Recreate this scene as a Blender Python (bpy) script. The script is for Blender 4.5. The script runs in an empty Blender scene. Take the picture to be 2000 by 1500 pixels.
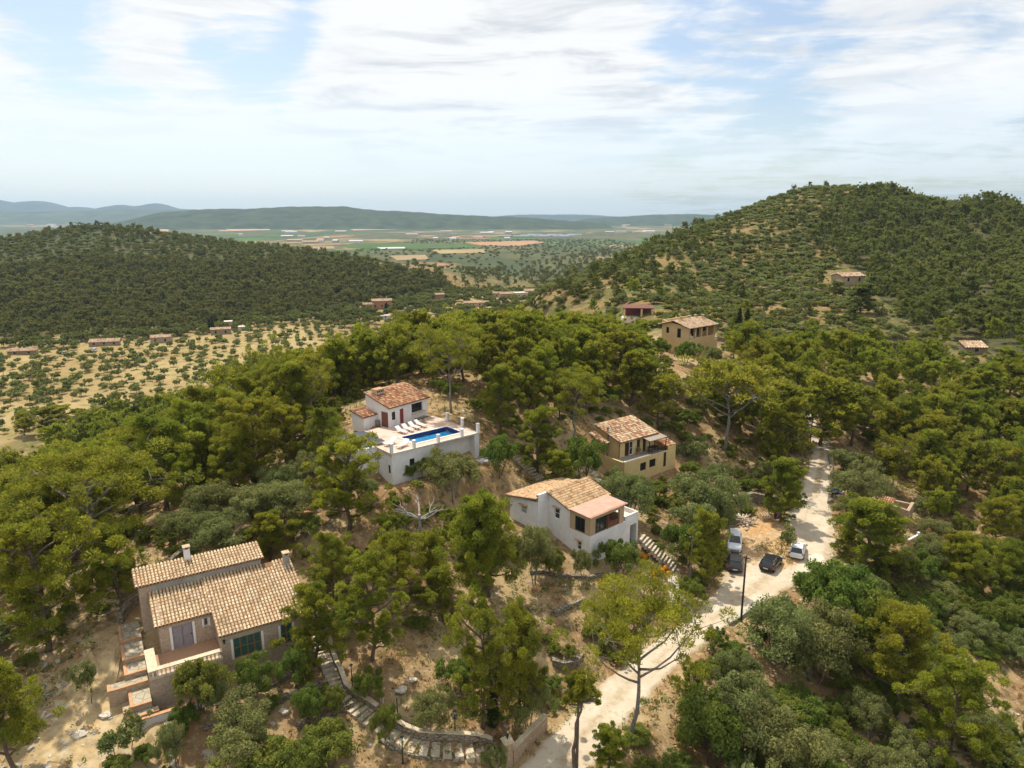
import bpy, math, random
import numpy as np
from mathutils import Vector, Matrix
R = math.radians
scn = bpy.context.scene
COL = scn.collection
# ------------------------------------------------------------------ camera
CAMZ = 41.0; PITCH = 13.3; FPX = 1388.0
cam = bpy.data.cameras.new('camera'); camo = bpy.data.objects.new('camera', cam); COL.objects.link(camo)
cam.sensor_width = 36.0; cam.lens = 36.0 * FPX / 2000.0; cam.clip_start = 0.5; cam.clip_end = 60000
camo.location = (0, 0, CAMZ); camo.rotation_euler = (R(90 - PITCH), 0, 0)
scn.camera = camo
# ------------------------------------------------------------------ light
SUN_EL, SUN_AZ = 61.0, -32.0        # azimuth from +Y (away from the camera), negative = left
scn.view_settings.view_transform = 'Standard'; scn.view_settings.look = 'None'
scn.view_settings.gamma = 1; scn.view_settings.use_curve_mapping = False
scn.view_settings.exposure = 0.52
sun = bpy.data.lights.new('sun', 'SUN'); suno = bpy.data.objects.new('sun', sun); COL.objects.link(suno)
sun.energy = 3.7; sun.angle = R(1.0); sun.color = (1.0, 0.93, 0.80)
sd = Vector((math.sin(R(SUN_AZ)) * math.cos(R(SUN_EL)), math.cos(R(SUN_AZ)) * math.cos(R(SUN_EL)), math.sin(R(SUN_EL))))
suno.rotation_euler = sd.to_track_quat('Z', 'Y').to_euler(); suno.location = sd * 300
# node helpers
class NT:
    def __init__(s, nt): s.nt = nt; s.L = nt.links
    def n(s, t, **k):
        o = s.nt.nodes.new(t)
        for a, b in k.items(): setattr(o, a, b)
        return o
    def put(s, sock, v):
        if v is None: return
        if isinstance(v, bpy.types.NodeSocket): s.L.new(v, sock)
        else: sock.default_value = v
    def math(s, op, a, b=None, c=None, clamp=False):
        o = s.n('ShaderNodeMath', operation=op, use_clamp=clamp)
        for i, v in enumerate((a, b, c)): s.put(o.inputs[i], v)
        return o.outputs[0]
    def vm(s, op, a, b=None):
        o = s.n('ShaderNodeVectorMath', operation=op); s.put(o.inputs[0], a); s.put(o.inputs[1], b)
        return o.outputs['Value'] if op in ('DOT_PRODUCT', 'LENGTH') else o.outputs[0]
    def mix(s, f, a, b, mode='MIX'):
        o = s.n('ShaderNodeMix', data_type='RGBA', blend_type=mode)
        s.put(o.inputs[0], f); s.put(o.inputs[6], a); s.put(o.inputs[7], b); return o.outputs[2]
    def ramp(s, f, lo, hi, a=0.0, b=1.0):
        o = s.n('ShaderNodeMapRange', interpolation_type='SMOOTHSTEP')
        s.put(o.inputs[0], f); o.inputs[1].default_value = lo; o.inputs[2].default_value = hi
        o.inputs[3].default_value = a; o.inputs[4].default_value = b; return o.outputs[0]
    def noise(s, vec, scale, detail=4, rough=0.55, dist=0.0, dim='3D'):
        o = s.n('ShaderNodeTexNoise', noise_dimensions=dim); s.put(o.inputs['Vector'], vec)
        o.inputs['Scale'].default_value = scale; o.inputs['Detail'].default_value = detail
        o.inputs['Roughness'].default_value = rough; o.inputs['Distortion'].default_value = dist
        return o.outputs[0]
    def scale(s, vec, xyz, loc=(0, 0, 0), rot=(0, 0, 0)):
        o = s.n('ShaderNodeMapping'); s.put(o.inputs[0], vec); o.inputs[1].default_value = loc
        o.inputs[2].default_value = rot; o.inputs[3].default_value = xyz; return o.outputs[0]
def c4(r, g=None, b=None):
    if g is None: r, g, b = r
    return (r, g, b, 1.0)
def pxdir(px, py):
    u, v = (px - 1000) / FPX, (py - 750) / FPX
    c, s = math.cos(R(PITCH)), math.sin(R(PITCH))
    return Vector((u, c - v * s, -(s + v * c)))
# ------------------------------------------------------------------ world: Nishita sky under a broken bright cloud deck
world = bpy.data.worlds.new('World'); scn.world = world; world.use_nodes = True
w = NT(world.node_tree); world.node_tree.nodes.clear()
out = w.n('ShaderNodeOutputWorld')
sky = w.n('ShaderNodeTexSky', sky_type='NISHITA'); sky.sun_disc = False
sky.sun_elevation = R(SUN_EL); sky.sun_rotation = R(SUN_AZ); sky.altitude = 100; sky.dust_density = 1.6; sky.air_density = 1.0
bg = w.n('ShaderNodeBackground'); bg.inputs[1].default_value = 0.105
w.put(bg.inputs[0], sky.outputs[0])
d = w.vm('NORMALIZE', w.n('ShaderNodeTexCoord').outputs['Generated'])
sep = w.n('ShaderNodeSeparateXYZ'); w.put(sep.inputs[0], d)
zz = w.math('ADD', w.math('MAXIMUM', sep.outputs[2], 0.0), 0.07)
cmb = w.n('ShaderNodeCombineXYZ')
w.put(cmb.inputs[0], w.math('DIVIDE', sep.outputs[0], zz)); w.put(cmb.inputs[1], w.math('DIVIDE', sep.outputs[1], zz))
P = cmb.outputs[0]
warp = w.n('ShaderNodeTexNoise'); w.put(warp.inputs['Vector'], P); warp.inputs['Scale'].default_value = 0.8; warp.inputs['Detail'].default_value = 3
Pw = w.vm('ADD', P, w.vm('MULTIPLY', w.vm('SUBTRACT', warp.outputs['Color'], (.5, .5, .5)), (.9, .9, 0)))
n1 = w.noise(w.scale(Pw, (1.0, 0.55, 1), loc=(1.3, .4, 0), rot=(0, 0, R(38))), 1.25, 11, 0.62)
n2 = w.noise(w.scale(Pw, (0.7, 2.6, 1), loc=(3.1, 1.7, 0), rot=(0, 0, R(-30))), 1.5, 11, 0.66)
n3 = w.noise(w.scale(d, (7, 7, 26), loc=(2.2, 4.4, 1)), 1.0, 9, 0.62, .4)
dens = w.math('ADD', w.math('MULTIPLY', n1, 0.38), w.math('MULTIPLY', n2, 0.28))
dens = w.math('ADD', dens, w.math('MULTIPLY', n3, 0.34))
def blob(px, py, r0, r1, amt):      # a gap in (or a thickening of) the deck in one direction of the sky
    global dens
    v = pxdir(px, py).normalized()
    o = w.vm('DOT_PRODUCT', d, tuple(v))
    dens = w.math('ADD', dens, w.ramp(o, math.cos(r1), math.cos(r0), 0.0, amt))
GAPS = [(330, 0, .0, .22, -.22), (110, 30, .0, .14, -.14), (600, 30, .0, .16, -.12), (1450, 10, .0, .14, -.10), (1400, 150, .0, .20, -.11),
        (1750, 165, .0, .26, -.11), (860, 105, .0, .10, -.07), (1180, 330, .0, .12, -.05), (820, 60, .0, .24, .06), (1080, 90, .0, .34, .11), (480, 150, .0, .30, .10), (1720, 60, .0, .28, .13),
        (470, 15, .0, .075, .17), (255, 45, .0, .075, .15), (900, 280, .0, .30, .08), (150, 180, .0, .26, .09)]
for g in GAPS: blob(*g)
cov = w.ramp(dens, 0.385, 0.515, 0.10, 1.0)
low = w.ramp(sep.outputs[2], 0.02, 0.17)          # the deck thins out to pale milky air near the horizon
cov = w.math('MULTIPLY', cov, w.math('ADD', w.math('MULTIPLY', low, 0.50), 0.50))
n4 = w.noise(w.scale(d, (5, 5, 34), loc=(5.5, 8.1, 0)), 1.0, 8, 0.6, .5)
base_ = w.ramp(n4, 0.46, 0.66)
gv = pxdir(1130, 265).normalized(); band = w.ramp(w.vm('DOT_PRODUCT', w.vm('NORMALIZE', w.vm('MULTIPLY', d, (1.0, 1.0, 2.3))), tuple(Vector((gv.x, gv.y, gv.z * 2.3)).normalized())), math.cos(.42), math.cos(.03), 0.40, 1.0)
ccol = w.mix(w.math('MULTIPLY', base_, band), c4(0.95, 0.955, 0.96), c4(0.58, 0.63, 0.69))
ccol = w.mix(w.ramp(sep.outputs[2], 0.0, 0.20), c4(.95, 1.04, 1.13), ccol)
bgc = w.n('ShaderNodeBackground'); w.put(bgc.inputs[0], ccol); bgc.inputs[1].default_value = 0.74
mixs = w.n('ShaderNodeMixShader'); w.put(mixs.inputs[0], cov)
w.L.new(bg.outputs[0], mixs.inputs[1]); w.L.new(bgc.outputs[0], mixs.inputs[2]); w.L.new(mixs.outputs[0], out.inputs[0])
scn.cycles.use_denoising = True
scn.cycles.max_bounces = 8; scn.cycles.diffuse_bounces = 5; scn.cycles.glossy_bounces = 3
scn.cycles.transmission_bounces = 4; scn.cycles.transparent_max_bounces = 8; scn.cycles.volume_bounces = 0
scn.cycles.caustics_reflective = False; scn.cycles.caustics_refractive = False
scn.cycles.sample_clamp_indirect = 6.0

# ------------------------------------------------------------------ projection tools (a pixel of the 2000x1500 frame <-> a point of the ground)
_c, _s = math.cos(R(PITCH)), math.sin(R(PITCH))
def proj(x, y, z):
    dz = z - CAMZ; dep = y * _c - dz * _s; up = y * _s + dz * _c
    dep = np.where(np.abs(dep) < 1e-3, 1e-3, dep)
    return 1000 + FPX * x / dep, 750 - FPX * up / dep, dep
def atz(px, py, z):
    r = pxdir(px, py); t = (z - CAMZ) / r.z; return Vector((r.x * t, r.y * t, z))
def aty(px, py, y):
    r = pxdir(px, py); t = y / r.y; return Vector((r.x * t, y, CAMZ + r.z * t))
def inpoly(px, py, poly):
    px, py = np.asarray(px, float), np.asarray(py, float); ins = np.zeros(px.shape, bool)
    n = len(poly)
    for i in range(n):
        x0, y0 = poly[i][0], poly[i][1]; x1, y1 = poly[(i + 1) % n][0], poly[(i + 1) % n][1]
        cond = ((y0 > py) != (y1 > py))
        ins ^= cond & (px < (x1 - x0) * (py - y0) / ((y1 - y0) if y1 != y0 else 1e-9) + x0)
    return ins
def sstep(a, b, x):
    t = np.clip((x - a) / (b - a), 0, 1); return t * t * (3 - 2 * t)

# ------------------------------------------------------------------ mesh helpers
def tag(o, label=None, cat=None, group=None, kind=None):
    if label: o['label'] = label
    if cat: o['category'] = cat
    if group: o['group'] = group
    if kind: o['kind'] = kind
    return o
def empty(name, loc, rz=0.0, label=None, cat=None, group=None):
    o = bpy.data.objects.new(name, None); o.empty_display_size = 0.3; COL.objects.link(o)
    o.location = loc; o.rotation_euler = (0, 0, rz); return tag(o, label, cat, group)
def np_mesh(name, V, Fc, mats, tint=None, mi=None, smooth=False):
    """V (n,3); Fc (m,4) quads"""
    me = bpy.data.meshes.new(name); V = np.asarray(V, np.float32); Fc = np.asarray(Fc, np.int32)
    k = Fc.shape[1]
    me.vertices.add(len(V)); me.vertices.foreach_set('co', V.ravel())
    me.loops.add(Fc.size); me.loops.foreach_set('vertex_index', Fc.ravel())
    me.polygons.add(len(Fc)); me.polygons.foreach_set('loop_start', np.arange(len(Fc), dtype=np.int32) * k)
    try: me.polygons.foreach_set('loop_total', np.full(len(Fc), k, np.int32))
    except Exception: pass
    for m in (mats if isinstance(mats, (list, tuple)) else [mats]): me.materials.append(m)
    if mi is not None: me.polygons.foreach_set('material_index', np.asarray(mi, np.int32))
    me.polygons.foreach_set('use_smooth', np.full(len(Fc), bool(smooth)))
    if tint is not None:
        a = me.attributes.new('tint', 'FLOAT_COLOR', 'FACE'); t = np.ones((len(Fc), 4), np.float32); t[:, :3] = tint
        a.data.foreach_set('color', t.ravel())
    me.update(calc_edges=True); return me
class MB:
    def __init__(s): s.v = []; s.f = []; s.t = []
    def quad(s, a, b, c, d_, t=None):
        i = len(s.v); s.v += [tuple(a), tuple(b), tuple(c), tuple(d_)]; s.f.append((i, i + 1, i + 2, i + 3)); s.t.append(t)
    def poly(s, pts, t=None):
        i = len(s.v); s.v += [tuple(p) for p in pts]; s.f.append(tuple(range(i, i + len(pts)))); s.t.append(t)
    def box(s, x0, x1, y0, y1, z0, z1, t=None):
        i = len(s.v)
        s.v += [(x0, y0, z0), (x1, y0, z0), (x1, y1, z0), (x0, y1, z0), (x0, y0, z1), (x1, y0, z1), (x1, y1, z1), (x0, y1, z1)]
        for q in ((3, 2, 1, 0), (4, 5, 6, 7), (0, 1, 5, 4), (1, 2, 6, 5), (2, 3, 7, 6), (3, 0, 4, 7)):
            s.f.append(tuple(i + k for k in q)); s.t.append(t)
    def obox(s, c, ax, hx, hy, z0, z1, t=None):      # box turned about z; c=(x,y), ax = angle
        i = len(s.v); ca, sa = math.cos(ax), math.sin(ax)
        for z in (z0, z1):
            for a, b in ((-1, -1), (1, -1), (1, 1), (-1, 1)):
                s.v.append((c[0] + a * hx * ca - b * hy * sa, c[1] + a * hx * sa + b * hy * ca, z))
        for q in ((3, 2, 1, 0), (4, 5, 6, 7), (0, 1, 5, 4), (1, 2, 6, 5), (2, 3, 7, 6), (3, 0, 4, 7)):
            s.f.append(tuple(i + k for k in q)); s.t.append(t)
    def prism(s, pts, z0, z1, t=None):
        """pts ccw; z0/z1 numbers or lists"""
        n = len(pts); i = len(s.v)
        a = z0 if isinstance(z0, (list, tuple)) else [z0] * n; b = z1 if isinstance(z1, (list, tuple)) else [z1] * n
        s.v += [(p[0], p[1], q) for p, q in zip(pts, a)] + [(p[0], p[1], q) for p, q in zip(pts, b)]
        s.f.append(tuple(i + k for k in reversed(range(n)))); s.f.append(tuple(i + n + k for k in range(n))); s.t += [t, t]
        for k in range(n):
            j = (k + 1) % n; s.f.append((i + k, i + j, i + n + j, i + n + k)); s.t.append(t)
    def tube(s, pts, rad, n=6, cap=True, t=None):
        pts = [Vector(p) for p in pts]
        if not isinstance(rad, (list, tuple)): rad = [rad] * len(pts)
        rings = []
        for k, p in enumerate(pts):
            dv = (pts[min(k + 1, len(pts) - 1)] - pts[max(k - 1, 0)])
            dv = dv.normalized() if dv.length > 1e-9 else Vector((0, 0, 1))
            a = dv.orthogonal().normalized() if abs(dv.z) < 0.95 else (Vector((1, 0, 0)) - dv * dv.x).normalized()
            b = dv.cross(a); i = len(s.v)
            for q in range(n):
                an = 2 * math.pi * q / n; s.v.append(tuple(p + (a * math.cos(an) + b * math.sin(an)) * rad[k]))
            rings.append(i)
        for k in range(len(pts) - 1):
            for q in range(n):
                r = (q + 1) % n; s.f.append((rings[k] + q, rings[k] + r, rings[k + 1] + r, rings[k + 1] + q)); s.t.append(t)
        if cap:
            s.f.append(tuple(rings[0] + q for q in reversed(range(n)))); s.f.append(tuple(rings[-1] + q for q in range(n))); s.t += [t, t]
    def mesh(s, name, mat, smooth=False):
        me = bpy.data.meshes.new(name); me.from_pydata(s.v, [], s.f); me.materials.append(mat)
        if any(t is not None for t in s.t):
            a = me.attributes.new('tint', 'FLOAT_COLOR', 'FACE')
            a.data.foreach_set('color', np.array([(*(t or (1, 1, 1)), 1.0) for t in s.t], np.float32).ravel())
        if smooth: me.polygons.foreach_set('use_smooth', np.full(len(s.f), True))
        me.update(); return me
    def build(s, name, mat, parent=None, smooth=False, bevel=0.0):
        o = bpy.data.objects.new(name, s.mesh(name, mat, smooth)); COL.objects.link(o); o.parent = parent
        if bevel:
            m = o.modifiers.new('bevel', 'BEVEL'); m.width = bevel; m.segments = 2; m.limit_method = 'ANGLE'
        return o
def link(name, me, parent=None, loc=None):
    o = bpy.data.objects.new(name, me); COL.objects.link(o); o.parent = parent
    if loc is not None: o.location = loc
    return o
# ------------------------------------------------------------------ materials
M = {}
def mat(name, col, rough=0.85, var=0.12, scale=3.0, tint=False, bump=0.0, metal=0.0, spec=0.3, dirt=None, dirt_scale=0.6, dirt_amt=0.5, coat=0.0):
    m = bpy.data.materials.new(name); m.use_nodes = True; t = NT(m.node_tree)
    b = m.node_tree.nodes['Principled BSDF']; b.inputs['Roughness'].default_value = rough; b.inputs['Metallic'].default_value = metal
    b.inputs['Specular IOR Level'].default_value = spec; b.inputs['Coat Weight'].default_value = coat
    g = t.n('ShaderNodeNewGeometry'); pos = g.outputs['Position']
    base = c4(col)
    if tint:
        a = t.n('ShaderNodeAttribute', attribute_name='tint'); base = t.mix(1.0, base, a.outputs['Color'], 'MULTIPLY')
    nz = t.noise(pos, scale, 5, 0.6)
    k = t.ramp(nz, 0.3, 0.7, 1 - var, 1 + var)
    base = t.mix(1.0, base, k, 'MULTIPLY')
    if dirt:
        base = t.mix(t.ramp(t.noise(t.scale(pos, (1, 1, 0.45)), dirt_scale, 6, 0.65), 0.48, 0.72, 0, dirt_amt), base, c4(dirt))
    t.put(b.inputs['Base Color'], base)
    if bump:
        bp = t.n('ShaderNodeBump'); bp.inputs['Strength'].default_value = bump; bp.inputs['Distance'].default_value = 0.05
        t.put(bp.inputs['Height'], t.noise(pos, scale * 2.2, 5)); t.put(b.inputs['Normal'], bp.outputs[0])
    M[name] = m; return m
mat('white_plaster', (0.72, 0.70, 0.68), 0.9, 0.05, 1.5, dirt=(0.42, 0.38, 0.33), dirt_scale=0.5, dirt_amt=0.30, bump=0.15)
mat('tan_plaster', (0.44, 0.31, 0.185), 0.9, 0.06, 1.2, dirt=(0.36, 0.26, 0.17), dirt_amt=0.4)
mat('yellow_plaster', (0.60, 0.45, 0.21), 0.9, 0.07, 1.0, dirt=(0.36, 0.28, 0.15), dirt_scale=0.5, dirt_amt=0.5)
mat('ochre_plaster', (0.58, 0.42, 0.21), 0.9, 0.05, 1.0, dirt=(0.42, 0.31, 0.17), dirt_amt=0.4)
mat('cream_stone', (0.56, 0.47, 0.33), 0.9, 0.12, 3, dirt=(0.40, 0.26, 0.14), dirt_scale=0.8)
mat('grey_plaster', (0.33, 0.31, 0.27), 0.9, 0.14, 1.5, dirt=(0.2, 0.18, 0.15))
mat('tile', (1, 1, 1), 0.9, 0.10, 6, tint=True, bump=0.25, dirt=(0.17, 0.125, 0.085), dirt_scale=1.7, dirt_amt=0.62)
mat('roof_gutter', (0.20, 0.115, 0.060), 0.95, 0.2, 3)
mat('pink_sheet', (0.50, 0.30, 0.225), 0.85, 0.08, 1.0, dirt=(0.36, 0.21, 0.16), dirt_scale=0.7)
mat('terracotta_floor', (0.40, 0.235, 0.135), 0.8, 0.1, 4, dirt=(0.30, 0.2, 0.13))
mat('terracotta_edge', (0.50, 0.27, 0.14), 0.85, 0.15, 3)
mat('deck_paving', (0.56, 0.42, 0.34), 0.85, 0.10, 2.5, dirt=(0.40, 0.25, 0.19), dirt_scale=0.5, dirt_amt=0.75)
mat('pale_coping', (0.66, 0.56, 0.47), 0.8, 0.06, 2.0)
mat('grey_deck', (0.26, 0.23, 0.19), 0.85, 0.2, 4)
mat('dark_wood', (0.035, 0.020, 0.014), 0.7, 0.2, 5)
mat('red_door', (0.22, 0.04, 0.032), 0.7, 0.15, 5)
mat('brown_door', (0.17, 0.062, 0.040), 0.75, 0.2, 4)
mat('orange_wood', (0.28, 0.13, 0.045), 0.6, 0.2, 5)
mat('lilac_shutter', (0.26, 0.235, 0.25), 0.7, 0.1, 4)
mat('dark_interior', (0.02, 0.017, 0.014), 0.9, 0.1, 4)
mat('glass', (0.018, 0.024, 0.028), 0.08, 0.1, 2, spec=0.6)
mat('green_glass', (0.035, 0.105, 0.085), 0.12, 0.2, 2, spec=0.6)
mat('pale_glass', (0.30, 0.32, 0.33), 0.2, 0.1, 2, spec=0.6)
mat('white_paint', (0.76, 0.75, 0.73), 0.6, 0.04, 3)
mat('dark_metal', (0.03, 0.028, 0.026), 0.55, 0.1, 5, metal=0.4)
mat('grey_metal', (0.28, 0.28, 0.28), 0.45, 0.08, 4, metal=0.5)
mat('reed_awning', (0.30, 0.25, 0.20), 0.9, 0.2, 8, bump=0.3)
mat('rust_roof', (0.17, 0.062, 0.05), 0.85, 0.15, 2)
mat('concrete', (0.40, 0.38, 0.34), 0.9, 0.15, 2, dirt=(0.22, 0.19, 0.15))
mat('pole_wood', (0.055, 0.04, 0.03), 0.85, 0.25, 6)
mat('bark', (0.125, 0.092, 0.066), 0.95, 0.3, 5, bump=0.4)
mat('grey_bark', (0.20, 0.175, 0.15), 0.95, 0.3, 5, bump=0.4)
mat('dead_wood', (0.31, 0.28, 0.25), 0.9, 0.2, 5)
mat('log_wood', (1, 1, 1), 0.9, 0.2, 6, tint=True)
mat('rock', (0.36, 0.32, 0.265), 0.95, 0.25, 2.5, tint=True, bump=0.5)
mat('step_stone', (0.47, 0.405, 0.295), 0.9, 0.2, 3, dirt=(0.27, 0.2, 0.12), dirt_scale=1.3)
mat('solar_cell', (0.045, 0.05, 0.062), 0.3, 0.1, 1, spec=0.35)
mat('tyre', (0.02, 0.02, 0.02), 0.9, 0.1, 8)
mat('rim', (0.35, 0.35, 0.36), 0.35, 0.05, 8, metal=0.8)
mat('car_white', (0.72, 0.73, 0.75), 0.35, 0.02, 2, coat=0.6)
mat('car_silver', (0.74, 0.76, 0.79), 0.35, 0.03, 2, metal=0.0, coat=0.6)
mat('car_black', (0.012, 0.012, 0.014), 0.32, 0.05, 2, coat=0.5)
mat('car_charcoal', (0.03, 0.032, 0.035), 0.35, 0.05, 2, coat=0.4)
mat('black_trim', (0.018, 0.018, 0.018), 0.6, 0.05, 4)
mat('red_lamp', (0.30, 0.015, 0.012), 0.25, 0.05, 4)
mat('clear_lamp', (0.62, 0.63, 0.64), 0.2, 0.05, 4)
mat('plate', (0.70, 0.70, 0.68), 0.5, 0.02, 4)
mat('blue_tarp', (0.015, 0.07, 0.30), 0.5, 0.3, 4, bump=0.5)
mat('purple_flower', (0.22, 0.02, 0.28), 0.8, 0.2, 5)
mat('iron_gate', (0.025, 0.035, 0.03), 0.6, 0.1, 5)
mat('coloured_walls', (1, 1, 1), 0.9, 0.08, 0.8, tint=True)

def masonry(name, a, b, mortar, sx, sz, bump=0.5):
    """rubble / ashlar: voronoi stones with mortar lines"""
    m = bpy.data.materials.new(name); m.use_nodes = True; t = NT(m.node_tree)
    bs = m.node_tree.nodes['Principled BSDF']; bs.inputs['Roughness'].default_value = 0.95; bs.inputs['Specular IOR Level'].default_value = 0.15
    pos = t.scale(t.n('ShaderNodeNewGeometry').outputs['Position'], (sx, sx, sz))
    v = t.n('ShaderNodeTexVoronoi', feature='F1'); t.put(v.inputs['Vector'], pos); v.inputs['Scale'].default_value = 1
    e = t.n('ShaderNodeTexVoronoi', feature='DISTANCE_TO_EDGE'); t.put(e.inputs['Vector'], pos); e.inputs['Scale'].default_value = 1
    sp = t.n('ShaderNodeSeparateColor'); t.put(sp.inputs[0], v.outputs['Color'])
    col = t.mix(sp.outputs[0], c4(a), c4(b))
    col = t.mix(t.ramp(t.noise(pos, 2.0, 4), .3, .7, 0, .4), col, c4([x * .6 for x in a]))
    f = t.ramp(e.outputs['Distance'], 0.02, 0.09)
    col = t.mix(f, c4(mortar), col)
    t.put(bs.inputs['Base Color'], col)
    bp = t.n('ShaderNodeBump'); bp.inputs['Strength'].default_value = bump; bp.inputs['Distance'].default_value = 0.04
    t.put(bp.inputs['Height'], f); t.put(bs.inputs['Normal'], bp.outputs[0])
    M[name] = m
masonry('house_stone', (0.46, 0.35, 0.245), (0.38, 0.29, 0.21), (0.48, 0.39, 0.30), 2.6, 4.2, 0.3)
masonry('dry_stone', (0.33, 0.275, 0.20), (0.22, 0.18, 0.13), (0.07, 0.055, 0.04), 2.4, 4.5, 0.8)
masonry('pale_masonry', (0.42, 0.30, 0.20), (0.50, 0.38, 0.26), (0.33, 0.25, 0.18), 1.8, 3.0, 0.3)
masonry('crazy_paving', (0.47, 0.41, 0.30), (0.41, 0.36, 0.27), (0.27, 0.225, 0.15), 1.5, 1.5, 0.3)

def leafmat(name, dark, light, hue=0.10, transl=0.28):
    m = bpy.data.materials.new(name); m.use_nodes = True; t = NT(m.node_tree); m.node_tree.nodes.clear()
    o = t.n('ShaderNodeOutputMaterial'); a = t.n('ShaderNodeAttribute', attribute_name='tint')
    sp = t.n('ShaderNodeSeparateColor'); t.put(sp.inputs[0], a.outputs['Color'])
    rnd = t.n('ShaderNodeObjectInfo').outputs['Random']
    f = t.math('ADD', t.math('MULTIPLY', sp.outputs[0], 0.80), t.math('MULTIPLY', rnd, 0.28), clamp=True)
    col = t.mix(f, c4(dark), c4(light))
    hs = t.n('ShaderNodeHueSaturation'); t.put(hs.inputs['Color'], col)
    t.put(hs.inputs['Hue'], t.math('ADD', 0.5 - hue * 0.18, t.math('MULTIPLY', t.math('FRACT', t.math('MULTIPLY', rnd, 7.31)), hue * 0.30)))
    t.put(hs.inputs['Value'], t.math('ADD', 0.80, t.math('MULTIPLY', sp.outputs[1], 0.40)))
    br = t.n('ShaderNodeMix', data_type='RGBA'); t.put(br.inputs[0], sp.outputs[2]); t.put(br.inputs[6], hs.outputs[0]); br.inputs[7].default_value = c4(0.15, 0.115, 0.075)
    df = t.n('ShaderNodeBsdfDiffuse'); tr = t.n('ShaderNodeBsdfTranslucent')
    t.put(df.inputs[0], br.outputs[2]); t.put(tr.inputs[0], br.outputs[2])
    mx = t.n('ShaderNodeMixShader'); mx.inputs[0].default_value = transl
    t.L.new(df.outputs[0], mx.inputs[1]); t.L.new(tr.outputs[0], mx.inputs[2]); t.L.new(mx.outputs[0], o.inputs[0])
    M[name] = m
leafmat('pine_needles', (0.155, 0.190, 0.028), (0.345, 0.350, 0.038), 0.10, .52)
leafmat('olive_leaves', (0.170, 0.198, 0.066), (0.280, 0.300, 0.105), 0.12, .46)
leafmat('shrub_leaves', (0.115, 0.168, 0.030), (0.245, 0.280, 0.056), 0.16, .46)
leafmat('almond_leaves', (0.150, 0.195, 0.055), (0.255, 0.270, 0.090), 0.14)
leafmat('cypress_leaves', (0.028, 0.042, 0.014), (0.060, 0.075, 0.022), 0.06)
leafmat('far_leaves', (0.108, 0.136, 0.038), (0.235, 0.245, 0.064), 0.18, .46)  # darker than near foliage: cloud shadow on distant woods put into the colour
leafmat('dry_grass', (0.30, 0.205, 0.075), (0.46, 0.34, 0.15), 0.06, 0.2)
leafmat('orange_petals', (0.62, 0.17, 0.012), (0.72, 0.34, 0.015), 0.05)
leafmat('green_lawn', (0.03, 0.10, 0.015), (0.06, 0.15, 0.02), 0.05)
# ------------------------------------------------------------------ the lie of the land
CT = []          # control points (x, y, z)
def cw(*pts): CT.extend(pts)
def cy(px, py, Y): CT.append(tuple(aty(px, py, Y)))
def cz(px, py, z): CT.append(tuple(atz(px, py, z)))
# track and parking place
cw((3, 47, -1.4), (9, 54, -.9), (16, 62, -.4), (22, 68.5, 0), (30, 78, 0), (36, 82, 0), (43, 90, .2), (46.5, 98, .6), (51, 108, 1.2), (55, 119, 2.0), (60, 132, 3.2),
   (-4, 36, -1.8), (-12, 24, -2), (66, 150, 4))
# garden and slope of the stone house
cw((-29, 50, 2.3), (-33, 55, 4.2), (-27, 62, 5.8), (-38, 58, 4.8), (-20, 51, 2.0), (-19, 60, 4.2), (-12, 50, 1.2), (-6, 50, 0.2), (-30, 44, 1.0), (-42, 46, 2.6), (-22, 42, -0.3), (-13, 42, -.8), (-4, 44, -1.0),
   (-9, 62, 3.6), (-2, 60, 1.8), (2, 66, 2.6), (-16, 70, 7.2), (-27, 72, 8.2), (-40, 72, 6.0), (6, 60, 0.6), (-34, 86, 9))
# white house, yellow house, pool terrace
cw((8, 70, 3.2), (14, 75, 2.9), (3, 76, 5.0), (0, 81, 6.2), (8, 84, 6.4), (15, 80, 3.8), (20, 76, .9), (19, 80, 2.0), (-6, 74, 5.6), (-12, 80, 9.6), (-4, 86, 10.2), (4, 92, 9.0),
   (16, 94, 3.4), (24, 100, 3.6), (13, 100, 6.2), (20, 106, 6.9), (28, 106, 4.2), (28, 92, 1.7), (33, 98, 1.5), (38, 96, 1.0), (30, 88, .6), (24, 86, 1.3), (44, 112, 2.4),
   (-16, 92, 13.2), (-8, 96, 13.6), (-20, 86, 12.4), (-20, 80, 10.2), (-24, 98, 13.2), (-6, 104, 15.0), (6, 106, 12.5))
# crest behind the pool and its far side
cw((-12, 116, 15.5), (2, 122, 14.8), (16, 126, 13.3), (30, 126, 10.5), (-26, 112, 13), (-40, 104, 8.5), (-8, 138, 12.5), (12, 142, 12), (28, 146, 11.5), (38, 152, 11.2), (46, 152, 10.5), (50, 140, 7.5),
   (-24, 138, 8), (-44, 130, 0), (-62, 98, -2), (-66, 76, -1.5), (-62, 58, 1.0), (-80, 110, -12), (-92, 140, -19.5), (-64, 150, -12), (-40, 168, -12), (-16, 168, 1), (6, 172, 4), (26, 176, 9),
   (0, 200, -9), (24, 205, 3), (-30, 205, -19), (0, 240, -18.5), (-70, 50, .5), (-95, 90, -12), (-120, 60, -14), (-90, 30, -4))
# almond orchards in the valley
for p in ((0, 865), (0, 740), (200, 820), (300, 700), (0, 680), (500, 690), (620, 650), (450, 640), (850, 590), (1000, 575), (700, 610)): cz(p[0], p[1], -22)
cw((-180, 160, -24), (-260, 260, -24), (-240, 190, -25))
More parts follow.
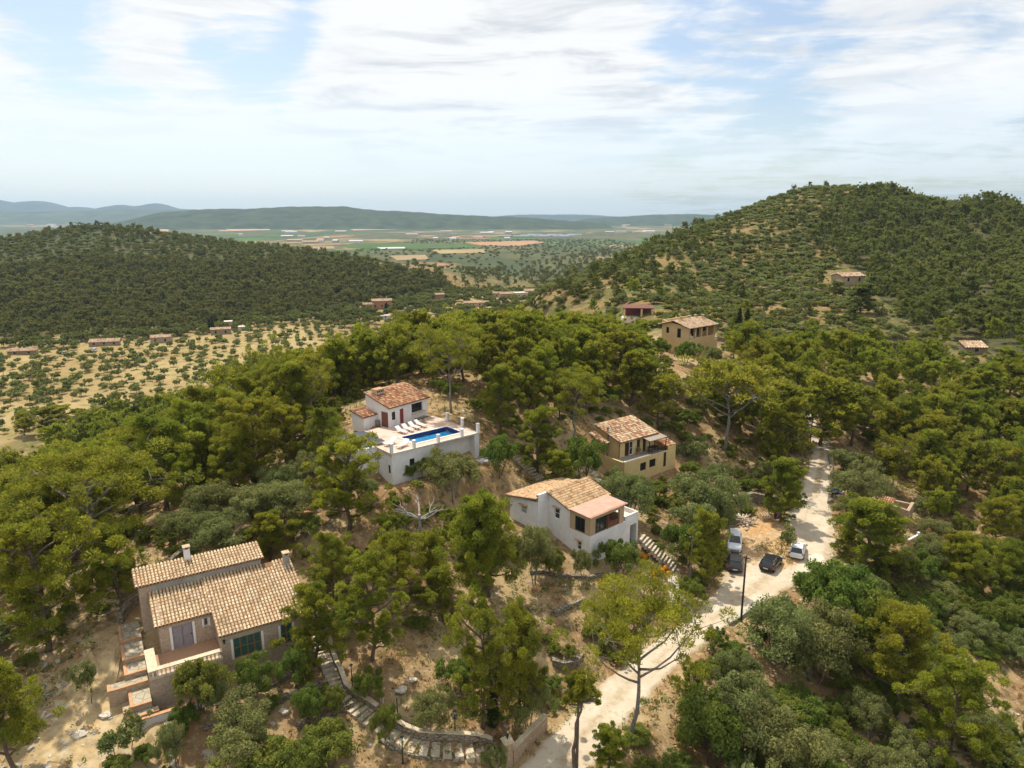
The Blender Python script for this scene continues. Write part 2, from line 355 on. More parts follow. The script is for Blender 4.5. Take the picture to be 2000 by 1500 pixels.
# the dark wooded hill on the left
for p in ((-60, 478, 700), (0, 474, 700), (150, 447, 735), (280, 458, 715), (400, 481, 690), (520, 492, 670), (640, 503, 650), (760, 520, 640), (850, 540, 620),
          (150, 560, 500), (0, 560, 490), (400, 560, 520), (600, 560, 520), (-150, 520, 560), (150, 500, 600), (300, 510, 600)): cy(*p)
cw((-380, 380, -21), (-240, 372, -21.5), (-170, 425, -21.5), (-60, 500, -22), (-20, 640, -24), (-700, 760, 10), (-560, 900, 5), (-330, 900, 0), (-180, 850, -14), (-20, 800, -26), (-560, 520, 4))
# the hill on the right
for p in ((1600, 372, 430), (1700, 378, 430), (1780, 406, 425), (1850, 426, 430), (2000, 440, 430), (2150, 456, 420), (1520, 398, 420), (1450, 428, 405), (1380, 452, 385), (1300, 482, 355), (1200, 520, 320), (1110, 552, 290), (1050, 592, 262),
          (1450, 505, 330), (1350, 560, 280), (1600, 460, 355), (1800, 470, 350), (1960, 480, 340), (1655, 548, 285), (1850, 560, 270), (1990, 570, 255), (1500, 600, 245), (1600, 640, 215), (1750, 640, 215), (1880, 690, 190), (2000, 690, 185), (1245, 612, 205), (1350, 600, 215)): cy(*p)
cw((72, 172, 5.5), (92, 170, 3.0), (60, 165, 5), (86, 146, 0.5), (112, 150, 1.5), (72, 126, -1.2), (60, 104, -3), (80, 104, -5.5), (58, 86, -4.2), (74, 84, -7.5), (45, 70, -4.5), (60, 66, -8.5), (34, 60, -3.2), (46, 52, -8), (30, 44, -5.5), (20, 50, -3.0), (14, 42, -3.0), (104, 110, -5), (90, 80, -8), (80, 55, -9), (130, 140, 0), (150, 170, 5),
   (300, 520, 44), (150, 560, 30), (60, 500, 2), (30, 400, -10), (260, 400, 45), (330, 330, 40), (230, 200, 22), (160, 90, 2), (200, 620, 20), (60, 640, -18), (420, 480, 50))
CT = np.array(CT, float)
def _warp(x, y):          # spacing of the control points grows with distance: work in a compressed plane
    r = np.sqrt(x * x + (y + 30) ** 2) + 1e-6; k = np.log1p(r / 60.0) / r
    return x * k, (y + 30) * k
_wx, _wy = _warp(CT[:, 0], CT[:, 1])
def _ker(r2): return 0.5 * r2 * np.log(r2 + 1e-12)
_n = len(CT)
_A = np.zeros((_n + 3, _n + 3)); _d2 = (_wx[:, None] - _wx) ** 2 + (_wy[:, None] - _wy) ** 2
_A[:_n, :_n] = _ker(_d2) + np.eye(_n) * 2e-5
_A[:_n, _n] = 1; _A[:_n, _n + 1] = _wx; _A[:_n, _n + 2] = _wy; _A[_n:, :_n] = _A[:_n, _n:].T
_sol = np.linalg.solve(_A, np.concatenate([CT[:, 2], [0, 0, 0]]))
PADS = []        # (x, y, yaw, hx, hy, z, feather)
ROADL = [(1010, 1505), (1075, 1440), (1118, 1400), (1168, 1350), (1235, 1285), (1300, 1240), (1362, 1196), (1404, 1150), (1424, 1108), (1440, 1040), (1518, 1020), (1556, 990), (1570, 950), (1584, 905), (1590, 872), (1588, 852), (1574, 826), (1560, 800)]
ROADR = [(1150, 1505), (1196, 1440), (1228, 1400), (1272, 1350), (1340, 1285), (1392, 1240), (1462, 1196), (1562, 1135), (1612, 1104), (1632, 1060), (1628, 1020), (1622, 990), (1620, 950), (1623, 905), (1622, 872), (1612, 852), (1592, 826), (1576, 800)]
def zroad(y): return float(np.interp(y, [20, 47, 54, 62, 68, 90, 98, 108, 119, 132, 150], [-2, -1.4, -.9, -.4, 0, .2, .6, 1.2, 2.0, 3.2, 4.2]))
def onroad(px, py):
    p = atz(px, py, 0)
    for _ in range(6): p = atz(px, py, zroad(p.y))
    return p
RL = [onroad(*p) for p in ROADL]; RR = [onroad(*p) for p in ROADR]
RL = [Vector((-6, 36, -1.8))] + RL; RR = [Vector((0.5, 36, -1.8))] + RR
ROADPOLY = [(p.x, p.y) for p in RL] + [(p.x, p.y) for p in reversed(RR)]
_cen = np.array([((a.x + b.x) / 2, (a.y + b.y) / 2, zroad((a.y + b.y) / 2), (a - b).length / 2) for a, b in zip(RL, RR)])
def height(x, y):
    x = np.atleast_1d(np.asarray(x, float)); y = np.atleast_1d(np.asarray(y, float)); out_ = np.empty(x.shape)
    for i in range(0, len(x), 40000):
        a, b = _warp(x[i:i + 40000], y[i:i + 40000])
        out_[i:i + 40000] = _ker((a[:, None] - _wx) ** 2 + (b[:, None] - _wy) ** 2) @ _sol[:_n] + _sol[_n] + _sol[_n + 1] * a + _sol[_n + 2] * b
    z = out_
    r = np.sqrt(x * x + y * y)
    plain = -25 - 14 * sstep(800, 2600, r)
    z = z + (plain - z) * np.maximum(sstep(930, 1250, r), sstep(0.85, 1.05, np.abs(x) / (y + 160.0 + 1e-6)) * sstep(700, 1000, r))
    # gentle bumps
    z = z + 0.25 * np.sin(x * .31 + 1.3 * np.sin(y * .17)) * np.sin(y * .27 + x * .05) * sstep(40, 60, r) * (1 - sstep(300, 700, r))
    # track: level across
    best = np.full(x.shape, 1e9); zr = np.zeros(x.shape)
    m = (x > -15) & (x < 90) & (y > 20) & (y < 180)
    if m.any():
        xm, ym = x[m], y[m]; bd = np.full(xm.shape, 1e9); zb = np.zeros(xm.shape)
        for k in range(len(_cen) - 1):
            p, q = _cen[k], _cen[k + 1]; dx, dy = q[0] - p[0], q[1] - p[1]; L2 = dx * dx + dy * dy + 1e-9
            t_ = np.clip(((xm - p[0]) * dx + (ym - p[1]) * dy) / L2, 0, 1)
            dd = np.hypot(xm - p[0] - t_ * dx, ym - p[1] - t_ * dy) - (p[3] + t_ * (q[3] - p[3]))
            up = dd < bd; bd = np.where(up, dd, bd); zb = np.where(up, p[2] + t_ * (q[2] - p[2]), zb)
        f = 1 - sstep(0.8, 4.5, bd); zm = z[m]; z[m] = zm + (zb - zm) * f
    for (cx, cy_, yaw, hx, hy, pz, fe) in PADS:
        dx, dy = x - cx, y - cy_; ca, sa = math.cos(yaw), math.sin(yaw)
        lx, ly = dx * ca + dy * sa, -dx * sa + dy * ca
        dd = np.maximum(np.abs(lx) - hx, np.abs(ly) - hy)
        z = z + (pz - z) * (1 - sstep(0, fe, dd))
    return z
def zat(x, y): return float(height([x], [y])[0])
_T = 30 * np.power(1.012, np.arange(520))
def gp(px, py, h=0.0, tmin=30.0):
    """point of the ground (raised by h) seen at a pixel"""
    r = pxdir(px, py); n = r.length; T = _T[_T > tmin]
    X, Y, Z = r.x / n * T, r.y / n * T, CAMZ + r.z / n * T
    dlt = Z - height(X, Y) - h
    k = np.argmax(dlt < 0)
    if dlt[k] >= 0: return None
    if k == 0: k = 1
    f = dlt[k - 1] / (dlt[k - 1] - dlt[k]); t = T[k - 1] + f * (T[k] - T[k - 1])
    x, y = r.x / n * t, r.y / n * t
    return Vector((x, y, zat(x, y)))
# house platforms, in world metres (filled in before the ground is meshed)
STO, STY = Vector((-29.73, 52.88, 5.0)), R(31.5)
WHO, WHY = Vector((8.5, 71.5, 3.2)), R(42)
YEO, YEY = Vector((15.9, 95.15, 7.0)), R(37.5)
POO, POY = Vector((-14.05, 78.9, 14.0)), R(40.5)
def loc2w(O, yaw, x, y): return O.x + x * math.cos(yaw) - y * math.sin(yaw), O.y + x * math.sin(yaw) + y * math.cos(yaw)
def pad(O, yaw, x0, x1, y0, y1, z, fe):
    cx, cy_ = loc2w(O, yaw, (x0 + x1) / 2, (y0 + y1) / 2); PADS.append((cx, cy_, yaw, (x1 - x0) / 2, (y1 - y0) / 2, z, fe))
pad(STO, STY, -4.0, 12, 4.5, 9.5, 5.2, 3)          # behind the stone house
pad(STO, STY, -1, 13, -5.6, -3.2, 2.3, 1.5)        # garden terrace in front
pad(POO, POY, 4, 14.5, 6, 15, 13.95, 3)
pad(POO, POY, 0, 13, -3.2, -1.0, 10.4, 2)
pad(WHO, WHY, -3.2, -1.0, 7, 11, 6.0, 2)
pad(YEO, YEY, 0, 11.5, -2.6, -1.0, 3.5, 1.5)
# ------------------------------------------------------------------ building kit
class Wl:
    """a vertical wall plane from a to b (outside on the right hand when walking a -> b)"""
    def __init__(s, a, b):
        s.a = Vector((a[0], a[1])); dv = Vector((b[0] - a[0], b[1] - a[1])); s.L = dv.length; s.d = dv.normalized(); s.n = Vector((s.d.y, -s.d.x))
    def p(s, u, v, off=0.0): q = s.a + s.d * u + s.n * off; return (q.x, q.y, v)
    def bar(s, mb, u0, u1, v0, v1, o0, o1, t=None):
        i = len(mb.v); mb.v += [s.p(u0, v0, o1), s.p(u1, v0, o1), s.p(u1, v0, o0), s.p(u0, v0, o0), s.p(u0, v1, o1), s.p(u1, v1, o1), s.p(u1, v1, o0), s.p(u0, v1, o0)]
        for q in ((3, 2, 1, 0), (4, 5, 6, 7), (0, 1, 5, 4), (1, 2, 6, 5), (2, 3, 7, 6), (3, 0, 4, 7)): mb.f.append(tuple(i + k for k in q)); mb.t.append(t)
    def wall(s, mb, z0, z1, ops=(), th=.28, top=None, t=None):
        """outer and inner skins with real openings; top=(zl, zr) adds a sloping head"""
        us = sorted({0, s.L} | {o[0] for o in ops} | {o[1] for o in ops}); vs = sorted({z0, z1} | {o[2] for o in ops} | {o[3] for o in ops})
        for i in range(len(us) - 1):
            for j in range(len(vs) - 1):
                uc, vc = (us[i] + us[i + 1]) / 2, (vs[j] + vs[j + 1]) / 2
                if any(o[0] < uc < o[1] and o[2] < vc < o[3] for o in ops): continue
                a, b, c, d_ = us[i], us[i + 1], vs[j], vs[j + 1]
                mb.quad(s.p(a, c), s.p(b, c), s.p(b, d_), s.p(a, d_), t); mb.quad(s.p(b, c, -th), s.p(a, c, -th), s.p(a, d_, -th), s.p(b, d_, -th), t)
        for a, b, c, d_ in [o[:4] for o in ops]:
            mb.quad(s.p(a, c, -th), s.p(b, c, -th), s.p(b, c), s.p(a, c), t); mb.quad(s.p(a, d_), s.p(b, d_), s.p(b, d_, -th), s.p(a, d_, -th), t)
            mb.quad(s.p(a, c), s.p(a, d_), s.p(a, d_, -th), s.p(a, c, -th), t); mb.quad(s.p(b, d_), s.p(b, c), s.p(b, c, -th), s.p(b, d_, -th), t)
        if top:
            zl, zr = top
            for o_, fl in ((0, 0), (-th, 1)):
                q = [s.p(0, z1, o_), s.p(s.L, z1, o_)] + ([s.p(s.L, zr, o_)] if zr > z1 + .01 else []) + ([s.p(0, zl, o_)] if zl > z1 + .01 else [])
                mb.poly(q[::-1] if fl else q, t)
            mb.quad(s.p(0, zl), s.p(s.L, zr), s.p(s.L, zr, -th), s.p(0, zl, -th), t)
        else: mb.quad(s.p(0, z1), s.p(s.L, z1), s.p(s.L, z1, -th), s.p(0, z1, -th), t)
    def window(s, par, u0, u1, v0, v1, fm, pm, nx=2, ny=1, fw=.07, inset=.10, name='window'):
        mb = MB(); o0, o1 = -inset - .05, -inset + .02
        s.bar(mb, u0, u0 + fw, v0, v1, o0, o1); s.bar(mb, u1 - fw, u1, v0, v1, o0, o1); s.bar(mb, u0 + fw, u1 - fw, v0, v0 + fw, o0, o1); s.bar(mb, u0 + fw, u1 - fw, v1 - fw, v1, o0, o1)
        for i in range(1, nx):
            c = u0 + (u1 - u0) * i / nx; s.bar(mb, c - fw * .45, c + fw * .45, v0 + fw, v1 - fw, o0, o1 - .01)
        for j in range(1, ny):
            c = v0 + (v1 - v0) * j / ny; s.bar(mb, u0 + fw, u1 - fw, c - fw * .35, c + fw * .35, o0, o1 - .02)
        w_ = mb.build(name, M[fm], par); g = MB(); g.quad(s.p(u0, v0, o0 + .02), s.p(u1, v0, o0 + .02), s.p(u1, v1, o0 + .02), s.p(u0, v1, o0 + .02)); g.build('pane', M[pm], w_); return w_
    def door(s, par, u0, u1, v0, v1, mt, leaves=1, inset=.10, name='door'):
        mb = MB(); k = (u1 - u0) / leaves
        for i in range(leaves):
            a, b = u0 + k * i + .015, u0 + k * (i + 1) - .015; s.bar(mb, a, b, v0, v1, -inset - .06, -inset)
            for c, d_ in ((.12, .46), (.54, .92)): s.bar(mb, a + .09, b - .09, v0 + (v1 - v0) * c, v0 + (v1 - v0) * d_, -inset - .01, -inset + .022)
        d = mb.build(name, M[mt], par); h = MB(); s.bar(h, u1 - .14, u1 - .09, v0 + .95, v0 + 1.12, -inset + .02, -inset + .06); h.build('handle', M['dark_metal'], d); return d
TILES = {
 'stone': [((.58, .43, .265), 6), ((.62, .48, .31), 5), ((.52, .36, .21), 3), ((.45, .29, .17), 1.2), ((.65, .53, .37), 2), ((.56, .40, .24), 4)],
 'tan': [((.62, .42, .235), 6), ((.60, .44, .26), 4), ((.50, .30, .16), 2), ((.36, .18, .10), 1.3), ((.56, .36, .20), 4)],
 'red': [((.46, .22, .115), 5), ((.54, .33, .18), 4), ((.36, .145, .075), 3), ((.60, .42, .25), 2), ((.28, .12, .065), 1.5)],
 'mixed': [((.64, .47, .29), 4), ((.68, .56, .40), 3), ((.48, .23, .125), 3), ((.36, .17, .10), 2.5), ((.70, .62, .50), 1.2), ((.56, .36, .2), 3)],
 'far': [((.43, .30, .19), 5), ((.50, .38, .26), 4), ((.36, .22, .13), 3)],
}
def tiles(name, par, P0, U, V, pal, seed=1, pitch=.24, row=.40, keep=None, label=None, segs=4, thick=.10):
    """barrel tiles over the parallelogram P0, P0+U (along the eave), P0+V (up the slope), on a thin board"""
    rs_ = random.Random(seed); P0, U, V = Vector(P0), Vector(U), Vector(V); lu, lv = U.length, V.length; u, v = U.normalized(), V.normalized(); n = u.cross(v).normalized()
    if n.z < 0: n = -n
    nc, nr_ = max(2, round(lu / pitch)), max(1, round(lv / row)); pu, pv = lu / nc, lv / nr_; mb = MB(); cs = [c for c, w_ in TILES[pal]]; ws_ = [w_ for c, w_ in TILES[pal]]
    prof = [(-.37, 0), (-.25, .66), (0, 1.0), (.25, .66), (.37, 0)] if segs == 4 else [(-.5, 0), (0, 1), (.5, 0)]
    pt = {}
    for j in range(nr_):
        for i in range(nc):
            if keep and not keep((i + .5) / nc, (j + .5) / nr_): continue
            jit = rs_.uniform(-.012, .012); a = P0 + u * (pu * (i + .5) + jit) + v * (pv * j - .03); b = a + v * (pv + .06)
            k = (i // 5, j // 4)
            if k not in pt: pt[k] = rs_.uniform(.90, 1.08)
            c = rs_.choices(cs, ws_)[0]; f = rs_.uniform(.92, 1.08) * pt[k]; c = tuple(x * f for x in c); up = .045 + rs_.uniform(0, .014); am = pu * .40
            q = len(mb.v)
            for x, h in prof: mb.v.append(tuple(a + u * (x * pu) + n * (h * am + up)))
            for x, h in prof: mb.v.append(tuple(b + u * (x * pu * .94) + n * (h * am * .92 + .012)))
            m_ = len(prof)
            for s_ in range(m_ - 1): mb.f.append((q + s_, q + s_ + 1, q + m_ + s_ + 1, q + m_ + s_)); mb.t.append(c)
            mb.f.append(tuple(q + s_ for s_ in reversed(range(m_)))); mb.t.append((.06, .04, .03))
    o = mb.build(name, M['tile'], par)
    if label: o['label'] = label
    bd = MB(); i = len(bd.v); c0 = P0; dn = -n * thick
    bd.v += [tuple(x) for x in (c0, c0 + U, c0 + U + V, c0 + V, c0 + dn, c0 + U + dn, c0 + U + V + dn, c0 + V + dn)]
    for q in ((0, 1, 2, 3), (7, 6, 5, 4), (1, 0, 4, 5), (2, 1, 5, 6), (3, 2, 6, 7), (0, 3, 7, 4)): bd.f.append(q); bd.t.append(None)
    bd.build('roof_board', M['roof_gutter'], o); return o
def steps(name, pts, width, mt, label, cat='stairs', group=None, rise=None, tread=.62, thick=.5, parent=None, gapc=None):
    """a flight of stone treads along a path of points; every tread a part"""
    pts = [Vector(p) for p in pts]; seg = [(pts[i + 1] - pts[i]).length for i in range(len(pts) - 1)]; tot = sum(seg); n = max(3, int(tot / tread))
    r = empty(name, pts[0], 0, label, cat, group); rs_ = random.Random(len(pts) * 7 + int(tot))
    for i in range(n):
        s = tot * (i + .5) / n; k = 0
        while k < len(seg) - 1 and s > seg[k]: s -= seg[k]; k += 1
        p = pts[k].lerp(pts[k + 1], s / seg[k]); dv = (pts[k + 1] - pts[k]).normalized(); an = math.atan2(dv.y, dv.x) + rs_.uniform(-.05, .05)
        mb = MB(); q = p - pts[0]; mb.obox((q.x, q.y), an, tot / n * .37, width / 2 * rs_.uniform(.94, 1.04), q.z - thick, q.z + .03)
        mb.build('tread', M[mt], r)
        if gapc:
            m2 = MB(); m2.obox((q.x, q.y), an, tot / n * .62, width / 2 * .97, q.z - thick, q.z - .16); m2.build('riser', M[gapc], r)  # darker stone behind the gaps: shade between treads put into its colour
    return r
def lowwall(name, pts, th, h, mt, label, cat='wall', cap=None, foot=.6, capw=.05, group=None, zfix=None):
    """a wall following the ground (or given z) along plan points"""
    P = []
    for i in range(len(pts) - 1):
        a, b = Vector(pts[i][:2]), Vector(pts[i + 1][:2]); m_ = max(1, int((b - a).length / 1.2))
        za = pts[i][2] if len(pts[i]) > 2 else None; zb = pts[i + 1][2] if len(pts[i + 1]) > 2 else None
        for k in range(m_): q = a.lerp(b, k / m_); P.append((q, None if za is None else za + (zb - za) * k / m_))
    P.append((Vector(pts[-1][:2]), pts[-1][2] if len(pts[-1]) > 2 else None))
    Z = [q[1] if q[1] is not None else zat(q[0].x, q[0].y) for q in P]; o0 = P[0][0]; r = empty(name, (o0.x, o0.y, Z[0]), 0, label, cat, group)
    def strip(mb, half, lo, hi):
        for i in range(len(P)):
            dv = (P[min(i + 1, len(P) - 1)][0] - P[max(i - 1, 0)][0]).normalized(); nn = Vector((-dv.y, dv.x)) * half; q = P[i][0] - o0; z = Z[i] - Z[0]
            for s_, zz_ in ((1, lo), (-1, lo), (-1, hi), (1, hi)): mb.v.append((q.x + nn.x * s_, q.y + nn.y * s_, z + zz_))
        for i in range(len(P) - 1):
            a = i * 4
            for q in ((0, 1), (1, 2), (2, 3), (3, 0)): mb.f.append((a + q[0], a + q[1], a + 4 + q[1], a + 4 + q[0])); mb.t.append(None)
        e = (len(P) - 1) * 4; mb.f += [(3, 2, 1, 0), (e, e + 1, e + 2, e + 3)]; mb.t += [None, None]
    mb = MB(); strip(mb, th / 2, -foot, h); mb.build('wall_body', M[mt], r)
    if cap: mb = MB(); strip(mb, th / 2 + capw, h, h + .08); mb.build('coping', M[cap], r)
    return r
# ------------------------------------------------------------------ ground sheet (a fan of rings round the viewpoint, out to the horizon)
def ground_material():
    m = bpy.data.materials.new('ground_soil'); m.use_nodes = True; t = NT(m.node_tree)
    b = m.node_tree.nodes['Principled BSDF']; b.inputs['Roughness'].default_value = 1.0; b.inputs['Specular IOR Level'].default_value = 0.05
    pos = t.n('ShaderNodeNewGeometry').outputs['Position']
    z = t.n('ShaderNodeAttribute', attribute_name='zone'); sp = t.n('ShaderNodeSeparateColor'); t.put(sp.inputs[0], z.outputs['Color'])
    orch, plain, scrub = sp.outputs[0], sp.outputs[1], sp.outputs[2]
    # garden hillside: rusty needle litter, straw, bare earth, pale limestone
    a1 = t.noise(pos, 0.16, 6, .62); a2 = t.noise(t.scale(pos, (1, 1, 1), loc=(31, 7, 3)), 0.55, 6, .65); a3 = t.noise(t.scale(pos, (1, 1, 1), loc=(3, 77, 3)), 1.7, 5, .65); a4 = t.noise(pos, 5.0, 4, .7)
    col = t.mix(t.ramp(a1, .40, .62), c4(.265, .160, .078), c4(.40, .295, .155))
    col = t.mix(t.ramp(a2, .50, .66), col, c4(.135, .100, .045))
    col = t.mix(t.ramp(a3, .52, .70, 0, .75), col, c4(.48, .375, .22))
    col = t.mix(t.ramp(a4, .55, .75, 0, .6), col, c4(.11, .085, .04))
    rk = t.math('MULTIPLY', t.ramp(t.noise(t.scale(pos, (1, 1, 1), loc=(8, 1, 44)), 0.9, 6, .75, .6), .58, .64), t.ramp(t.noise(pos, .09, 3), .45, .60))
    col = t.mix(t.math('MULTIPLY', rk, .85), col, c4(.50, .44, .34))
    # scrubby hill: straw between dull green
    hs = t.mix(t.ramp(t.noise(pos, .05, 6, .65), .42, .60), c4(.215, .150, .066), c4(.10, .108, .038))
    hs = t.mix(t.ramp(t.noise(pos, .35, 5, .7), .50, .68), hs, c4(.30, .21, .10))
    col = t.mix(scrub, col, hs)
    wood = z.outputs['Alpha']; col = t.mix(wood, col, t.mix(t.ramp(t.noise(pos, .12, 5, .7), .35, .65), c4(.050, .062, .024), c4(.105, .095, .045)))
    # ploughed orchard
    oc = t.mix(t.ramp(t.noise(pos, .030, 5, .6), .38, .62), c4(.30, .210, .095), c4(.37, .280, .135))
    oc = t.mix(t.ramp(t.noise(pos, .22, 6, .68), .47, .66, 0, .9), oc, c4(.185, .18, .065))
    oc = t.mix(t.ramp(t.noise(pos, .9, 4, .7), .55, .70, 0, .5), oc, c4(.34, .20, .075))
    col = t.mix(orch, col, oc)
    # the wide plain: field patchwork, hedges, dark tree cover
    v = t.n('ShaderNodeTexVoronoi', feature='F1', distance='CHEBYCHEV'); t.put(v.inputs['Vector'], t.scale(pos, (.0031, .0024, 0), rot=(0, 0, R(12)))); v.inputs['Scale'].default_value = 1; v.inputs['Randomness'].default_value = .9
    vs = t.n('ShaderNodeSeparateColor'); t.put(vs.inputs[0], v.outputs['Color'])
    rp = t.n('ShaderNodeValToRGB'); t.put(rp.inputs[0], vs.outputs[0]); cr = rp.color_ramp; cr.interpolation = 'CONSTANT'
    els = [(0, (.125, .115, .050)), (.34, (.30, .22, .11)), (.46, (.14, .125, .055)), (.62, (.34, .25, .13)), (.70, (.075, .15, .035)), (.76, (.12, .12, .05)), (.90, (.36, .20, .11)), (.94, (.26, .21, .12))]
    while len(cr.elements) < len(els): cr.elements.new(1.0)
    for e, (p_, c_) in zip(cr.elements, els): e.position = p_; e.color = c4(c_)
    pl = rp.outputs[0]
    pl = t.mix(t.ramp(t.noise(t.scale(pos, (1, .55, 1)), .006, 7, .72), .42, .56, 0, .90), pl, c4(.060, .078, .040))
    pl = t.mix(t.ramp(t.noise(pos, .035, 5, .75), .50, .62, 0, .8), pl, c4(.052, .062, .028))
    col = t.mix(plain, col, pl)
    t.put(b.inputs['Base Color'], col)
    bp = t.n('ShaderNodeBump'); bp.inputs['Strength'].default_value = .6; bp.inputs['Distance'].default_value = .12
    t.put(bp.inputs['Height'], t.math('ADD', a4, t.math('MULTIPLY', rk, 1.5))); t.put(b.inputs['Normal'], bp.outputs[0])
    M['ground'] = m
ground_material()
def px_area(pts):
    """pixels -> an area of ground in metres"""
    return [(q.x, q.y) for q in (gp(*p) for p in pts) if q is not None]
ORCH = px_area([(-60, 880), (0, 868), (130, 838), (260, 790), (460, 730), (610, 700), (700, 655), (640, 618), (520, 628), (300, 640), (120, 652), (0, 672), (-60, 690)])
BARE = px_area([(900, 640), (760, 640), (700, 600), (870, 570), (1060, 560), (1080, 590)])
r0, az = [], np.radians(np.linspace(-78, 78, 521))
rr = 10.0
while rr < 26000:
    r0.append(rr); rr *= 1.0105 if rr < 160 else (1.0135 if rr < 1200 else 1.04)
r0 = np.array(r0)
GX = (r0[:, None] * np.sin(az)).ravel(); GY = (r0[:, None] * np.cos(az)).ravel() - 8.0
GZ = height(GX, GY)
rad = np.hypot(GX, GY)
GZ = GZ - np.maximum(rad - 4000, 0) * 0.0008      # falls away to the coast
GZ += (np.random.RandomState(5).rand(len(GX)) - .5) * .16 * (rad < 140)
def soft(poly, s):        # blurred membership of an area
    return sum(inpoly(GX + dx * s, GY + dy * s, poly).astype(float) for dx in (-1, -.3, .3, 1) for dy in (-1, -.3, .3, 1)) / 16
wo = np.maximum(soft(ORCH, 6), soft(BARE, 8))
ws = np.maximum(sstep(60, 110, GX - 0.1 * GY) * sstep(40, 70, GX), sstep(150, 200, GY)) * (1 - wo)
ws = np.clip(ws, 0, 1)
wp = sstep(640, 900, rad)
_px, _py, _ = proj(GX, GY, GZ)
ww = inpoly(_px, _py, [(-300, 480), (0, 462), (100, 440), (200, 436), (400, 468), (640, 496), (860, 540), (880, 562), (620, 607), (330, 642), (0, 670), (-300, 690)]) * (GY > 370) * (GY < 900) * .92
ww = np.maximum(ww, inpoly(_px, _py, [(1660, 378), (1800, 375), (2300, 400), (2300, 800), (1960, 700), (1790, 640), (1690, 560), (1640, 500), (1580, 470)]) * (GY > 185) * .85)
nr, na = len(r0), len(az); idx = np.arange(nr * na).reshape(nr, na)
Q = np.stack([idx[:-1, :-1], idx[:-1, 1:], idx[1:, 1:], idx[1:, :-1]], -1).reshape(-1, 4)[:, ::-1]
me = np_mesh('ground', np.stack([GX, GY, GZ], 1), Q, M['ground'], smooth=True)
a = me.attributes.new('zone', 'FLOAT_COLOR', 'POINT')
a.data.foreach_set('color', np.stack([wo, wp, ws, ww], 1).astype(np.float32).ravel())
tag(link('ground', me), kind='structure')

# ------------------------------------------------------------------ dirt track, turning place, distant ridges
def track_material():
    m = bpy.data.materials.new('white_track'); m.use_nodes = True; t = NT(m.node_tree)
    b = m.node_tree.nodes['Principled BSDF']; b.inputs['Roughness'].default_value = 1; b.inputs['Specular IOR Level'].default_value = .05
    pos = t.n('ShaderNodeNewGeometry').outputs['Position']; at = t.n('ShaderNodeAttribute', attribute_name='across'); s_ = t.n('ShaderNodeSeparateColor'); t.put(s_.inputs[0], at.outputs['Color'])
    col = t.mix(t.ramp(t.noise(pos, .35, 6, .65), .35, .65), c4(.56, .485, .375), c4(.47, .385, .275))
    col = t.mix(t.ramp(t.noise(pos, 1.6, 6, .7), .52, .72, 0, .6), col, c4(.34, .24, .14))
    col = t.mix(t.ramp(t.noise(pos, 7, 4, .7), .55, .75, 0, .35), col, c4(.26, .19, .12))
    col = t.mix(t.math('MULTIPLY', s_.outputs[0], t.ramp(t.noise(pos, .8, 5, .7), .36, .60, .15, 1)), col, c4(.30, .20, .095))      # crown and verges
    t.put(b.inputs['Base Color'], col)
    bp = t.n('ShaderNodeBump'); bp.inputs['Strength'].default_value = .4; bp.inputs['Distance'].default_value = .05
    t.put(bp.inputs['Height'], t.noise(pos, 2.5, 6, .7)); t.put(b.inputs['Normal'], bp.outputs[0]); M['track'] = m
track_material()
def ribbon(Ls, Rs, n, lift, jit, seed):
    rs = np.random.RandomState(seed); V, A = [], []; K = 15
    def samp(P, s):
        i = min(int(s), len(P) - 2); return P[i].lerp(P[i + 1], s - i)
    tot = len(Ls) - 1
    for i in range(n + 1):
        s = tot * i / n; l, r = samp(Ls, s), samp(Rs, s); dv = (r - l).normalized(); wd = (r - l).length
        l = l - dv * (rs.rand() * jit + .25); r = r + dv * (rs.rand() * jit + .25)
        for k in range(K):
            u = k / (K - 1); p = l.lerp(r, u); V.append((p.x, p.y))
            e = abs(u - .5) * 2; a_ = max(float(sstep(.72, 1.0, e)), .55 * (1 - float(sstep(.08, .24, e))) if wd >= 4.4 and s < 9.5 else 0, .9 * (1 - float(sstep(.10, .26, e))) if 2.2 < wd < 4.4 else 0); A.append(a_)
    V = np.array(V); Z = height(V[:, 0], V[:, 1])
    ee = np.tile(np.abs(np.linspace(-1, 1, K)), n + 1)
    Z = Z + lift - .16 * (ee > .99)
    idx = np.arange((n + 1) * K).reshape(n + 1, K)
    Q = np.stack([idx[:-1, :-1], idx[:-1, 1:], idx[1:, 1:], idx[1:, :-1]], -1).reshape(-1, 4)
    me = np_mesh('dirt_track', np.column_stack([V, Z]), Q, M['track'], smooth=True)
    a = me.attributes.new('across', 'FLOAT_COLOR', 'POINT'); A = np.array(A); a.data.foreach_set('color', np.stack([A, A, A, A * 0 + 1], 1).astype(np.float32).ravel())
    return me
tag(link('dirt_track', ribbon(RL, RR, 150, .10, .45, 3)), kind='structure')
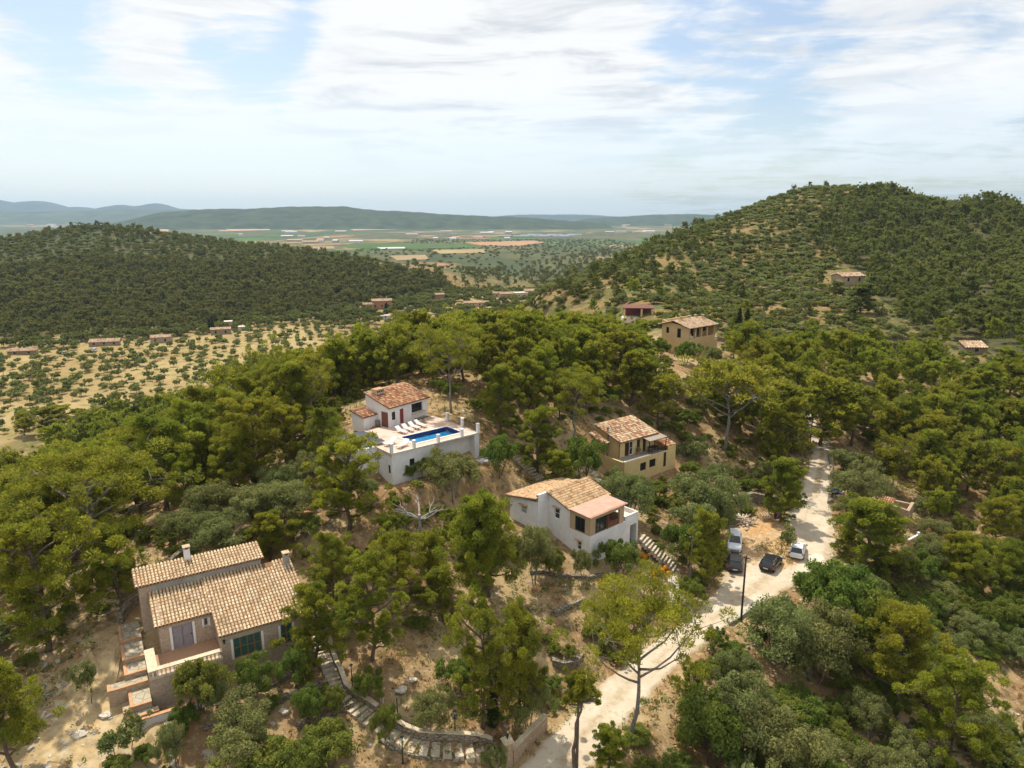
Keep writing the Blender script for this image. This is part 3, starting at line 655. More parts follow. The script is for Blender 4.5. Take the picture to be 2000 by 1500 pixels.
def flat_patch(name, pts, mat_, lift, kind='structure', jit=.3, seed=1):
    """a filled area draped on the ground: centre fan in rings"""
    rs = np.random.RandomState(seed); n = 64; P = [Vector((*p, 0)) for p in pts]; cx = sum((p for p in P), Vector()) / len(P); ring = []
    for i in range(n):
        s = len(P) * i / n; k = int(s); q = P[k].lerp(P[(k + 1) % len(P)], s - k); ring.append(q + (q - cx).normalized() * (rs.rand() - .5) * jit * 2)
    V = [(cx.x, cx.y)]; K = 8
    for k in range(1, K + 1): V += [(cx.x + (q.x - cx.x) * k / K, cx.y + (q.y - cx.y) * k / K) for q in ring]
    V = np.array(V); Z = height(V[:, 0], V[:, 1]) + lift; Z[-n:] -= .10
    F = [(0, 1 + i, 1 + (i + 1) % n, 1 + (i + 1) % n) for i in range(n)]
    mb = MB(); mb.v = [tuple(v) for v in np.column_stack([V, Z])]; mb.f = [(0, 1 + i, 1 + (i + 1) % n) for i in range(n)]
    for k in range(K - 1):
        for i in range(n):
            j = (i + 1) % n; mb.f.append((1 + k * n + i, 1 + (k + 1) * n + i, 1 + (k + 1) * n + j, 1 + k * n + j))
    mb.t = [None] * len(mb.f); o = mb.build(name, mat_, smooth=True); return tag(o, kind=kind)
mat('parking_earth', (.43, .29, .155), 1.0, .22, 1.6, spec=.05, dirt=(.48, .38, .25), dirt_scale=.5, dirt_amt=.9, bump=.3)
mat('orange_earth', (.45, .27, .125), 1.0, .2, 2.0, spec=.05, bump=.3)
mat('pale_dust', (.60, .54, .44), 1.0, .08, 2.0, spec=.05)
flat_patch('parking_ground', [(p.x, p.y) for p in (onroad(*q) for q in ((1425, 1035), (1470, 1012), (1545, 1012), (1560, 1050), (1575, 1100), (1530, 1122), (1490, 1090), (1470, 1110), (1432, 1090)))], M['parking_earth'], .125, seed=4)
flat_patch('orange_soil', [(p.x, p.y) for p in (onroad(*q) for q in ((1455, 1045), (1470, 1024), (1515, 1020), (1518, 1034), (1490, 1046)))], M['orange_earth'], .16, seed=6)
flat_patch('dusty_patch', [(p.x, p.y) for p in (onroad(*q) for q in ((1580, 1090), (1590, 1082), (1606, 1084), (1612, 1094), (1600, 1104), (1584, 1102)))], M['pale_dust'], .15, jit=.2, seed=8)

mat('wooded_ridge', (.050, .062, .030), 1.0, .35, .012, spec=.0)
mat('far_range', (.06, .065, .05), 1.0, .2, .002, spec=.0)
mat('far_ridge', (.075, .085, .05), 1.0, .3, .004, spec=.0, dirt=(.05, .06, .03), dirt_scale=.01)
def ridge(name, Y, prof, depth, mat_, rough, seed, zb=-60, nx=260, ny=26):
    """a long hill: its crest follows (pixel x, pixel y) at distance Y, its flanks fall away over `depth` metres"""
    rs = np.random.RandomState(seed); P = [aty(p[0], p[1], Y) for p in prof]
    xs = np.linspace(P[0].x, P[-1].x, nx); zs = np.interp(xs, [p.x for p in P], [p.z for p in P])
    nzs = sum(np.sin(xs / depth * f + rs.rand() * 9) * rough / (i + 1) for i, f in enumerate((3, 7, 13, 29, 61)))
    k = np.ones(3) / 3; zs = np.convolve(np.pad(zs, 1, 'edge'), k, 'valid') + nzs * np.clip((zs - zb) / 120, 0, 1)
    V = []
    for j in range(ny):
        v = j / (ny - 1) * 2 - 1; f = math.cos(v * math.pi / 2) ** 1.3 if abs(v) < 1 else 0
        for i in range(nx):
            V.append((xs[i], Y + v * depth + 60 * math.sin(xs[i] / 300), zb + max(0, zs[i] - zb) * f * (1 + .12 * math.sin(xs[i] / depth * 9 + 2 * v + math.sin(xs[i] / depth * 23)) * (1 - f) )))
    idx = np.arange(nx * ny).reshape(ny, nx); Q = np.stack([idx[:-1, :-1], idx[:-1, 1:], idx[1:, 1:], idx[1:, :-1]], -1).reshape(-1, 4)
    return tag(link(name, np_mesh(name, V, Q, mat_, smooth=True)), kind='structure')
ridge('wooded_ridge_hill', 5200, [(180, 448), (280, 430), (340, 416), (420, 409), (520, 404), (600, 402), (670, 403), (720, 409), (790, 415), (880, 420), (990, 422), (1080, 428), (1180, 436)], 900, M['wooded_ridge'], 5, 1)
ridge('low_ridge_hill', 6800, [(1080, 440), (1150, 427), (1210, 424), (1260, 420), (1330, 418), (1420, 419), (1520, 418), (1640, 430)], 800, M['wooded_ridge'], 4, 2)
ridge('coast_headland', 10500, [(930, 424), (1010, 419), (1080, 419), (1150, 420), (1220, 423), (1300, 426)], 900, M['far_range'], 4, 3)
ridge('mountains', 11000, [(-420, 420), (-250, 392), (-120, 396), (-40, 386), (0, 391), (28, 399), (46, 392), (72, 390), (96, 397), (118, 405), (150, 404), (178, 408), (200, 409), (222, 403), (244, 401), (266, 405), (286, 401), (300, 397), (318, 402), (336, 408), (380, 407), (420, 412), (470, 424)], 1300, M['far_range'], 9, 4)
ridge('far_slope', 8200, [(-300, 425), (-100, 418), (0, 413), (120, 413), (260, 410), (400, 411), (460, 420)], 900, M['far_ridge'], 5, 6)
# ------------------------------------------------------------------ air
hz = MB(); hz.box(-13000, 13000, -200, 14500, -70, 345)
mh = bpy.data.materials.new('haze_air'); mh.use_nodes = True; th = NT(mh.node_tree); mh.node_tree.nodes.clear()
oh = th.n('ShaderNodeOutputMaterial'); pv = th.n('ShaderNodeVolumePrincipled'); pv.inputs['Color'].default_value = c4(.55, .78, 1.0); pv.inputs['Density'].default_value = 0.000060; pv.inputs['Anisotropy'].default_value = 0.2
th.L.new(pv.outputs[0], oh.inputs['Volume']); tag(hz.build('haze', mh), kind='stuff')
# ------------------------------------------------------------------ foliage library
def cards(cl, n_per, size, rs, flat=.75, up=.25, tint0=None, aspect=.5, shell=.55, woody=0.0, radial=0.0):
    """leaf-sized quads spread through a set of clumps (x, y, z, r) -> verts, faces, tint"""
    cl = np.asarray(cl, float); N = len(cl) * n_per
    c = np.repeat(cl, n_per, 0)
    d = rs.normal(size=(N, 3)); d /= np.linalg.norm(d, axis=1)[:, None]
    lo = (d[:, 2] < -.2) & (rs.rand(N) < .55); d[lo, 2] *= -1
    rad = shell + (1.08 - shell) * rs.rand(N) ** .7
    p = c[:, :3] + d * (c[:, 3] * rad)[:, None] * np.array([1, 1, flat])
    nrm = d * .7 + rs.normal(size=(N, 3)) * .55 + np.array([0, 0, up]); nrm /= np.linalg.norm(nrm, axis=1)[:, None]
    a = np.cross(nrm, rs.normal(size=(N, 3))); a /= np.linalg.norm(a, axis=1)[:, None]; b = np.cross(nrm, a)
    if radial:
        a = d * radial + rs.normal(size=(N, 3)) * .5 + np.array([0, 0, .25]); a /= np.linalg.norm(a, axis=1)[:, None]; b = np.cross(a, rs.normal(size=(N, 3)) * .6 + np.array([0, 0, .9])); b /= np.linalg.norm(b, axis=1)[:, None]
    s = size * (.55 + .9 * rs.rand(N)); a *= s[:, None]; b *= (s * aspect)[:, None]
    V = np.stack([p - a, p - b + a * .15, p + a, p + b + a * .15], 1).reshape(-1, 3)
    F = np.arange(N * 4).reshape(N, 4)
    t0 = (rs.rand(len(cl)) if tint0 is None else np.asarray(tint0))
    T = np.stack([np.clip(np.repeat(t0, n_per) + rs.normal(size=N) * .16, 0, 1), rs.rand(N), np.where(rs.rand(N) < woody, .75, 0)], 1)
    return V, F, T
def curve(p0, p1, sag, n=5, wob=.0, rs=None):
    p0, p1 = Vector(p0), Vector(p1); o = []
    for i in range(n + 1):
        u = i / n; q = p0.lerp(p1, u); q.z += sag * math.sin(math.pi * u) if sag else 0
        if wob and 0 < i < n: q += Vector(rs.normal(size=3)) * wob
        o.append(q)
    return o
def pine(seed, H=10., W=6.6, base=.42, limbs=13, lod=1.0, flatten=.85, lean=.0, dens=1.0, vmin=.42, rise=1.0, cut=0.):
    rs = np.random.RandomState(seed); mb = MB()
    top = Vector((lean * H + rs.normal() * .25, rs.normal() * .25, H * .93)); tr = curve((0, 0, -.6), top, 0, 7, .12, rs)
    for i, q in enumerate(tr): q.x += math.sin(i * .9 + seed) * .16
    r0 = .018 * H + .03; mb.tube(tr, [r0 * (1 - .82 * (i / 7)) for i in range(8)], 7)
    def at(u): i = min(int(u * 7), 6); return tr[i].lerp(tr[i + 1], u * 7 - i)
    cl, tn = [], []; ga = rs.rand() * 6
    for k in range(limbs):
        u = base + (0.97 - base) * (k + .3 * rs.rand()) / limbs; f = (u - base) / (1 - base)
        ga += 2.39996 + rs.normal() * .25
        L = W / 2 * ((1.08 - .62 * f) if seed % 3 else (.50 + .58 * math.sin(math.pi * min(1, .22 + f * .74)))) * (.72 + .5 * rs.rand())
        if f > .8: L *= .65
        p = at(u); e = p + Vector((math.cos(ga) * L, math.sin(ga) * L, L * rise * (.30 + .45 * f + .25 * rs.rand())))
        e.z = min(e.z, H * .96)
        pts = curve(p, e, -.08 * L, 4, .06, rs); mb.tube(pts, [r0 * .42 * (1 - .75 * i / 4) + .012 for i in range(5)], 5)
        tint = rs.rand() * .9
        m = 5 + int(rs.rand() * 4)
        for j in range(m):
            v = vmin + (1.04 - vmin) * (j + rs.rand() * .5) / m; q = pts[0].lerp(pts[4], min(v, 1.05))
            sd_ = Vector(rs.normal(size=3)) * (.30 * L * v); sd_.z = sd_.z * .9 + .1
            c_ = q + sd_; r_ = (.34 + .36 * rs.rand()) * W / 6.6
            cl.append((c_.x, c_.y, c_.z + .2, r_)); tn.append(np.clip(tint + rs.normal() * .18, 0, 1))
            if rs.rand() < .55: mb.tube([q, c_], [.035, .012], 4, False)
    for j in range(4):
        cl.append((top.x + rs.normal() * .45, top.y + rs.normal() * .45, H * (.9 + .07 * rs.rand()) - .1, .55 * W / 6.6)); tn.append(.5 + .5 * rs.rand())
    kp = [i for i, q in enumerate(cl) if q[2] > cut * H]; cl = [cl[i] for i in kp]; tn = [tn[i] for i in kp]
    V, F, T = cards(cl, int(max(7, 300 * dens / lod ** 1.75)), .118 * lod, rs, flatten, .35, tn, .30, .45, .05, .9)
    return mb, (V, F, T)
def bushy(seed, H=4., W=5., lod=1.0, n=46, leaf=.12, low=.12, trunks=3, per=190, rough=.30, woody=.04, fl=.85):
    """rounded crown of many small clumps (olive, mastic, carob, shrub)"""
    rs = np.random.RandomState(seed); mb = MB(); cl, tn = [], []
    lob = [(rs.normal() * .22 * W, rs.normal() * .22 * W, (.45 + .3 * rs.rand()) * H, (.24 + .14 * rs.rand()) * W) for _ in range(6)]
    lob.append((0, 0, H * .62, W * .33))
    for k in range(n):
        l = lob[k % len(lob)]; d = rs.normal(size=3); d /= np.linalg.norm(d)
        if d[2] < -.35: d[2] *= -.6
        q = np.array([l[0] + d[0] * l[3], l[1] + d[1] * l[3], l[2] + d[2] * l[3] * .82]) * (1 - rough * .35 * rs.rand())
        q[2] = np.clip(q[2], H * low + .15, H - .2); rr_ = W * (.075 + .065 * rs.rand()); cl.append((*q, rr_)); tn.append(np.clip(.45 + .9 * rs.normal() * .3, 0, 1))
    for k in range(trunks):
        an = 6.28 * k / trunks + rs.rand(); e = Vector((math.cos(an) * W * .2, math.sin(an) * W * .2, H * .62)); pts = curve((math.cos(an) * .12, math.sin(an) * .12, -.4), e, 0, 4, .07, rs)
        mb.tube(pts, [.05 + .012 * H] + [(.045 + .012 * H) * (1 - .2 * i) for i in range(1, 5)], 6)
        for j in range(4):
            c_ = cl[int(rs.rand() * n)]; mb.tube([pts[2 + j % 3], Vector(c_[:3])], [.04, .012], 4, False)
    V, F, T = cards(cl, int(max(5, per / lod ** 1.75)), leaf * lod, rs, fl, .2, tn, .5, .35, woody)
    return mb, (V, F, T)
def cypress(seed, H=8., W=1.5, lod=1.):
    rs = np.random.RandomState(seed); mb = MB(); mb.tube([(0, 0, -.4), (0, 0, H * .5), (0, 0, H * .9)], [.14, .09, .03], 6); cl = []
    for k in range(44):
        u = (k + .5) / 44; r_ = W / 2 * math.sin(math.pi * min(1, .16 + .84 * u)) ** .7; an = k * 2.4; cl.append((math.cos(an) * r_ * .55, math.sin(an) * r_ * .55, H * (.04 + .93 * u), r_ * .5 + .12))
    V, F, T = cards(cl, int(max(6, 110 / lod ** 1.75)), .11 * lod, rs, 1.5, .1, None, .45, .6)
    return mb, (V, F, T)
PROTO = {}
def proto(key, gen, leaf, bark, whole=False):
    mb, (V, F, T) = gen
    tm = mb.mesh('trunk', M[bark], True)
    if whole:        # one mesh, two materials, for trees too far off to show their parts
        tv = np.array(mb.v); q = [f if len(f) == 4 else None for f in mb.f]; q = np.array([f for f in q if f is not None])
        me = np_mesh(key[0], np.concatenate([V, tv]), np.concatenate([F, q + len(V)]), [M[leaf], M[bark]], np.concatenate([T, np.ones((len(q), 3)) * .5]), np.concatenate([np.zeros(len(F)), np.ones(len(q))]))
        PROTO[key] = (me, None)
    else:
        PROTO[key] = (np_mesh('crown', V, F, M[leaf], T), tm)
PV = {'pine': [], 'olive': [], 'shrub': [], 'almond': [], 'cypress': [], 'openpine': []}
for lod, L in ((1.0, 0), (1.9, 1), (3.2, 2)):
    wh = L == 2
    for i in range(7 if L < 2 else 5):
        s = 11 + i
        proto(('pine', L, i), pine(s, 10, [6.6, 5.6, 7.4, 6.0, 5.0, 7.0, 6.2][i], [.24, .20, .30, .16, .18, .34, .22][i], [19, 19, 18, 22, 18, 17, 21][i], lod, dens=.9), 'far_leaves' if wh else 'pine_needles', 'bark', wh)
    for i in range(3):
        proto(('openpine', L, i), pine(60 + i, 10, 8.4, .48, 16, lod, .7, .03, dens=.62, vmin=.80, rise=1.8, cut=.58), 'pine_needles', 'grey_bark', wh)
    for i in range(5 if L < 2 else 4):
        proto(('olive', L, i), bushy(31 + i, 4.2, 5.2, lod, 60, .085, .10, 3, 260, .5, .05), 'olive_leaves', 'grey_bark', wh)
        proto(('shrub', L, i), bushy(71 + i, 3.2, 4.4, lod, 56, .09, .02, 3, 260, .35, .03), 'shrub_leaves', 'bark', wh)
    for i in range(4):
        proto(('almond', L, i), bushy(131 + i, 3.8, 4.2, lod * 1.15, 30, .13, .30, 1, 110, .8, .10), 'almond_leaves', 'bark', wh)
    proto(('cypress', L, 0), cypress(5, 8, 1.6, lod), 'cypress_leaves', 'bark', wh)
NV = {k: {L: sum(1 for q in PROTO if q[0] == k and q[1] == L) for L in (0, 1, 2)} for k in PV}
PH = {'pine': (10., 6.4), 'openpine': (10., 8.4), 'olive': (4.2, 5.2), 'shrub': (3.2, 4.4), 'almond': (3.8, 4.2), 'cypress': (8., 1.6)}
NAME = {'pine': 'pine_tree', 'openpine': 'pine_tree', 'olive': 'olive_tree', 'shrub': 'shrub', 'almond': 'almond_tree', 'cypress': 'cypress_tree'}
CATG = {'pine': 'tree', 'openpine': 'tree', 'olive': 'tree', 'shrub': 'bush', 'almond': 'tree', 'cypress': 'tree'}
TREES = []      # every individual: dict(obj, kind, x, y, z, h)
_tr = random.Random(4)
def plant(kind, x, y, z, h, wd=None, label=None, group=None, variant=None, rz=None):
    dep = proj(x, y, z)[2]; L = 0 if dep < 108 else (1 if dep < 215 else 2)
    H, W = PH[kind]; wd = wd or h * W / H
    v = _tr.randrange(NV[kind][L]) if variant is None else variant % NV[kind][L]
    cm, tm = PROTO[(kind, L, v)]; rz = _tr.random() * 6.28 if rz is None else rz
    sc = (wd / W, wd / W, h / H)
    if tm is None:
        o = link(NAME[kind], cm, None, (x, y, z - .1)); o.rotation_euler = (0, 0, rz); o.scale = sc; tag(o, label, CATG[kind], group)
    else:
        o = empty(NAME[kind], (x, y, z - .1), rz, label, CATG[kind], group); o.scale = sc
        link('trunk', tm, o); link('crown', cm, o)
    TREES.append(dict(o=o, kind=kind, x=x, y=y, z=z, h=h, w=wd, L=L)); return o
PLANTED = []       # (x, y, radius): ground already taken
def hand(kind, px, ptop, pbase, wpx, label, group=None, variant=None, rz=None):
    g = gp(px, pbase)
    _, _, dep = proj(g.x, g.y, g.z)
    # height so that the tip reaches ptop
    lo, hi = .5, 30.
    for _ in range(30):
        h = (lo + hi) / 2
        if proj(g.x, g.y, g.z + h)[1] > ptop: lo = h
        else: hi = h
    wd = wpx * dep / FPX
    # the crown's near side hangs lower in the picture than its tip: take some of the width off the height
    h = max(h - wd * .10, .6)
    PLANTED.append((g.x, g.y, wd * .42)); return plant(kind, g.x, g.y, g.z, h, wd, label, group, variant, rz)
# ------------------------------------------------------------------ small far houses: where they stand (pixel of the foot), size in metres, turn, colours
HOUSES = [
 # px, py, w, d, h, turn, roof, wall colour, label
 (316, 668, 11, 7, 3.6, 14, 'gable', (.42, .33, .24), 'pale farmhouse with a tiled roof among the almond trees'),
 (432, 652, 12, 6, 3.6, 18, 'gable', (.34, .25, .18), 'brown stone farmhouse beside the two orchard cypresses'),
 (447, 642, 5, 5, 5.5, 18, 'flat', (.46, .36, .28), 'small square tower house behind the brown stone farmhouse'),
 (474, 645, 5, 4, 2.8, 10, 'flat', (.55, .50, .45), 'tiny pale shed right of the brown stone farmhouse'),
 (205, 674, 16, 4, 2.4, 16, 'shed', (.36, .27, .19), 'long low orchard shed with a brown roof behind two white cars'),
 (45, 692, 14, 3, 2.2, 14, 'shed', (.30, .22, .15), 'low brown stone shed at the left end of the orchards'),
 (746, 600, 16, 9, 6.0, 12, 'gable', (.42, .23, .13), 'brown two storey valley house with a low wing'),
 (718, 602, 10, 7, 3.6, 12, 'gable', (.42, .28, .20), 'low tiled building left of the brown valley house'),
 (858, 590, 8, 7, 7.5, 20, 'gable', (.36, .22, .14), 'reddish tower shaped house in the valley'),
 (930, 598, 22, 8, 3.6, 8, 'gable', (.56, .38, .26), 'long low tiled building on bare earth in the valley'),
 (990, 582, 15, 9, 4.5, 15, 'gable', (.40, .28, .20), 'largest tiled house at the left of the valley hamlet'),
 (972, 580, 9, 8, 4.0, -10, 'gable', (.48, .38, .30), 'tiled house at the left edge of the valley hamlet'),
 (1016, 580, 12, 8, 4.5, 25, 'flat', (.56, .48, .40), 'pale flat roofed house in the middle of the valley hamlet'),
 (1038, 576, 14, 9, 4.5, 6, 'gable', (.52, .34, .24), 'orange roofed house at the right of the valley hamlet'),
 (1084, 553, 8, 7, 5.0, 20, 'gable', (.52, .40, .32), 'small pale house at the foot of the right hill'),
 (752, 622, 7, 5, 2.6, 20, 'flat', (.58, .56, .54), 'white flat shed in front of the pine ridge'),
 (795, 608, 5, 4, 2.6, 10, 'flat', (.60, .58, .55), 'small white shed right of the brown valley house'),
 (1655, 552, 12, 8, 3.4, 16, 'gable', (.46, .34, .22), 'tile roofed house half hidden on the wooded right hill'),
 (1900, 688, 6.5, 4, 2.0, -4, 'shed', (.24, .19, .13), 'old stone hut with a mossy tiled roof on the right hillside'),
]
SITE_AT = []
HOUSES = [(a, b, c * .85, d_ * .85, e * .78, f, g_, tuple(x * .82 for x in h_), i) for a, b, c, d_, e, f, g_, h_, i in HOUSES]
for (px, py, w_, d_, h_, tn, rf, wc, lb) in HOUSES:
    g = gp(px, py, 0, 120); SITE_AT.append(g); r_ = max(w_, d_) * .62 + 1.5; dv = Vector((-g.x, -g.y, 0)).normalized()
    SITES0 = [(g.x, g.y, r_), (g.x + dv.x * (r_ * .9 + 2), g.y + dv.y * (r_ * .9 + 2), r_ * .85)]
    for q in SITES0: PLANTED.append((q[0], q[1], q[2] - 1.0))
# ------------------------------------------------------------------ the trees and bushes one can tell apart
HT = [
 # kind, x of the crown, top, foot, width (pixels of the 2000 wide frame), label
 ('pine', 680, 842, 1035, 145, 'broad pine in front of the left end of the white pool terrace'),
 ('openpine', 195, 885, 1130, 255, 'wide leaning pine with bare lower trunk left of the stone house roof'),
 ('pine', 95, 995, 1270, 190, 'tall pine at the picture edge left of the stone house'),
 ('pine', 20, 1285, 1520, 150, 'pine cut by the lower left corner of the photo'),
 ('pine', 325, 800, 995, 150, 'dense pine whose trunk foot shows above the chimney end of the stone house'),
 ('pine', 618, 1120, 1300, 120, 'young pine covering the right end of the stone house roof'),
 ('pine', 728, 1080, 1290, 130, 'rounded pine between the stone house and the garden steps'),
 ('pine', 650, 1035, 1180, 80, 'slim pine behind the right chimney of the stone house'),
 ('pine', 530, 985, 1095, 95, 'low pine behind the back roof strip of the stone house'),
 ('pine', 945, 1172, 1420, 125, 'left one of the twin pines above the garden gate'),
 ('pine', 1015, 1182, 1415, 110, 'right one of the twin pines above the garden gate'),
 ('pine', 922, 948, 1190, 140, 'big dark pine left of the white house below the dead tree'),
 ('pine', 955, 985, 1170, 110, 'dense pine beside the left gable of the white house'),
 ('pine', 782, 1035, 1180, 100, 'yellow green pine just under the dead tree branches'),
 ('pine', 865, 1105, 1215, 80, 'low bushy pine on the slope above the twin pines'),
 ('openpine', 1238, 1160, 1440, 212, 'large open crowned pine with bare grey limbs standing over the track'),
 ('pine', 1690, 955, 1118, 160, 'dense dark pine right of the turning place', None, 3),
 ('pine', 1525, 880, 1020, 95, 'dark pine between the log pile and the track', None, 3),
 ('openpine', 1120, 728, 870, 112, 'umbrella pine left of the yellow house above the stairs'),
 ('openpine', 880, 648, 806, 112, 'pine with a bare trunk right of the pool house roof'),
 ('pine', 1374, 992, 1140, 82, 'bushy pine left of the silver car'),
 ('openpine', 1415, 706, 880, 165, 'open pine with spreading limbs right of the yellow house'),
 ('pine', 1605, 722, 870, 130, 'tall pine at the top end of the track'),
 ('pine', 1535, 738, 850, 100, 'pine left of the top end of the track'),
 ('pine', 1660, 745, 870, 110, 'pine right of the top end of the track'),
 ('pine', 1050, 790, 925, 100, 'pine right of the pool terrace beside the stone stairs'),
 ('pine', 1090, 870, 960, 70, 'small pine next to the stone stairs above the white house'),
 ('pine', 1190, 1412, 1520, 85, 'yellow green young pine at the lower edge right of the track'),
 ('pine', 1350, 1290, 1390, 60, 'young pine right of the open crowned pine by the track'),
 ('olive', 450, 985, 1080, 130, 'large grey olive behind the white chimney of the stone house'),
 ('olive', 560, 925, 1015, 110, 'grey olive left of the reddish steps under the pines'),
 ('olive', 500, 930, 1020, 110, 'olive uphill of the large grey olive behind the stone house'),
 ('olive', 410, 930, 1020, 100, 'olive between the bare trunked leaning pine and the reddish steps'),
 ('olive', 240, 1085, 1165, 70, 'grey olive at the back left corner of the stone house'),
 ('olive', 885, 872, 975, 108, 'grey green olive in front of the long pool wall'),
 ('olive', 1348, 905, 1030, 135, 'large round olive right of the white house'),
 ('olive', 1228, 912, 1010, 95, 'olive between the white house and the yellow house'),
 ('olive', 1045, 1008, 1140, 85, 'grey olive by the left wall of the white house'),
 ('olive', 1137, 1060, 1130, 42, 'thin olive at the front corner of the white house'),
 ('shrub', 1210, 1052, 1132, 72, 'green bush under the right wall of the white house'),
 ('shrub', 1080, 1065, 1125, 55, 'dark green bush below the left wall of the white house'),
 ('shrub', 497, 1280, 1362, 74, 'round carob under the green glazed window of the stone house'),
 ('shrub', 388, 1282, 1392, 96, 'fresh green carob in front of the stone house balustrade'),
 ('olive', 412, 1325, 1400, 60, 'small grey olive beside the carob in front of the balustrade'),
 ('almond', 265, 1385, 1465, 62, 'right one of two small trees on the bare slope below the stone house'),
 ('almond', 228, 1412, 1485, 55, 'left one of two small trees on the bare slope below the stone house'),
 ('olive', 346, 1405, 1495, 62, 'slender olive beside the narrow path below the stone house'),
 ('shrub', 362, 1375, 1432, 48, 'bright green bush at the corner of the white retaining wall'),
 ('shrub', 285, 1450, 1495, 46, 'low round bush at the lower edge under the two small trees'),
 ('olive', 480, 1375, 1490, 140, 'broad olive on the lower garden terrace'),
 ('shrub', 535, 1440, 1530, 130, 'leafy bush at the lower edge below the broad olive'),
 ('shrub', 650, 1410, 1495, 120, 'wide green bush left of the curved garden steps'),
 ('shrub', 610, 1450, 1540, 90, 'bush at the lower edge left of the thin lamp post'),
 ('olive', 832, 1340, 1440, 84, 'round young olive above the bend of the garden steps'),
 ('shrub', 755, 1372, 1450, 52, 'upright evergreen bush standing against the garden steps'),
 ('almond', 176, 1285, 1375, 48, 'thin young tree on the bare slope left of the stone house'),
 ('shrub', 655, 1335, 1400, 50, 'small bush on the landing of the garden steps'),
 ('shrub', 605, 1345, 1415, 60, 'dark bush below the low wall right of the stone house'),
 ('shrub', 715, 1310, 1370, 62, 'dark bush right of the upper garden steps'),
 ('shrub', 580, 1255, 1345, 60, 'dark bush at the right corner of the stone house front'),
 ('pine', 598, 1240, 1345, 45, 'little pale pine at the top of the garden steps'),
 ('shrub', 977, 845, 930, 72, 'bright green bush at the right end of the pool wall'),
 ('shrub', 1140, 850, 950, 80, 'dark bush left of the yellow house'),
 ('almond', 1530, 1020, 1082, 40, 'small tree between the parked cars'),
 ('shrub', 1390, 1222, 1270, 40, 'round green bush on the verge of the track'),
 ('cypress', 962, 1330, 1420, 24, 'small dark cypress between the twin pines'),
 ('shrub', 905, 1285, 1350, 80, 'light green bush left of the twin pines'),
 ('olive', 1030, 1310, 1420, 80, 'olive bush above the wall right of the garden gate'),
 ('olive', 960, 1440, 1520, 50, 'bush growing beside the garden gate pillar'),
 ('shrub', 1345, 1130, 1180, 55, 'rounded bush at the foot of the stairs to the white house'),
 ('shrub', 1338, 1015, 1105, 80, 'dense bush right of the stairs to the white house'),
 ('olive', 1395, 950, 1045, 85, 'olive behind the log pile'),
 ('olive', 1665, 905, 985, 95, 'grey olive on the right verge of the track'),
 ('shrub', 1760, 1075, 1140, 70, 'bush below the white and red balustrade'),
 ('olive', 1800, 1030, 1110, 75, 'grey olive right of the white and red balustrade'),
 ('shrub', 1620, 1095, 1240, 140, 'glossy green carob at the bend of the track'),
 ('olive', 1520, 1155, 1300, 150, 'grey green olive at the head of the thicket below the turning place'),
 ('olive', 1590, 1180, 1330, 150, 'olive in the thicket right of the utility pole'),
 ('shrub', 1680, 1150, 1300, 130, 'tall carob in the thicket right of the turning place'),
 ('pine', 1745, 1170, 1390, 160, 'broad grey green pine inside the thicket at the lower right'),
 ('pine', 1850, 1290, 1510, 150, 'pine near the lower right corner beside the bare grass strip'),
 ('olive', 1440, 1290, 1440, 150, 'olive in the thicket right of the open crowned pine'),
 ('olive', 1520, 1370, 1520, 150, 'olive near the lower edge of the thicket'),
 ('shrub', 1390, 1360, 1500, 140, 'dark green bush at the lower edge right of the open crowned pine'),
 ('cypress', 1442, 598, 655, 12, 'left cypress of the pair beside the ochre hillside house'),
 ('cypress', 1456, 600, 668, 13, 'right cypress of the pair beside the ochre hillside house'),
 ('shrub', 1475, 665, 715, 50, 'deep green tree below the cypresses of the ochre house'),
 ('pine', 1432, 640, 700, 45, 'dark tree at the right wall of the ochre hillside house'),
 ('almond', 1372, 688, 732, 26, 'small round tree on a thin trunk below the ochre house'),
 ('pine', 1312, 642, 672, 18, 'dark little tree at the left gable of the ochre house'),
 ('shrub', 1338, 662, 712, 46, 'bush at the front wall of the ochre house'),
 ('olive', 1396, 668, 716, 40, 'grey bush at the lower right corner of the ochre house'),
 ('shrub', 1288, 656, 700, 44, 'bush left of the ochre house'),
 ('pine', 1678, 545, 612, 62, 'dark pine below the half hidden hill house'),
 ('pine', 1632, 545, 580, 34, 'small pine at the left end of the half hidden hill house'),
 ('pine', 1705, 535, 570, 36, 'pine right of the half hidden hill house'),
 ('shrub', 1880, 682, 700, 24, 'bush half covering the mossy stone hut'),
 ('pine', 105, 786, 848, 90, 'pine standing at the lower edge of the orchards on the left'),
 ('pine', 178, 796, 852, 85, 'pine right beside the lower orchard pine'),
 ('pine', 50, 800, 850, 40, 'small pine left of the lower orchard pines'),
 ('shrub', 795, 902, 938, 36, 'bush at the left foot of the long pool wall'),
 ('shrub', 838, 892, 930, 46, 'low bush at the foot of the long pool wall'),
 ('cypress', 410, 622, 648, 6, 'left cypress of the pair by the orchard farm'),
 ('cypress', 416, 622, 648, 6, 'right cypress of the pair by the orchard farm'),
 ('cypress', 755, 590, 616, 8, 'slim cypress beside the brown valley house'),
]
for h_ in HT: hand(*h_)
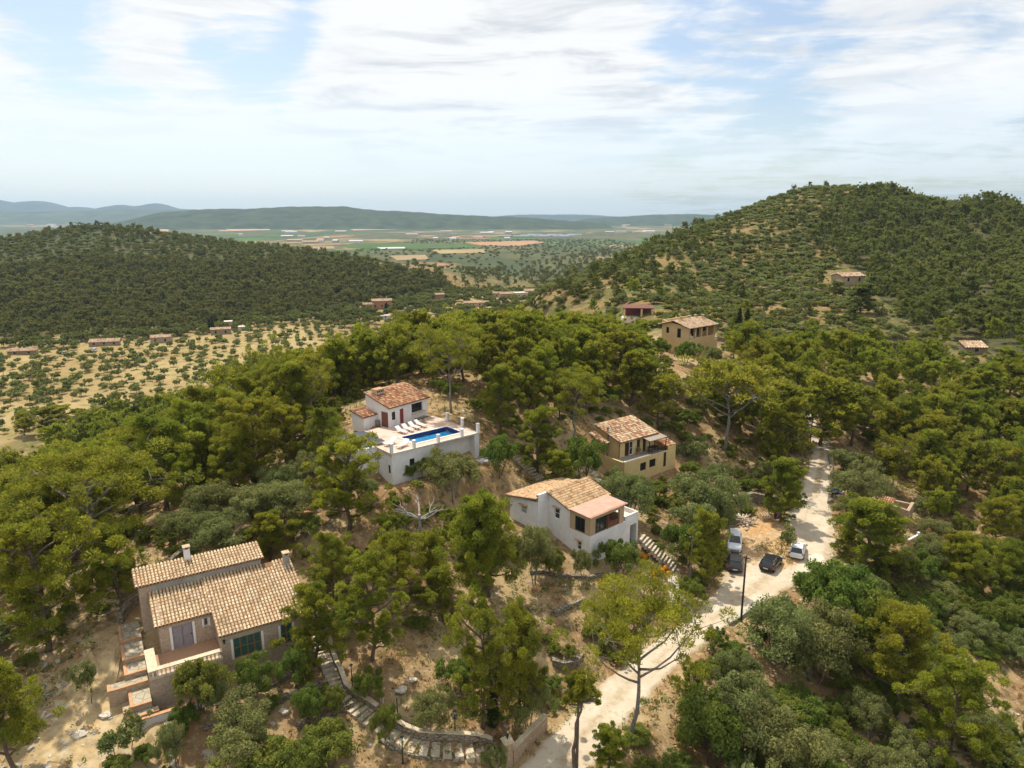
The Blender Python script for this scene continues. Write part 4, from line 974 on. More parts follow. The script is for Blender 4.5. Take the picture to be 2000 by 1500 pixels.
# ------------------------------------------------------------------ woods, scrub and orchards: find where each tree stands
rs = np.random.RandomState(77)
def grid(x0, x1, y0, y1, s, jit=.42, rot=0.0):
    nx, ny = int((x1 - x0) / s) + 1, int((y1 - y0) / s) + 1
    X, Y = np.meshgrid(x0 + np.arange(nx) * s, y0 + np.arange(ny) * s)
    X = X + (np.arange(ny) % 2)[:, None] * s * .5 if rot == 0 else X
    X = X.ravel() + (rs.rand(X.size) - .5) * 2 * jit * s; Y = Y.ravel() + (rs.rand(Y.size) - .5) * 2 * jit * s
    if rot:
        cx, cy_ = (x0 + x1) / 2, (y0 + y1) / 2; a, b = X - cx, Y - cy_; X, Y = cx + a * math.cos(rot) - b * math.sin(rot), cy_ + a * math.sin(rot) + b * math.cos(rot)
    return X, Y
# pictures regions that stay open: (depth in front of which nothing may stand, polygon)
KEEP = [
 (62, [(255, 1050), (300, 1130), (215, 1190), (225, 1300), (270, 1400), (420, 1400), (560, 1330), (640, 1320), (600, 1250), (545, 1240), (610, 1130), (570, 1080), (500, 1060), (430, 1050)]),
 (95, [(985, 940), (1090, 915), (1150, 925), (1245, 985), (1250, 1050), (1340, 1140), (1320, 1180), (1240, 1110), (1150, 1105), (1060, 1050), (990, 985)]),
 (112, [(1160, 805), (1235, 805), (1325, 855), (1325, 925), (1265, 930), (1165, 900)]),
 (110, [(675, 815), (720, 765), (840, 755), (945, 815), (948, 885), (860, 880), (780, 930), (760, 920), (745, 850)]),
 (185, [(1285, 610), (1425, 605), (1425, 690), (1330, 690)]),
 (230, [(1210, 592), (1275, 592), (1275, 622), (1210, 622)]),
 (140, [(1360, 1200), (1430, 1080), (1422, 1030), (1470, 1005), (1560, 1005), (1580, 930), (1590, 862), (1626, 862), (1626, 1010), (1650, 1090), (1600, 1110), (1480, 1195), (1370, 1270), (1230, 1400), (1150, 1500), (1010, 1500), (1110, 1410)]),
 (62, [(600, 1240), (660, 1240), (690, 1350), (760, 1410), (985, 1450), (1110, 1400), (1090, 1500), (740, 1480), (640, 1370)]),
 (70, [(60, 1330), (200, 1230), (270, 1400), (420, 1420), (640, 1370), (760, 1480), (60, 1500)]),
 (80, [(960, 1110), (1110, 1080), (1260, 1120), (1330, 1160), (1200, 1200), (1090, 1230), (1040, 1190)]),
 (300, [(1615, 528), (1690, 525), (1690, 552), (1615, 552)]),
 (210, [(1870, 666), (1925, 664), (1925, 690), (1870, 690)]),
 (112, [(1720, 960), (1775, 960), (1790, 1075), (1740, 1075)]),
 (100, [(960, 870), (1090, 940), (1110, 915), (1180, 905), (1160, 945), (1060, 945), (990, 1000), (930, 985), (930, 950)]),
 (78, [(1940, 1180), (2000, 1230), (2000, 1420), (1880, 1300)]),
 (78, [(740, 1230), (930, 1230), (930, 1420), (740, 1400)]),
 (200, [(0, 855), (60, 850), (60, 875), (0, 880)]),
]
FOOT = []        # house platforms in metres
for O, yaw, x0, x1, y0, y1 in ((STO, STY, -4, 13.5, -6.5, 8), (WHO, WHY, -3, 10, -1.5, 13), (YEO, YEY, -1.5, 12.5, -1.5, 9), (POO, POY, -3, 15, -2, 15)):
    FOOT.append([loc2w(O, yaw, *p) for p in ((x0, y0), (x1, y0), (x1, y1), (x0, y1))])
HF = (aty(1355, 660, 156).x, 156)
SITES = [(HF[0], HF[1] + 3, 11)]       # (x, y, radius) cleared for houses further off
def admit(X, Y, H_, W_, over=False):
    """which of these trees may stand"""
    Z = height(X, Y); ok = np.ones(len(X), bool)
    for F in FOOT: ok &= ~inpoly(X, Y, F)
    ok &= ~inpoly(X, Y, ROADPOLY)
    for sx, sy, sr in SITES: ok &= np.hypot(X - sx, Y - sy) > sr
    for q in ([] if over else PLANTED): ok &= np.hypot(X - q[0], Y - q[1]) > q[2] + W_ * .26
    dep = proj(X, Y, Z)[2]
    for dk, poly in KEEP:
        hit = np.zeros(len(X), bool)
        for fz in (.02, .35, .7, 1.0):
            px, py, _ = proj(X, Y, Z + H_ * fz); wpx = W_ * FPX / dep * (.45 if fz > .1 else .1)
            for o in (-1, 0, 1): hit |= inpoly(px + o * wpx, py, poly)
        ok &= ~(hit & (dep < dk))
    return ok, Z, dep
CAND = {'pine': [], 'olive': [], 'shrub': [], 'almond': []}
def zone(kind, poly, box, s, hr, wr=None, keep=1.0, jit=.42, rot=0.0, dmin=0, dmax=1e9, pt=.35, over=False):
    X, Y = grid(*box, s, jit, rot); k = rs.rand(len(X)) < keep; X, Y = X[k], Y[k]
    H_ = hr[0] + (hr[1] - hr[0]) * rs.rand(len(X)) ** 1.2; r_ = PH[kind][1] / PH[kind][0]
    W_ = H_ * r_ * (.85 + .35 * rs.rand(len(X))) if wr is None else wr[0] + (wr[1] - wr[0]) * rs.rand(len(X))
    Z = height(X, Y); px, py, dep = proj(X, Y, Z + H_ * pt)
    k = inpoly(px, py, poly) & (dep > dmin) & (dep < dmax); X, Y, H_, W_ = X[k], Y[k], H_[k], W_[k]
    ok, Z, dep = admit(X, Y, H_, W_, over); n = 0
    if poly is hill_l: ok &= ~((np.sin(X * .062 + 1.7 * np.sin(Y * .041)) * np.sin(Y * .055 + 1.3 * np.sin(X * .05)) > .38) & (Y > 235) & (rs.rand(len(X)) < .7))
    for i in np.nonzero(ok)[0]:
        PLANTED_NEW.append((X[i], Y[i], W_[i] * .36)); CAND[kind].append((X[i], Y[i], Z[i], H_[i], W_[i], dep[i])); n += 1
PLANTED_NEW = []; hill_l = None
def commit():
    PLANTED.extend(PLANTED_NEW); PLANTED_NEW.clear()
# --- pines on the near hill
zone('pine', [(-80, 910), (60, 880), (180, 840), (240, 760), (440, 700), (600, 690), (650, 800), (640, 830), (560, 900), (420, 960), (330, 1050), (250, 1100), (170, 1290), (-80, 1290)], (-190, 0, 40, 215), 5.0, (7, 11.5), keep=.9); commit()
zone('pine', [(590, 690), (640, 640), (720, 615), (900, 622), (1060, 610), (1200, 640), (1290, 680), (1330, 720), (1290, 815), (1150, 795), (1000, 835), (950, 808), (840, 770), (700, 775), (640, 800)], (-45, 50, 95, 165), 4.5, (7.5, 10.5), keep=.92); commit()
zone('pine', [(420, 960), (560, 900), (640, 840), (650, 1000), (700, 1060), (560, 1060), (330, 1060)], (-50, 0, 55, 90), 6.5, (5, 7.5), keep=.3); commit()
zone('pine', [(1300, 745), (1450, 690), (1700, 680), (1800, 700), (2600, 820), (2600, 1050), (1850, 960), (1640, 860), (1530, 905), (1400, 905), (1330, 850)], (25, 175, 90, 185), 5.3, (7, 11), keep=.72); commit()
zone('pine', [(1640, 870), (1850, 950), (2600, 1050), (2600, 1200), (1900, 1180), (1760, 1000)], (40, 150, 60, 140), 6.0, (6, 9), keep=.5); commit()
zone('pine', [(760, 930), (940, 930), (1000, 1050), (980, 1130), (760, 1180), (700, 1060)], (-20, 8, 55, 80), 4.2, (4.5, 7), keep=.6); commit()
# --- dense thicket in the lower right
zone('olive', [(1330, 1310), (1480, 1210), (1560, 1180), (1640, 1120), (1760, 1120), (2600, 1200), (2600, 1600), (1250, 1600)], (5, 110, 38, 100), 3.2, (3.0, 4.8), (3.4, 5.2), keep=.5); commit()
zone('shrub', [(1330, 1310), (1480, 1210), (1560, 1180), (1640, 1120), (1760, 1100), (2600, 1000), (2600, 1600), (1250, 1600)], (5, 130, 38, 110), 2.7, (2.2, 4.2), (2.6, 4.6), keep=.85); commit()
zone('olive', [(1310, 750), (1560, 760), (1585, 860), (1540, 930), (1400, 930), (1330, 890)], (20, 70, 84, 150), 3.6, (2.4, 4.2), keep=.6); commit()
zone('shrub', [(1310, 740), (1560, 750), (1585, 860), (1540, 930), (1400, 930), (1330, 890)], (20, 70, 84, 150), 2.6, (1.0, 2.6), keep=.7); commit()
zone('shrub', [(560, 700), (1300, 690), (1335, 850), (1150, 835), (1000, 870), (950, 815), (850, 795), (690, 775), (600, 800)], (-50, 45, 85, 150), 2.7, (.9, 2.4), keep=.62); commit()
# --- undergrowth of bushes on the near hill
near = [(-80, 900), (300, 780), (600, 760), (900, 790), (1300, 800), (1560, 850), (1560, 1000), (1420, 1060), (1380, 1200), (1100, 1420), (1000, 1420), (500, 1560), (-80, 1560)]
zone('olive', [(330, 1060), (420, 940), (640, 880), (660, 1010), (600, 1080), (450, 1060)], (-45, -5, 55, 92), 3.8, (3, 4.6), keep=.75); commit()
zone('olive', near, (-90, 60, 40, 130), 6.5, (2.6, 4.4), keep=.45); commit()
zone('shrub', near, (-90, 60, 40, 130), 2.7, (.9, 2.5), keep=.66); commit()
zone('shrub', near, (-60, 45, 40, 100), 2.0, (.5, 1.2), (.8, 1.9), keep=.32); commit()
zone('olive', [(1560, 880), (1660, 880), (1760, 960), (1960, 1080), (2060, 1220), (1800, 1130), (1640, 1100)], (35, 110, 60, 130), 4.5, (2.8, 4.4), keep=.7); commit()
zone('shrub', [(1300, 740), (2600, 760), (2600, 1250), (1640, 1000), (1560, 900), (1300, 900)], (20, 190, 60, 190), 4.6, (1.8, 3.6), keep=.55); commit()
zone('shrub', [(1320, 1310), (1480, 1200), (1560, 1170), (1640, 1110), (1760, 1090), (2600, 1000), (2600, 1600), (1200, 1600), (1190, 1440)], (5, 110, 36, 110), 1.7, (.9, 1.9), (1.3, 2.6), keep=.6); commit()
zone('shrub', near, (-75, 60, 38, 125), 1.9, (.6, 1.5), (1.0, 2.3), keep=.30); commit()
zone('shrub', [(1320, 1310), (1480, 1215), (1560, 1180), (1640, 1120), (1760, 1090), (2600, 1000), (2600, 1600), (1200, 1600), (1200, 1440)], (5, 130, 36, 110), 2.1, (1.0, 2.4), (1.6, 3.2), keep=.62, over=True); commit()
zone('shrub', near, (-75, 60, 38, 125), 2.6, (.6, 1.6), (1.0, 2.4), keep=.35, over=True); commit()
# --- hill on the right: scrub on the near flank, pine wood on the right
hill_l = [(1020, 640), (1000, 610), (1050, 565), (1100, 545), (1200, 510), (1350, 445), (1450, 410), (1600, 355), (1800, 385), (1640, 520), (1760, 640), (1960, 700), (2060, 770), (1700, 690), (1450, 700), (1290, 640), (1200, 625)]
hill_r = [(1640, 380), (1800, 370), (2600, 400), (2600, 760), (1960, 700), (1790, 640), (1690, 560), (1640, 500), (1560, 470)]
zone('pine', hill_r, (80, 480, 190, 520), 6.2, (6.5, 10), keep=.80, dmin=190); commit()
zone('pine', [(1030, 600), (1200, 505), (1350, 440), (1440, 420), (1450, 470), (1300, 540), (1180, 600), (1080, 640)], (0, 160, 220, 480), 6.5, (4, 6.5), keep=.5); commit()
zone('pine', hill_l, (-10, 260, 170, 480), 15.0, (4.5, 7), keep=.45); commit()
zone('olive', hill_l, (-10, 300, 170, 480), 5.2, (1.8, 3.6), (2.8, 4.8), keep=.66); commit()
zone('shrub', hill_l, (-10, 300, 170, 480), 3.3, (.8, 2.1), (1.6, 3.6), keep=.66); commit()
zone('shrub', hill_r, (80, 480, 190, 520), 7.0, (1.8, 3.2), keep=.5, dmin=190); commit()
# --- far side of the near hill and the valley floor
zone('pine', [(560, 690), (700, 640), (1060, 610), (1290, 660), (1100, 700), (700, 700)], (-70, 60, 140, 215), 6.0, (7, 10), keep=.6); commit()
zone('olive', [(640, 620), (760, 600), (1060, 600), (1080, 640), (640, 650)], (-90, 40, 200, 420), 6.5, (3, 5), keep=.75); commit()
# --- orchards
zone('almond', [(-60, 690), (0, 680), (130, 668), (300, 655), (520, 640), (640, 625), (700, 650), (610, 690), (460, 730), (260, 790), (130, 835), (-60, 880)], (-330, -30, 185, 440), 6.3, (2.0, 4.2), keep=.80, jit=.27, rot=R(20), pt=.1); commit()
zone('shrub', [(-60, 690), (0, 680), (130, 668), (300, 655), (520, 640), (640, 625), (700, 650), (610, 690), (460, 730), (260, 790), (130, 835), (-60, 880)], (-330, -30, 185, 440), 11, (1.2, 2.6), keep=.25, pt=.1); commit()
# --- the dark hill on the left, its skirt of bushes, and the wooded valley behind
hill_w = [(-80, 470), (0, 455), (100, 430), (200, 428), (400, 460), (640, 490), (860, 535), (880, 560), (620, 605), (330, 640), (0, 668), (-80, 670)]
FIELDS = [('green_field', [(672, 479), (700, 474), (930, 476), (934, 484), (800, 487), (680, 485)]), ('red_earth_field', [(905, 474), (1040, 470), (1066, 474), (1010, 481), (940, 480)]), ('stubble_field', [(840, 488), (945, 487), (948, 494), (860, 496)]),
          ('stubble_field', [(760, 500), (830, 498), (838, 507), (775, 509)]), ('stubble_field', [(590, 482), (650, 481), (656, 486), (600, 488)])]
FAR = {'pine': [], 'olive': []}
def far(kind, poly, box, s, hr, keep, pt=.35):
    X, Y = grid(*box, s, .45); k = rs.rand(len(X)) < keep; X, Y = X[k], Y[k]; H_ = hr[0] + (hr[1] - hr[0]) * rs.rand(len(X)); W_ = H_ * (.75 if kind == 'pine' else 1.15) * (.8 + .4 * rs.rand(len(X)))
    Z = height(X, Y); px, py, dep = proj(X, Y, Z + H_ * pt); k = inpoly(px, py, poly) & (np.hypot(X, Y) < 2600)
    for nm_, fp in FIELDS: k &= ~inpoly(px, py, fp)
    for sx, sy, sr in SITES: k &= np.hypot(X - sx, Y - sy) > sr
    FAR[kind] += list(zip(X[k], Y[k], Z[k], H_[k], W_[k]))
wv = hill_w
SITES += [(q[0], q[1], q[2]) for q in PLANTED if q[1] > 300]
far('pine', [(-80, 530), (150, 500), (400, 510), (640, 510), (860, 535), (880, 560), (620, 605), (330, 640), (0, 668), (-80, 670)], (-560, 0, 360, 800), 5.3, (4, 7.8), .86)
far('pine', hill_w, (-560, 0, 420, 800), 13, (4, 8), .7)
far('olive', hill_w, (-560, 0, 400, 820), 6.2, (2.0, 4.2), .62)
far('olive', [(0, 668), (330, 640), (620, 605), (860, 565), (900, 560), (900, 585), (640, 622), (330, 655), (0, 684)], (-420, 0, 340, 620), 5.5, (3, 5), .9)
far('pine', [(600, 480), (760, 505), (860, 530), (1000, 520), (1150, 495), (1290, 470), (1140, 545), (1070, 570), (900, 570), (860, 540), (760, 500)], (-180, 200, 560, 1500), 12, (5, 8), .42)
far('olive', [(590, 470), (1320, 455), (1140, 545), (1080, 572), (980, 555), (860, 570), (860, 530), (740, 500)], (-320, 320, 520, 2500), 16, (3.0, 4.5), .30)
far('olive', [(640, 640), (620, 605), (860, 565), (1070, 565), (1080, 600), (1000, 612), (760, 630)], (-240, 60, 330, 640), 6.5, (2.8, 5.5), .75)
# --- the 300 that show largest of each kind become things of their own; all others of that kind are one mass
def template(kind, L):
    o = []
    n = {1: 4, 2: 4, 3: 4, 4: 4}[L]; lod = {1: 2.3, 2: 3.6, 3: 5.2, 4: 7.0}[L]
    for i in range(n):
        if kind == 'pine': mb, c = pine(211 + i, 10, 7.0, [.30, .36, .22, .32][i], 14 if L < 3 else 9, lod, .8)
        elif kind == 'almond': mb, c = bushy(331 + i, 3.8, 4.2, lod, 24, .13, .3, 1, 150, .7, .05)
        elif kind == 'olive': mb, c = bushy(231 + i, 4.2, 5.2, lod, 40, .12, .08, 3, 220, .4)
        else: mb, c = bushy(271 + i, 3.2, 4.4, lod, 40, .13, .02, 3, 220, .3)
        o.append(c)
    return o
TPL = {}
def mass(name, kind, items, matn, label=None):
    """items (x, y, z, h, w): one mesh of many small trees"""
    Vs, Fs, Ts, nv = [], [], [], 0; H0, W0 = {'pine': (10., 7.), 'olive': (4.2, 5.2), 'shrub': (3.2, 4.4), 'almond': (3.8, 4.2)}[kind]
    for (x, y, z, h, wd) in items:
        dep = math.hypot(x, y); L = 1 if dep < 190 else (2 if dep < 300 else (3 if dep < 520 else 4))
        if (kind, L) not in TPL: TPL[(kind, L)] = template(kind, L)
        V, F, T = TPL[(kind, L)][rs.randint(4)]; an = rs.rand() * 6.28; ca, sa = math.cos(an) * wd / W0, math.sin(an) * wd / W0
        Vs.append(np.column_stack([V[:, 0] * ca - V[:, 1] * sa + x, V[:, 0] * sa + V[:, 1] * ca + y, V[:, 2] * h / H0 + z - .15]).astype(np.float32))
        Fs.append(F + nv); nv += len(V); t = T.copy(); t[:, 0] = np.clip(t[:, 0] * .6 + .5 * rs.rand() - .05, 0, 1); t[:, 1] = np.clip(t[:, 1] * .5 + .5 * rs.rand(), 0, 1); Ts.append(t)
    if not Vs: return
    o = link(name, np_mesh(name, np.concatenate(Vs), np.concatenate(Fs), M[matn], np.concatenate(Ts))); tag(o, kind='stuff'); return o
nh = {'pine': 0, 'olive': 0, 'shrub': 0, 'almond': 0}
for t_ in TREES:
    k = 'pine' if t_['kind'] == 'openpine' else t_['kind']
    if k in nh: nh[k] += 1
REST = {}
for k, L in CAND.items():
    L.sort(key=lambda q: (not (-30 < proj(q[0], q[1], q[2] + q[3] * .5)[0] < 2030 and proj(q[0], q[1], q[2] + q[3])[1] < 1510), -q[3] * q[4] / q[5] ** 2)); m = 300 - nh[k]
    for q in L[:m]:
        kk = 'openpine' if k == 'pine' and _tr.random() < .10 else k
        plant(kk, q[0], q[1], q[2], q[3], q[4])
    REST[k] = [q[:5] for q in L[m:]]
mass('pine_wood', 'pine', [q for q in REST['pine'] if math.hypot(q[0], q[1]) >= 235], 'far_leaves'); mass('near_pine_wood', 'pine', [q for q in REST['pine'] if math.hypot(q[0], q[1]) < 235], 'pine_needles')
mass('olive_wood', 'olive', REST['olive'], 'olive_leaves')
mass('scrub', 'shrub', REST['shrub'], 'shrub_leaves')
mass('orchard_trees', 'almond', REST['almond'], 'almond_leaves')
mass('far_pine_wood', 'pine', FAR['pine'], 'far_leaves')
mass('far_valley_bushes', 'olive', FAR['olive'], 'far_leaves')
print('COUNTS', {k: len(v) for k, v in CAND.items()}, {k: len(v) for k, v in FAR.items()}, len(TREES))
# ------------------------------------------------------------------ stone house (lower left)
H1 = empty('stone_house', STO, STY, 'nearest house, brown stone with a long ribbed tan tile roof and balustrade terrace', 'house')
S = .30
def zr1(y): return 2.62 + S * y
b = MB()
wl_l = Wl((.3, .3), (4.6, .3)); wl_r = Wl((4.6, -2.6), (12.0, -2.6)); wl_in = Wl((4.6, .3), (4.6, -2.6)); wl_w = Wl((.3, 4.2), (.3, .3)); wl_e = Wl((12.0, -2.6), (12.0, 4.2))
wl_l.wall(b, -3.2, zr1(.3), [(.95, 2.55, 0, 2.15), (3.45, 3.85, 1.35, 2.15)]); wl_in.wall(b, -3.2, zr1(-2.6), top=(zr1(.3), zr1(-2.6) + .001))
wl_r.wall(b, -4.2, zr1(-2.6) + .08, [(.95, 3.25, -.75, 1.15), (4.9, 5.9, -.75, 1.15)]); wl_w.wall(b, -3.2, zr1(.3), top=(zr1(4.2), zr1(.3) + .001)); wl_e.wall(b, -3.2, zr1(-2.6), top=(zr1(-2.6) + .001, zr1(4.2)))
Wl((-.7, 6.6), (-.7, 4.2)).wall(b, -2, 4.62); Wl((-.7, 4.2), (.3, 4.2)).wall(b, -2, 4.62); Wl((9.6, 4.2), (9.6, 6.6)).wall(b, -2, 4.62); Wl((12, 4.2), (9.6, 4.2)).wall(b, -2, zr1(4.0)); Wl((9.6, 6.6), (-.7, 6.6)).wall(b, -2, 4.62)
b.build('wall', M['house_stone'], H1)
b = MB(); Wl((.3, 4.18), (9.6, 4.18)).wall(b, 3.4, 4.64, th=.3); b.build('parapet_wall', M['grey_plaster'], H1)
tiles('roof', H1, (-.05, 0, zr1(0)), (4.55, 0, 0), (0, 4.12, 4.12 * S), 'stone', 3, pitch=.29)
tiles('roof', H1, (4.42, -2.95, zr1(-2.95) + .13), (7.85, 0, 0), (0, 7.1, 7.1 * S), 'stone', 4, pitch=.29, keep=lambda u, v: not (v > .88 and u > .68 and u < .78))
tiles('roof', H1, (-1.0, 3.95, 4.66), (10.9, 0, 0), (0, 2.75, .52), 'stone', 5, pitch=.29)
def chimney(par, x, y, z0, z1, w_, mt, cap='tile', holes=True):
    m_ = MB(); m_.box(x - w_, x + w_, y - w_, y + w_, z0, z1); c = m_.build('chimney', M[mt], par)
    m_ = MB(); m_.box(x - w_ * 1.25, x + w_ * 1.25, y - w_ * 1.25, y + w_ * 1.25, z1 + .18, z1 + .27, (.5, .36, .24))
    for i in (-1, 1):
        for j in (-1, 1): m_.box(x + i * w_ * .8 - .06, x + i * w_ * .8 + .06, y + j * w_ * .8 - .06, y + j * w_ * .8 + .06, z1, z1 + .18, (.5, .42, .34))
    m_.build('chimney_cap', M['tile'], c)
    m_ = MB(); m_.box(x - w_ * .62, x + w_ * .62, y - w_ * .62, y + w_ * .62, z1, z1 + .12); m_.build('flue', M['dark_interior'], c); return c
chimney(H1, 3.6, 6.5, 4.4, 6.15, .26, 'white_plaster'); chimney(H1, 11.75, 3.4, 2.6, 4.75, .27, 'grey_plaster')
# openings of the front
def surround(wl, par, u0, u1, v0, v1, mt='white_paint', w_=.19):
    for a_, b_ in ((u0 - w_, u0), (u1, u1 + w_)): m_ = MB(); wl.bar(m_, a_, b_, v0, v1, 0, .035); m_.build('jamb', M[mt], par)
wl_l.door(H1, .95, 2.55, 0, 2.15, 'lilac_shutter', 2, .06); surround(wl_l, H1, .95, 2.55, 0, 2.15)
wl_l.window(H1, 3.45, 3.85, 1.35, 2.15, 'white_paint', 'glass', 1); surround(wl_l, H1, 3.45, 3.85, 1.35, 2.15, w_=.12)
wl_r.window(H1, .95, 3.25, -.75, 1.15, 'orange_wood', 'green_glass', 4, 2, .08); surround(wl_r, H1, .95, 3.25, -.75, 1.15)
wl_r.window(H1, 4.9, 5.9, -.75, 1.15, 'orange_wood', 'green_glass', 2, 2, .08); surround(wl_r, H1, 4.9, 5.9, -.75, 1.15)
for wl, u, v in ((wl_r, .25, 1.0), (wl_w, 1.6, 1.4)):
    m_ = MB(); wl.bar(m_, u - .06, u + .06, v, v + .28, .02, .16); wl.bar(m_, u - .09, u + .09, v + .28, v + .33, .0, .2); m_.build('wall_lamp', M['dark_metal'], H1)
# terrace of the house
b = MB(); b.box(-.95, 4.58, -3.2, .28, -3.6, -.06); b.build('terrace_base', M['house_stone'], H1)
b = MB(); b.box(-.28, 4.56, -2.72, .27, -.055, 0); b.build('terrace_floor', M['terracotta_floor'], H1)
b = MB(); b.box(-.96, -.30, -2.72, .25, -.055, .66); b.box(-1.0, -.26, -2.74, .25, .661, .75); b.build('side_parapet', M['cream_stone'], H1)
b = MB(); b.box(-.96, 4.57, -3.21, -2.74, -.055, .10); b.build('terrace_kerb', M['cream_stone'], H1)
bal = MB(); bal.box(-1.0, 4.58, -3.26, -2.76, .66, .75); bal = bal.build('balustrade', M['cream_stone'], H1)
for i in range(17):
    m_ = MB(); x = -.65 + i * .31; m_.tube([(x, -3.0, .101), (x, -3.0, .2), (x, -3.0, .34), (x, -3.0, .52), (x, -3.0, .659)], [.06, .05, .09, .05, .06], 7); m_.build('baluster', M['white_paint'], bal)
# stepped paved path down the left side
SP = empty('stepped_path', STO, STY, 'stepped path of paved landings with orange edging left of the stone house', 'stairs')
LD = [(-2.6, -.95, 3.5, 6.4, .25), (-2.6, -.95, .9, 3.45, -.05), (-2.6, -1.0, -.75, .85, -.45), (-3.9, -1.0, -1.75, -.8, -.85), (-2.5, -1.0, -4.0, -1.8, -1.35), (-2.5, -.6, -4.7, -4.05, -1.85)]
for x0, x1, y0, y1, z in LD:
    m_ = MB(); m_.box(x0, x1, y0, y1, -5.5, z - .05); l = m_.build('landing', M['pale_masonry'], SP)
    m_ = MB(); m_.box(x0 + .22, x1 - .01, y0 + .2, y1 - .02, z - .05, z); m_.build('paving', M['crazy_paving'], l)
    m_ = MB(); m_.box(x0 - .03, x0 + .2, y0 - .03, y1, z - .05, z + .05); m_.box(x0 + .2, x1, y0 - .03, y0 + .19, z - .05, z + .03); m_.build('edging', M['terracotta_edge'], l)
m_ = MB(); m_.box(-3.05, -2.55, -3.3, -1.9, -5, -2.1); m_.build('side_step', M['pale_masonry'], SP)
# white retaining wall under the terrace
def L1(x, y, z=None): q = loc2w(STO, STY, x, y); return (q[0], q[1]) if z is None else (q[0], q[1], z)
lowwall('retaining_wall', [L1(-2.5, -4.85, 1.6), L1(1.0, -4.95, 1.6), L1(2.6, -4.9, 1.7)], .35, 1.35, 'white_plaster', 'white plastered retaining wall at the front corner of the stone house', foot=2.5, cap='terracotta_edge', capw=.02)
lowwall('retaining_wall', [L1(2.9, -5.1, 1.9), L1(5, -5.3, 1.9), L1(8, -5.2, 2.1), L1(10.3, -4.4, 2.3), L1(11.6, -3.9, 2.4)], .4, .5, 'dry_stone', 'low stone wall in front of the green glazed window of the stone house', foot=2)
lowwall('boundary_wall', [L1(2.2, 9.5), L1(5.0, 10.2), L1(9, 9.6), L1(11, 8.5)], .3, 1.3, 'dry_stone', 'rendered wall behind the white chimney of the stone house', cap='cream_stone')
lowwall('boundary_wall', [L1(-2.4, 6.8), L1(-1.5, 9.0), L1(1.5, 12.5), L1(4.5, 15.5)], .5, 1.0, 'dry_stone', 'dry stone wall running up behind the left end of the stone house')

# ------------------------------------------------------------------ white house (centre)
H2 = empty('white_house', WHO, WHY, 'white two storey house with a tan glazed corner loggia under a pink flat roof', 'house')
b = MB(); T = 3.8
wa = Wl((0, 0), (8.4, 0)); wb = Wl((0, 6.4), (0, 0)); wc = Wl((-1.7, 6.4), (0, 6.4)); wd_ = Wl((-1.7, 11.2), (-1.7, 6.4))
def zm(y): return 6.15 + (y - 3) * .30           # main roof plane
wa.wall(b, -2.5, T, [(6.95, 8.15, .5, 3.0)])
wb.wall(b, -2.5, T, [(4.55, 5.15, 1.7, 2.75)])
wb2 = Wl((0, 6.4), (0, 3.05)); wb2.wall(b, T, zm(3.0), [(.95, 1.75, T + .45, T + 1.75)], top=(zm(6.4), zm(3.05) + .001))
wc.wall(b, -1, zm(6.3)); wd_.wall(b, -1, 5.75, [(1.9, 2.9, 4.2, 5.15)], top=(5.751, 6.25))
Wl((8.4, 0), (8.4, 6.4)).wall(b, -2.5, T); Wl((6.3, 3.05), (6.3, 6.4)).wall(b, T, zm(3.0), top=(zm(3.0) + .001, zm(6.4))); Wl((6.3, 6.4), (6.3, 11.2)).wall(b, -1, 5.75, top=(6.25, 5.751)); Wl((6.3, 11.2), (-1.7, 11.2)).wall(b, -1, 5.75)
b.box(-.001 + .29, 8.1, .29, 6.1, T - .3, T - .02)
b.build('wall', M['white_plaster'], H2)
b = MB(); Wl((5.95, 0.02), (8.4, 0.02)).wall(b, T + .001, T + .55, th=.2); Wl((8.38, .25), (8.38, 6.3)).wall(b, T + .001, T + .55, th=.2); b.build('terrace_parapet', M['white_plaster'], H2)
b = MB(); b.box(6.0, 8.16, .24, 6.2, T + .002, T + .03); b.build('terrace_floor', M['pale_coping'], H2)
tiles('roof', H2, (-.35, 2.75, zm(2.75)), (7.0, 0, 0), (0, 3.75, 3.75 * .30), 'tan', 8, pitch=.26)
tiles('roof', H2, (6.65, 11.6, 5.72), (-8.75, 0, 0), (0, -5.15, 5.15 * .20), 'tan', 9, pitch=.26, keep=lambda u, v: not (u < .04))
# loggia
lg1 = Wl((0.02, 3.05), (0.02, 0.02)); lg2 = Wl((0.02, 0.02), (5.75, 0.02)); lg3 = Wl((5.75, .02), (5.75, 3.05)); Hh = 6.0
b = MB(); lg1.wall(b, T + .002, Hh, [(.75, 2.25, T + .06, Hh - .42)], .24); lg2.wall(b, T + .002, Hh, [(.85, 4.95, T + .06, Hh - .42)], .24); lg3.wall(b, T + .002, Hh, [(.6, 2.6, T + .9, Hh - .42)], .24); b.build('loggia_wall', M['tan_plaster'], H2)
lg1.window(H2, .75, 2.25, T + .06, Hh - .42, 'dark_wood', 'glass', 2, 1, .07, .12); lg2.window(H2, .85, 2.72, T + .06, Hh - .42, 'dark_wood', 'glass', 2, 1, .07, .12)
m_ = MB(); m_.box(2.86, 2.98, -.03, .09, T + .03, Hh - .43); m_.box(2.95, 4.95, .06, .10, T + .06, T + .75); m_.build('loggia_post', M['brown_door'], H2)
m_ = MB(); m_.box(.3, 5.5, .3, 3.0, T + .003, T + .035); m_.build('loggia_floor', M['terracotta_floor'], H2)
m_ = MB(); m_.box(2.9, 3.4, 1.2, 1.8, T + .04, T + .5); m_.box(2.9, 3.02, 1.2, 1.8, T + .5, T + .95); m_.build('armchair', M['dark_wood'], H2)
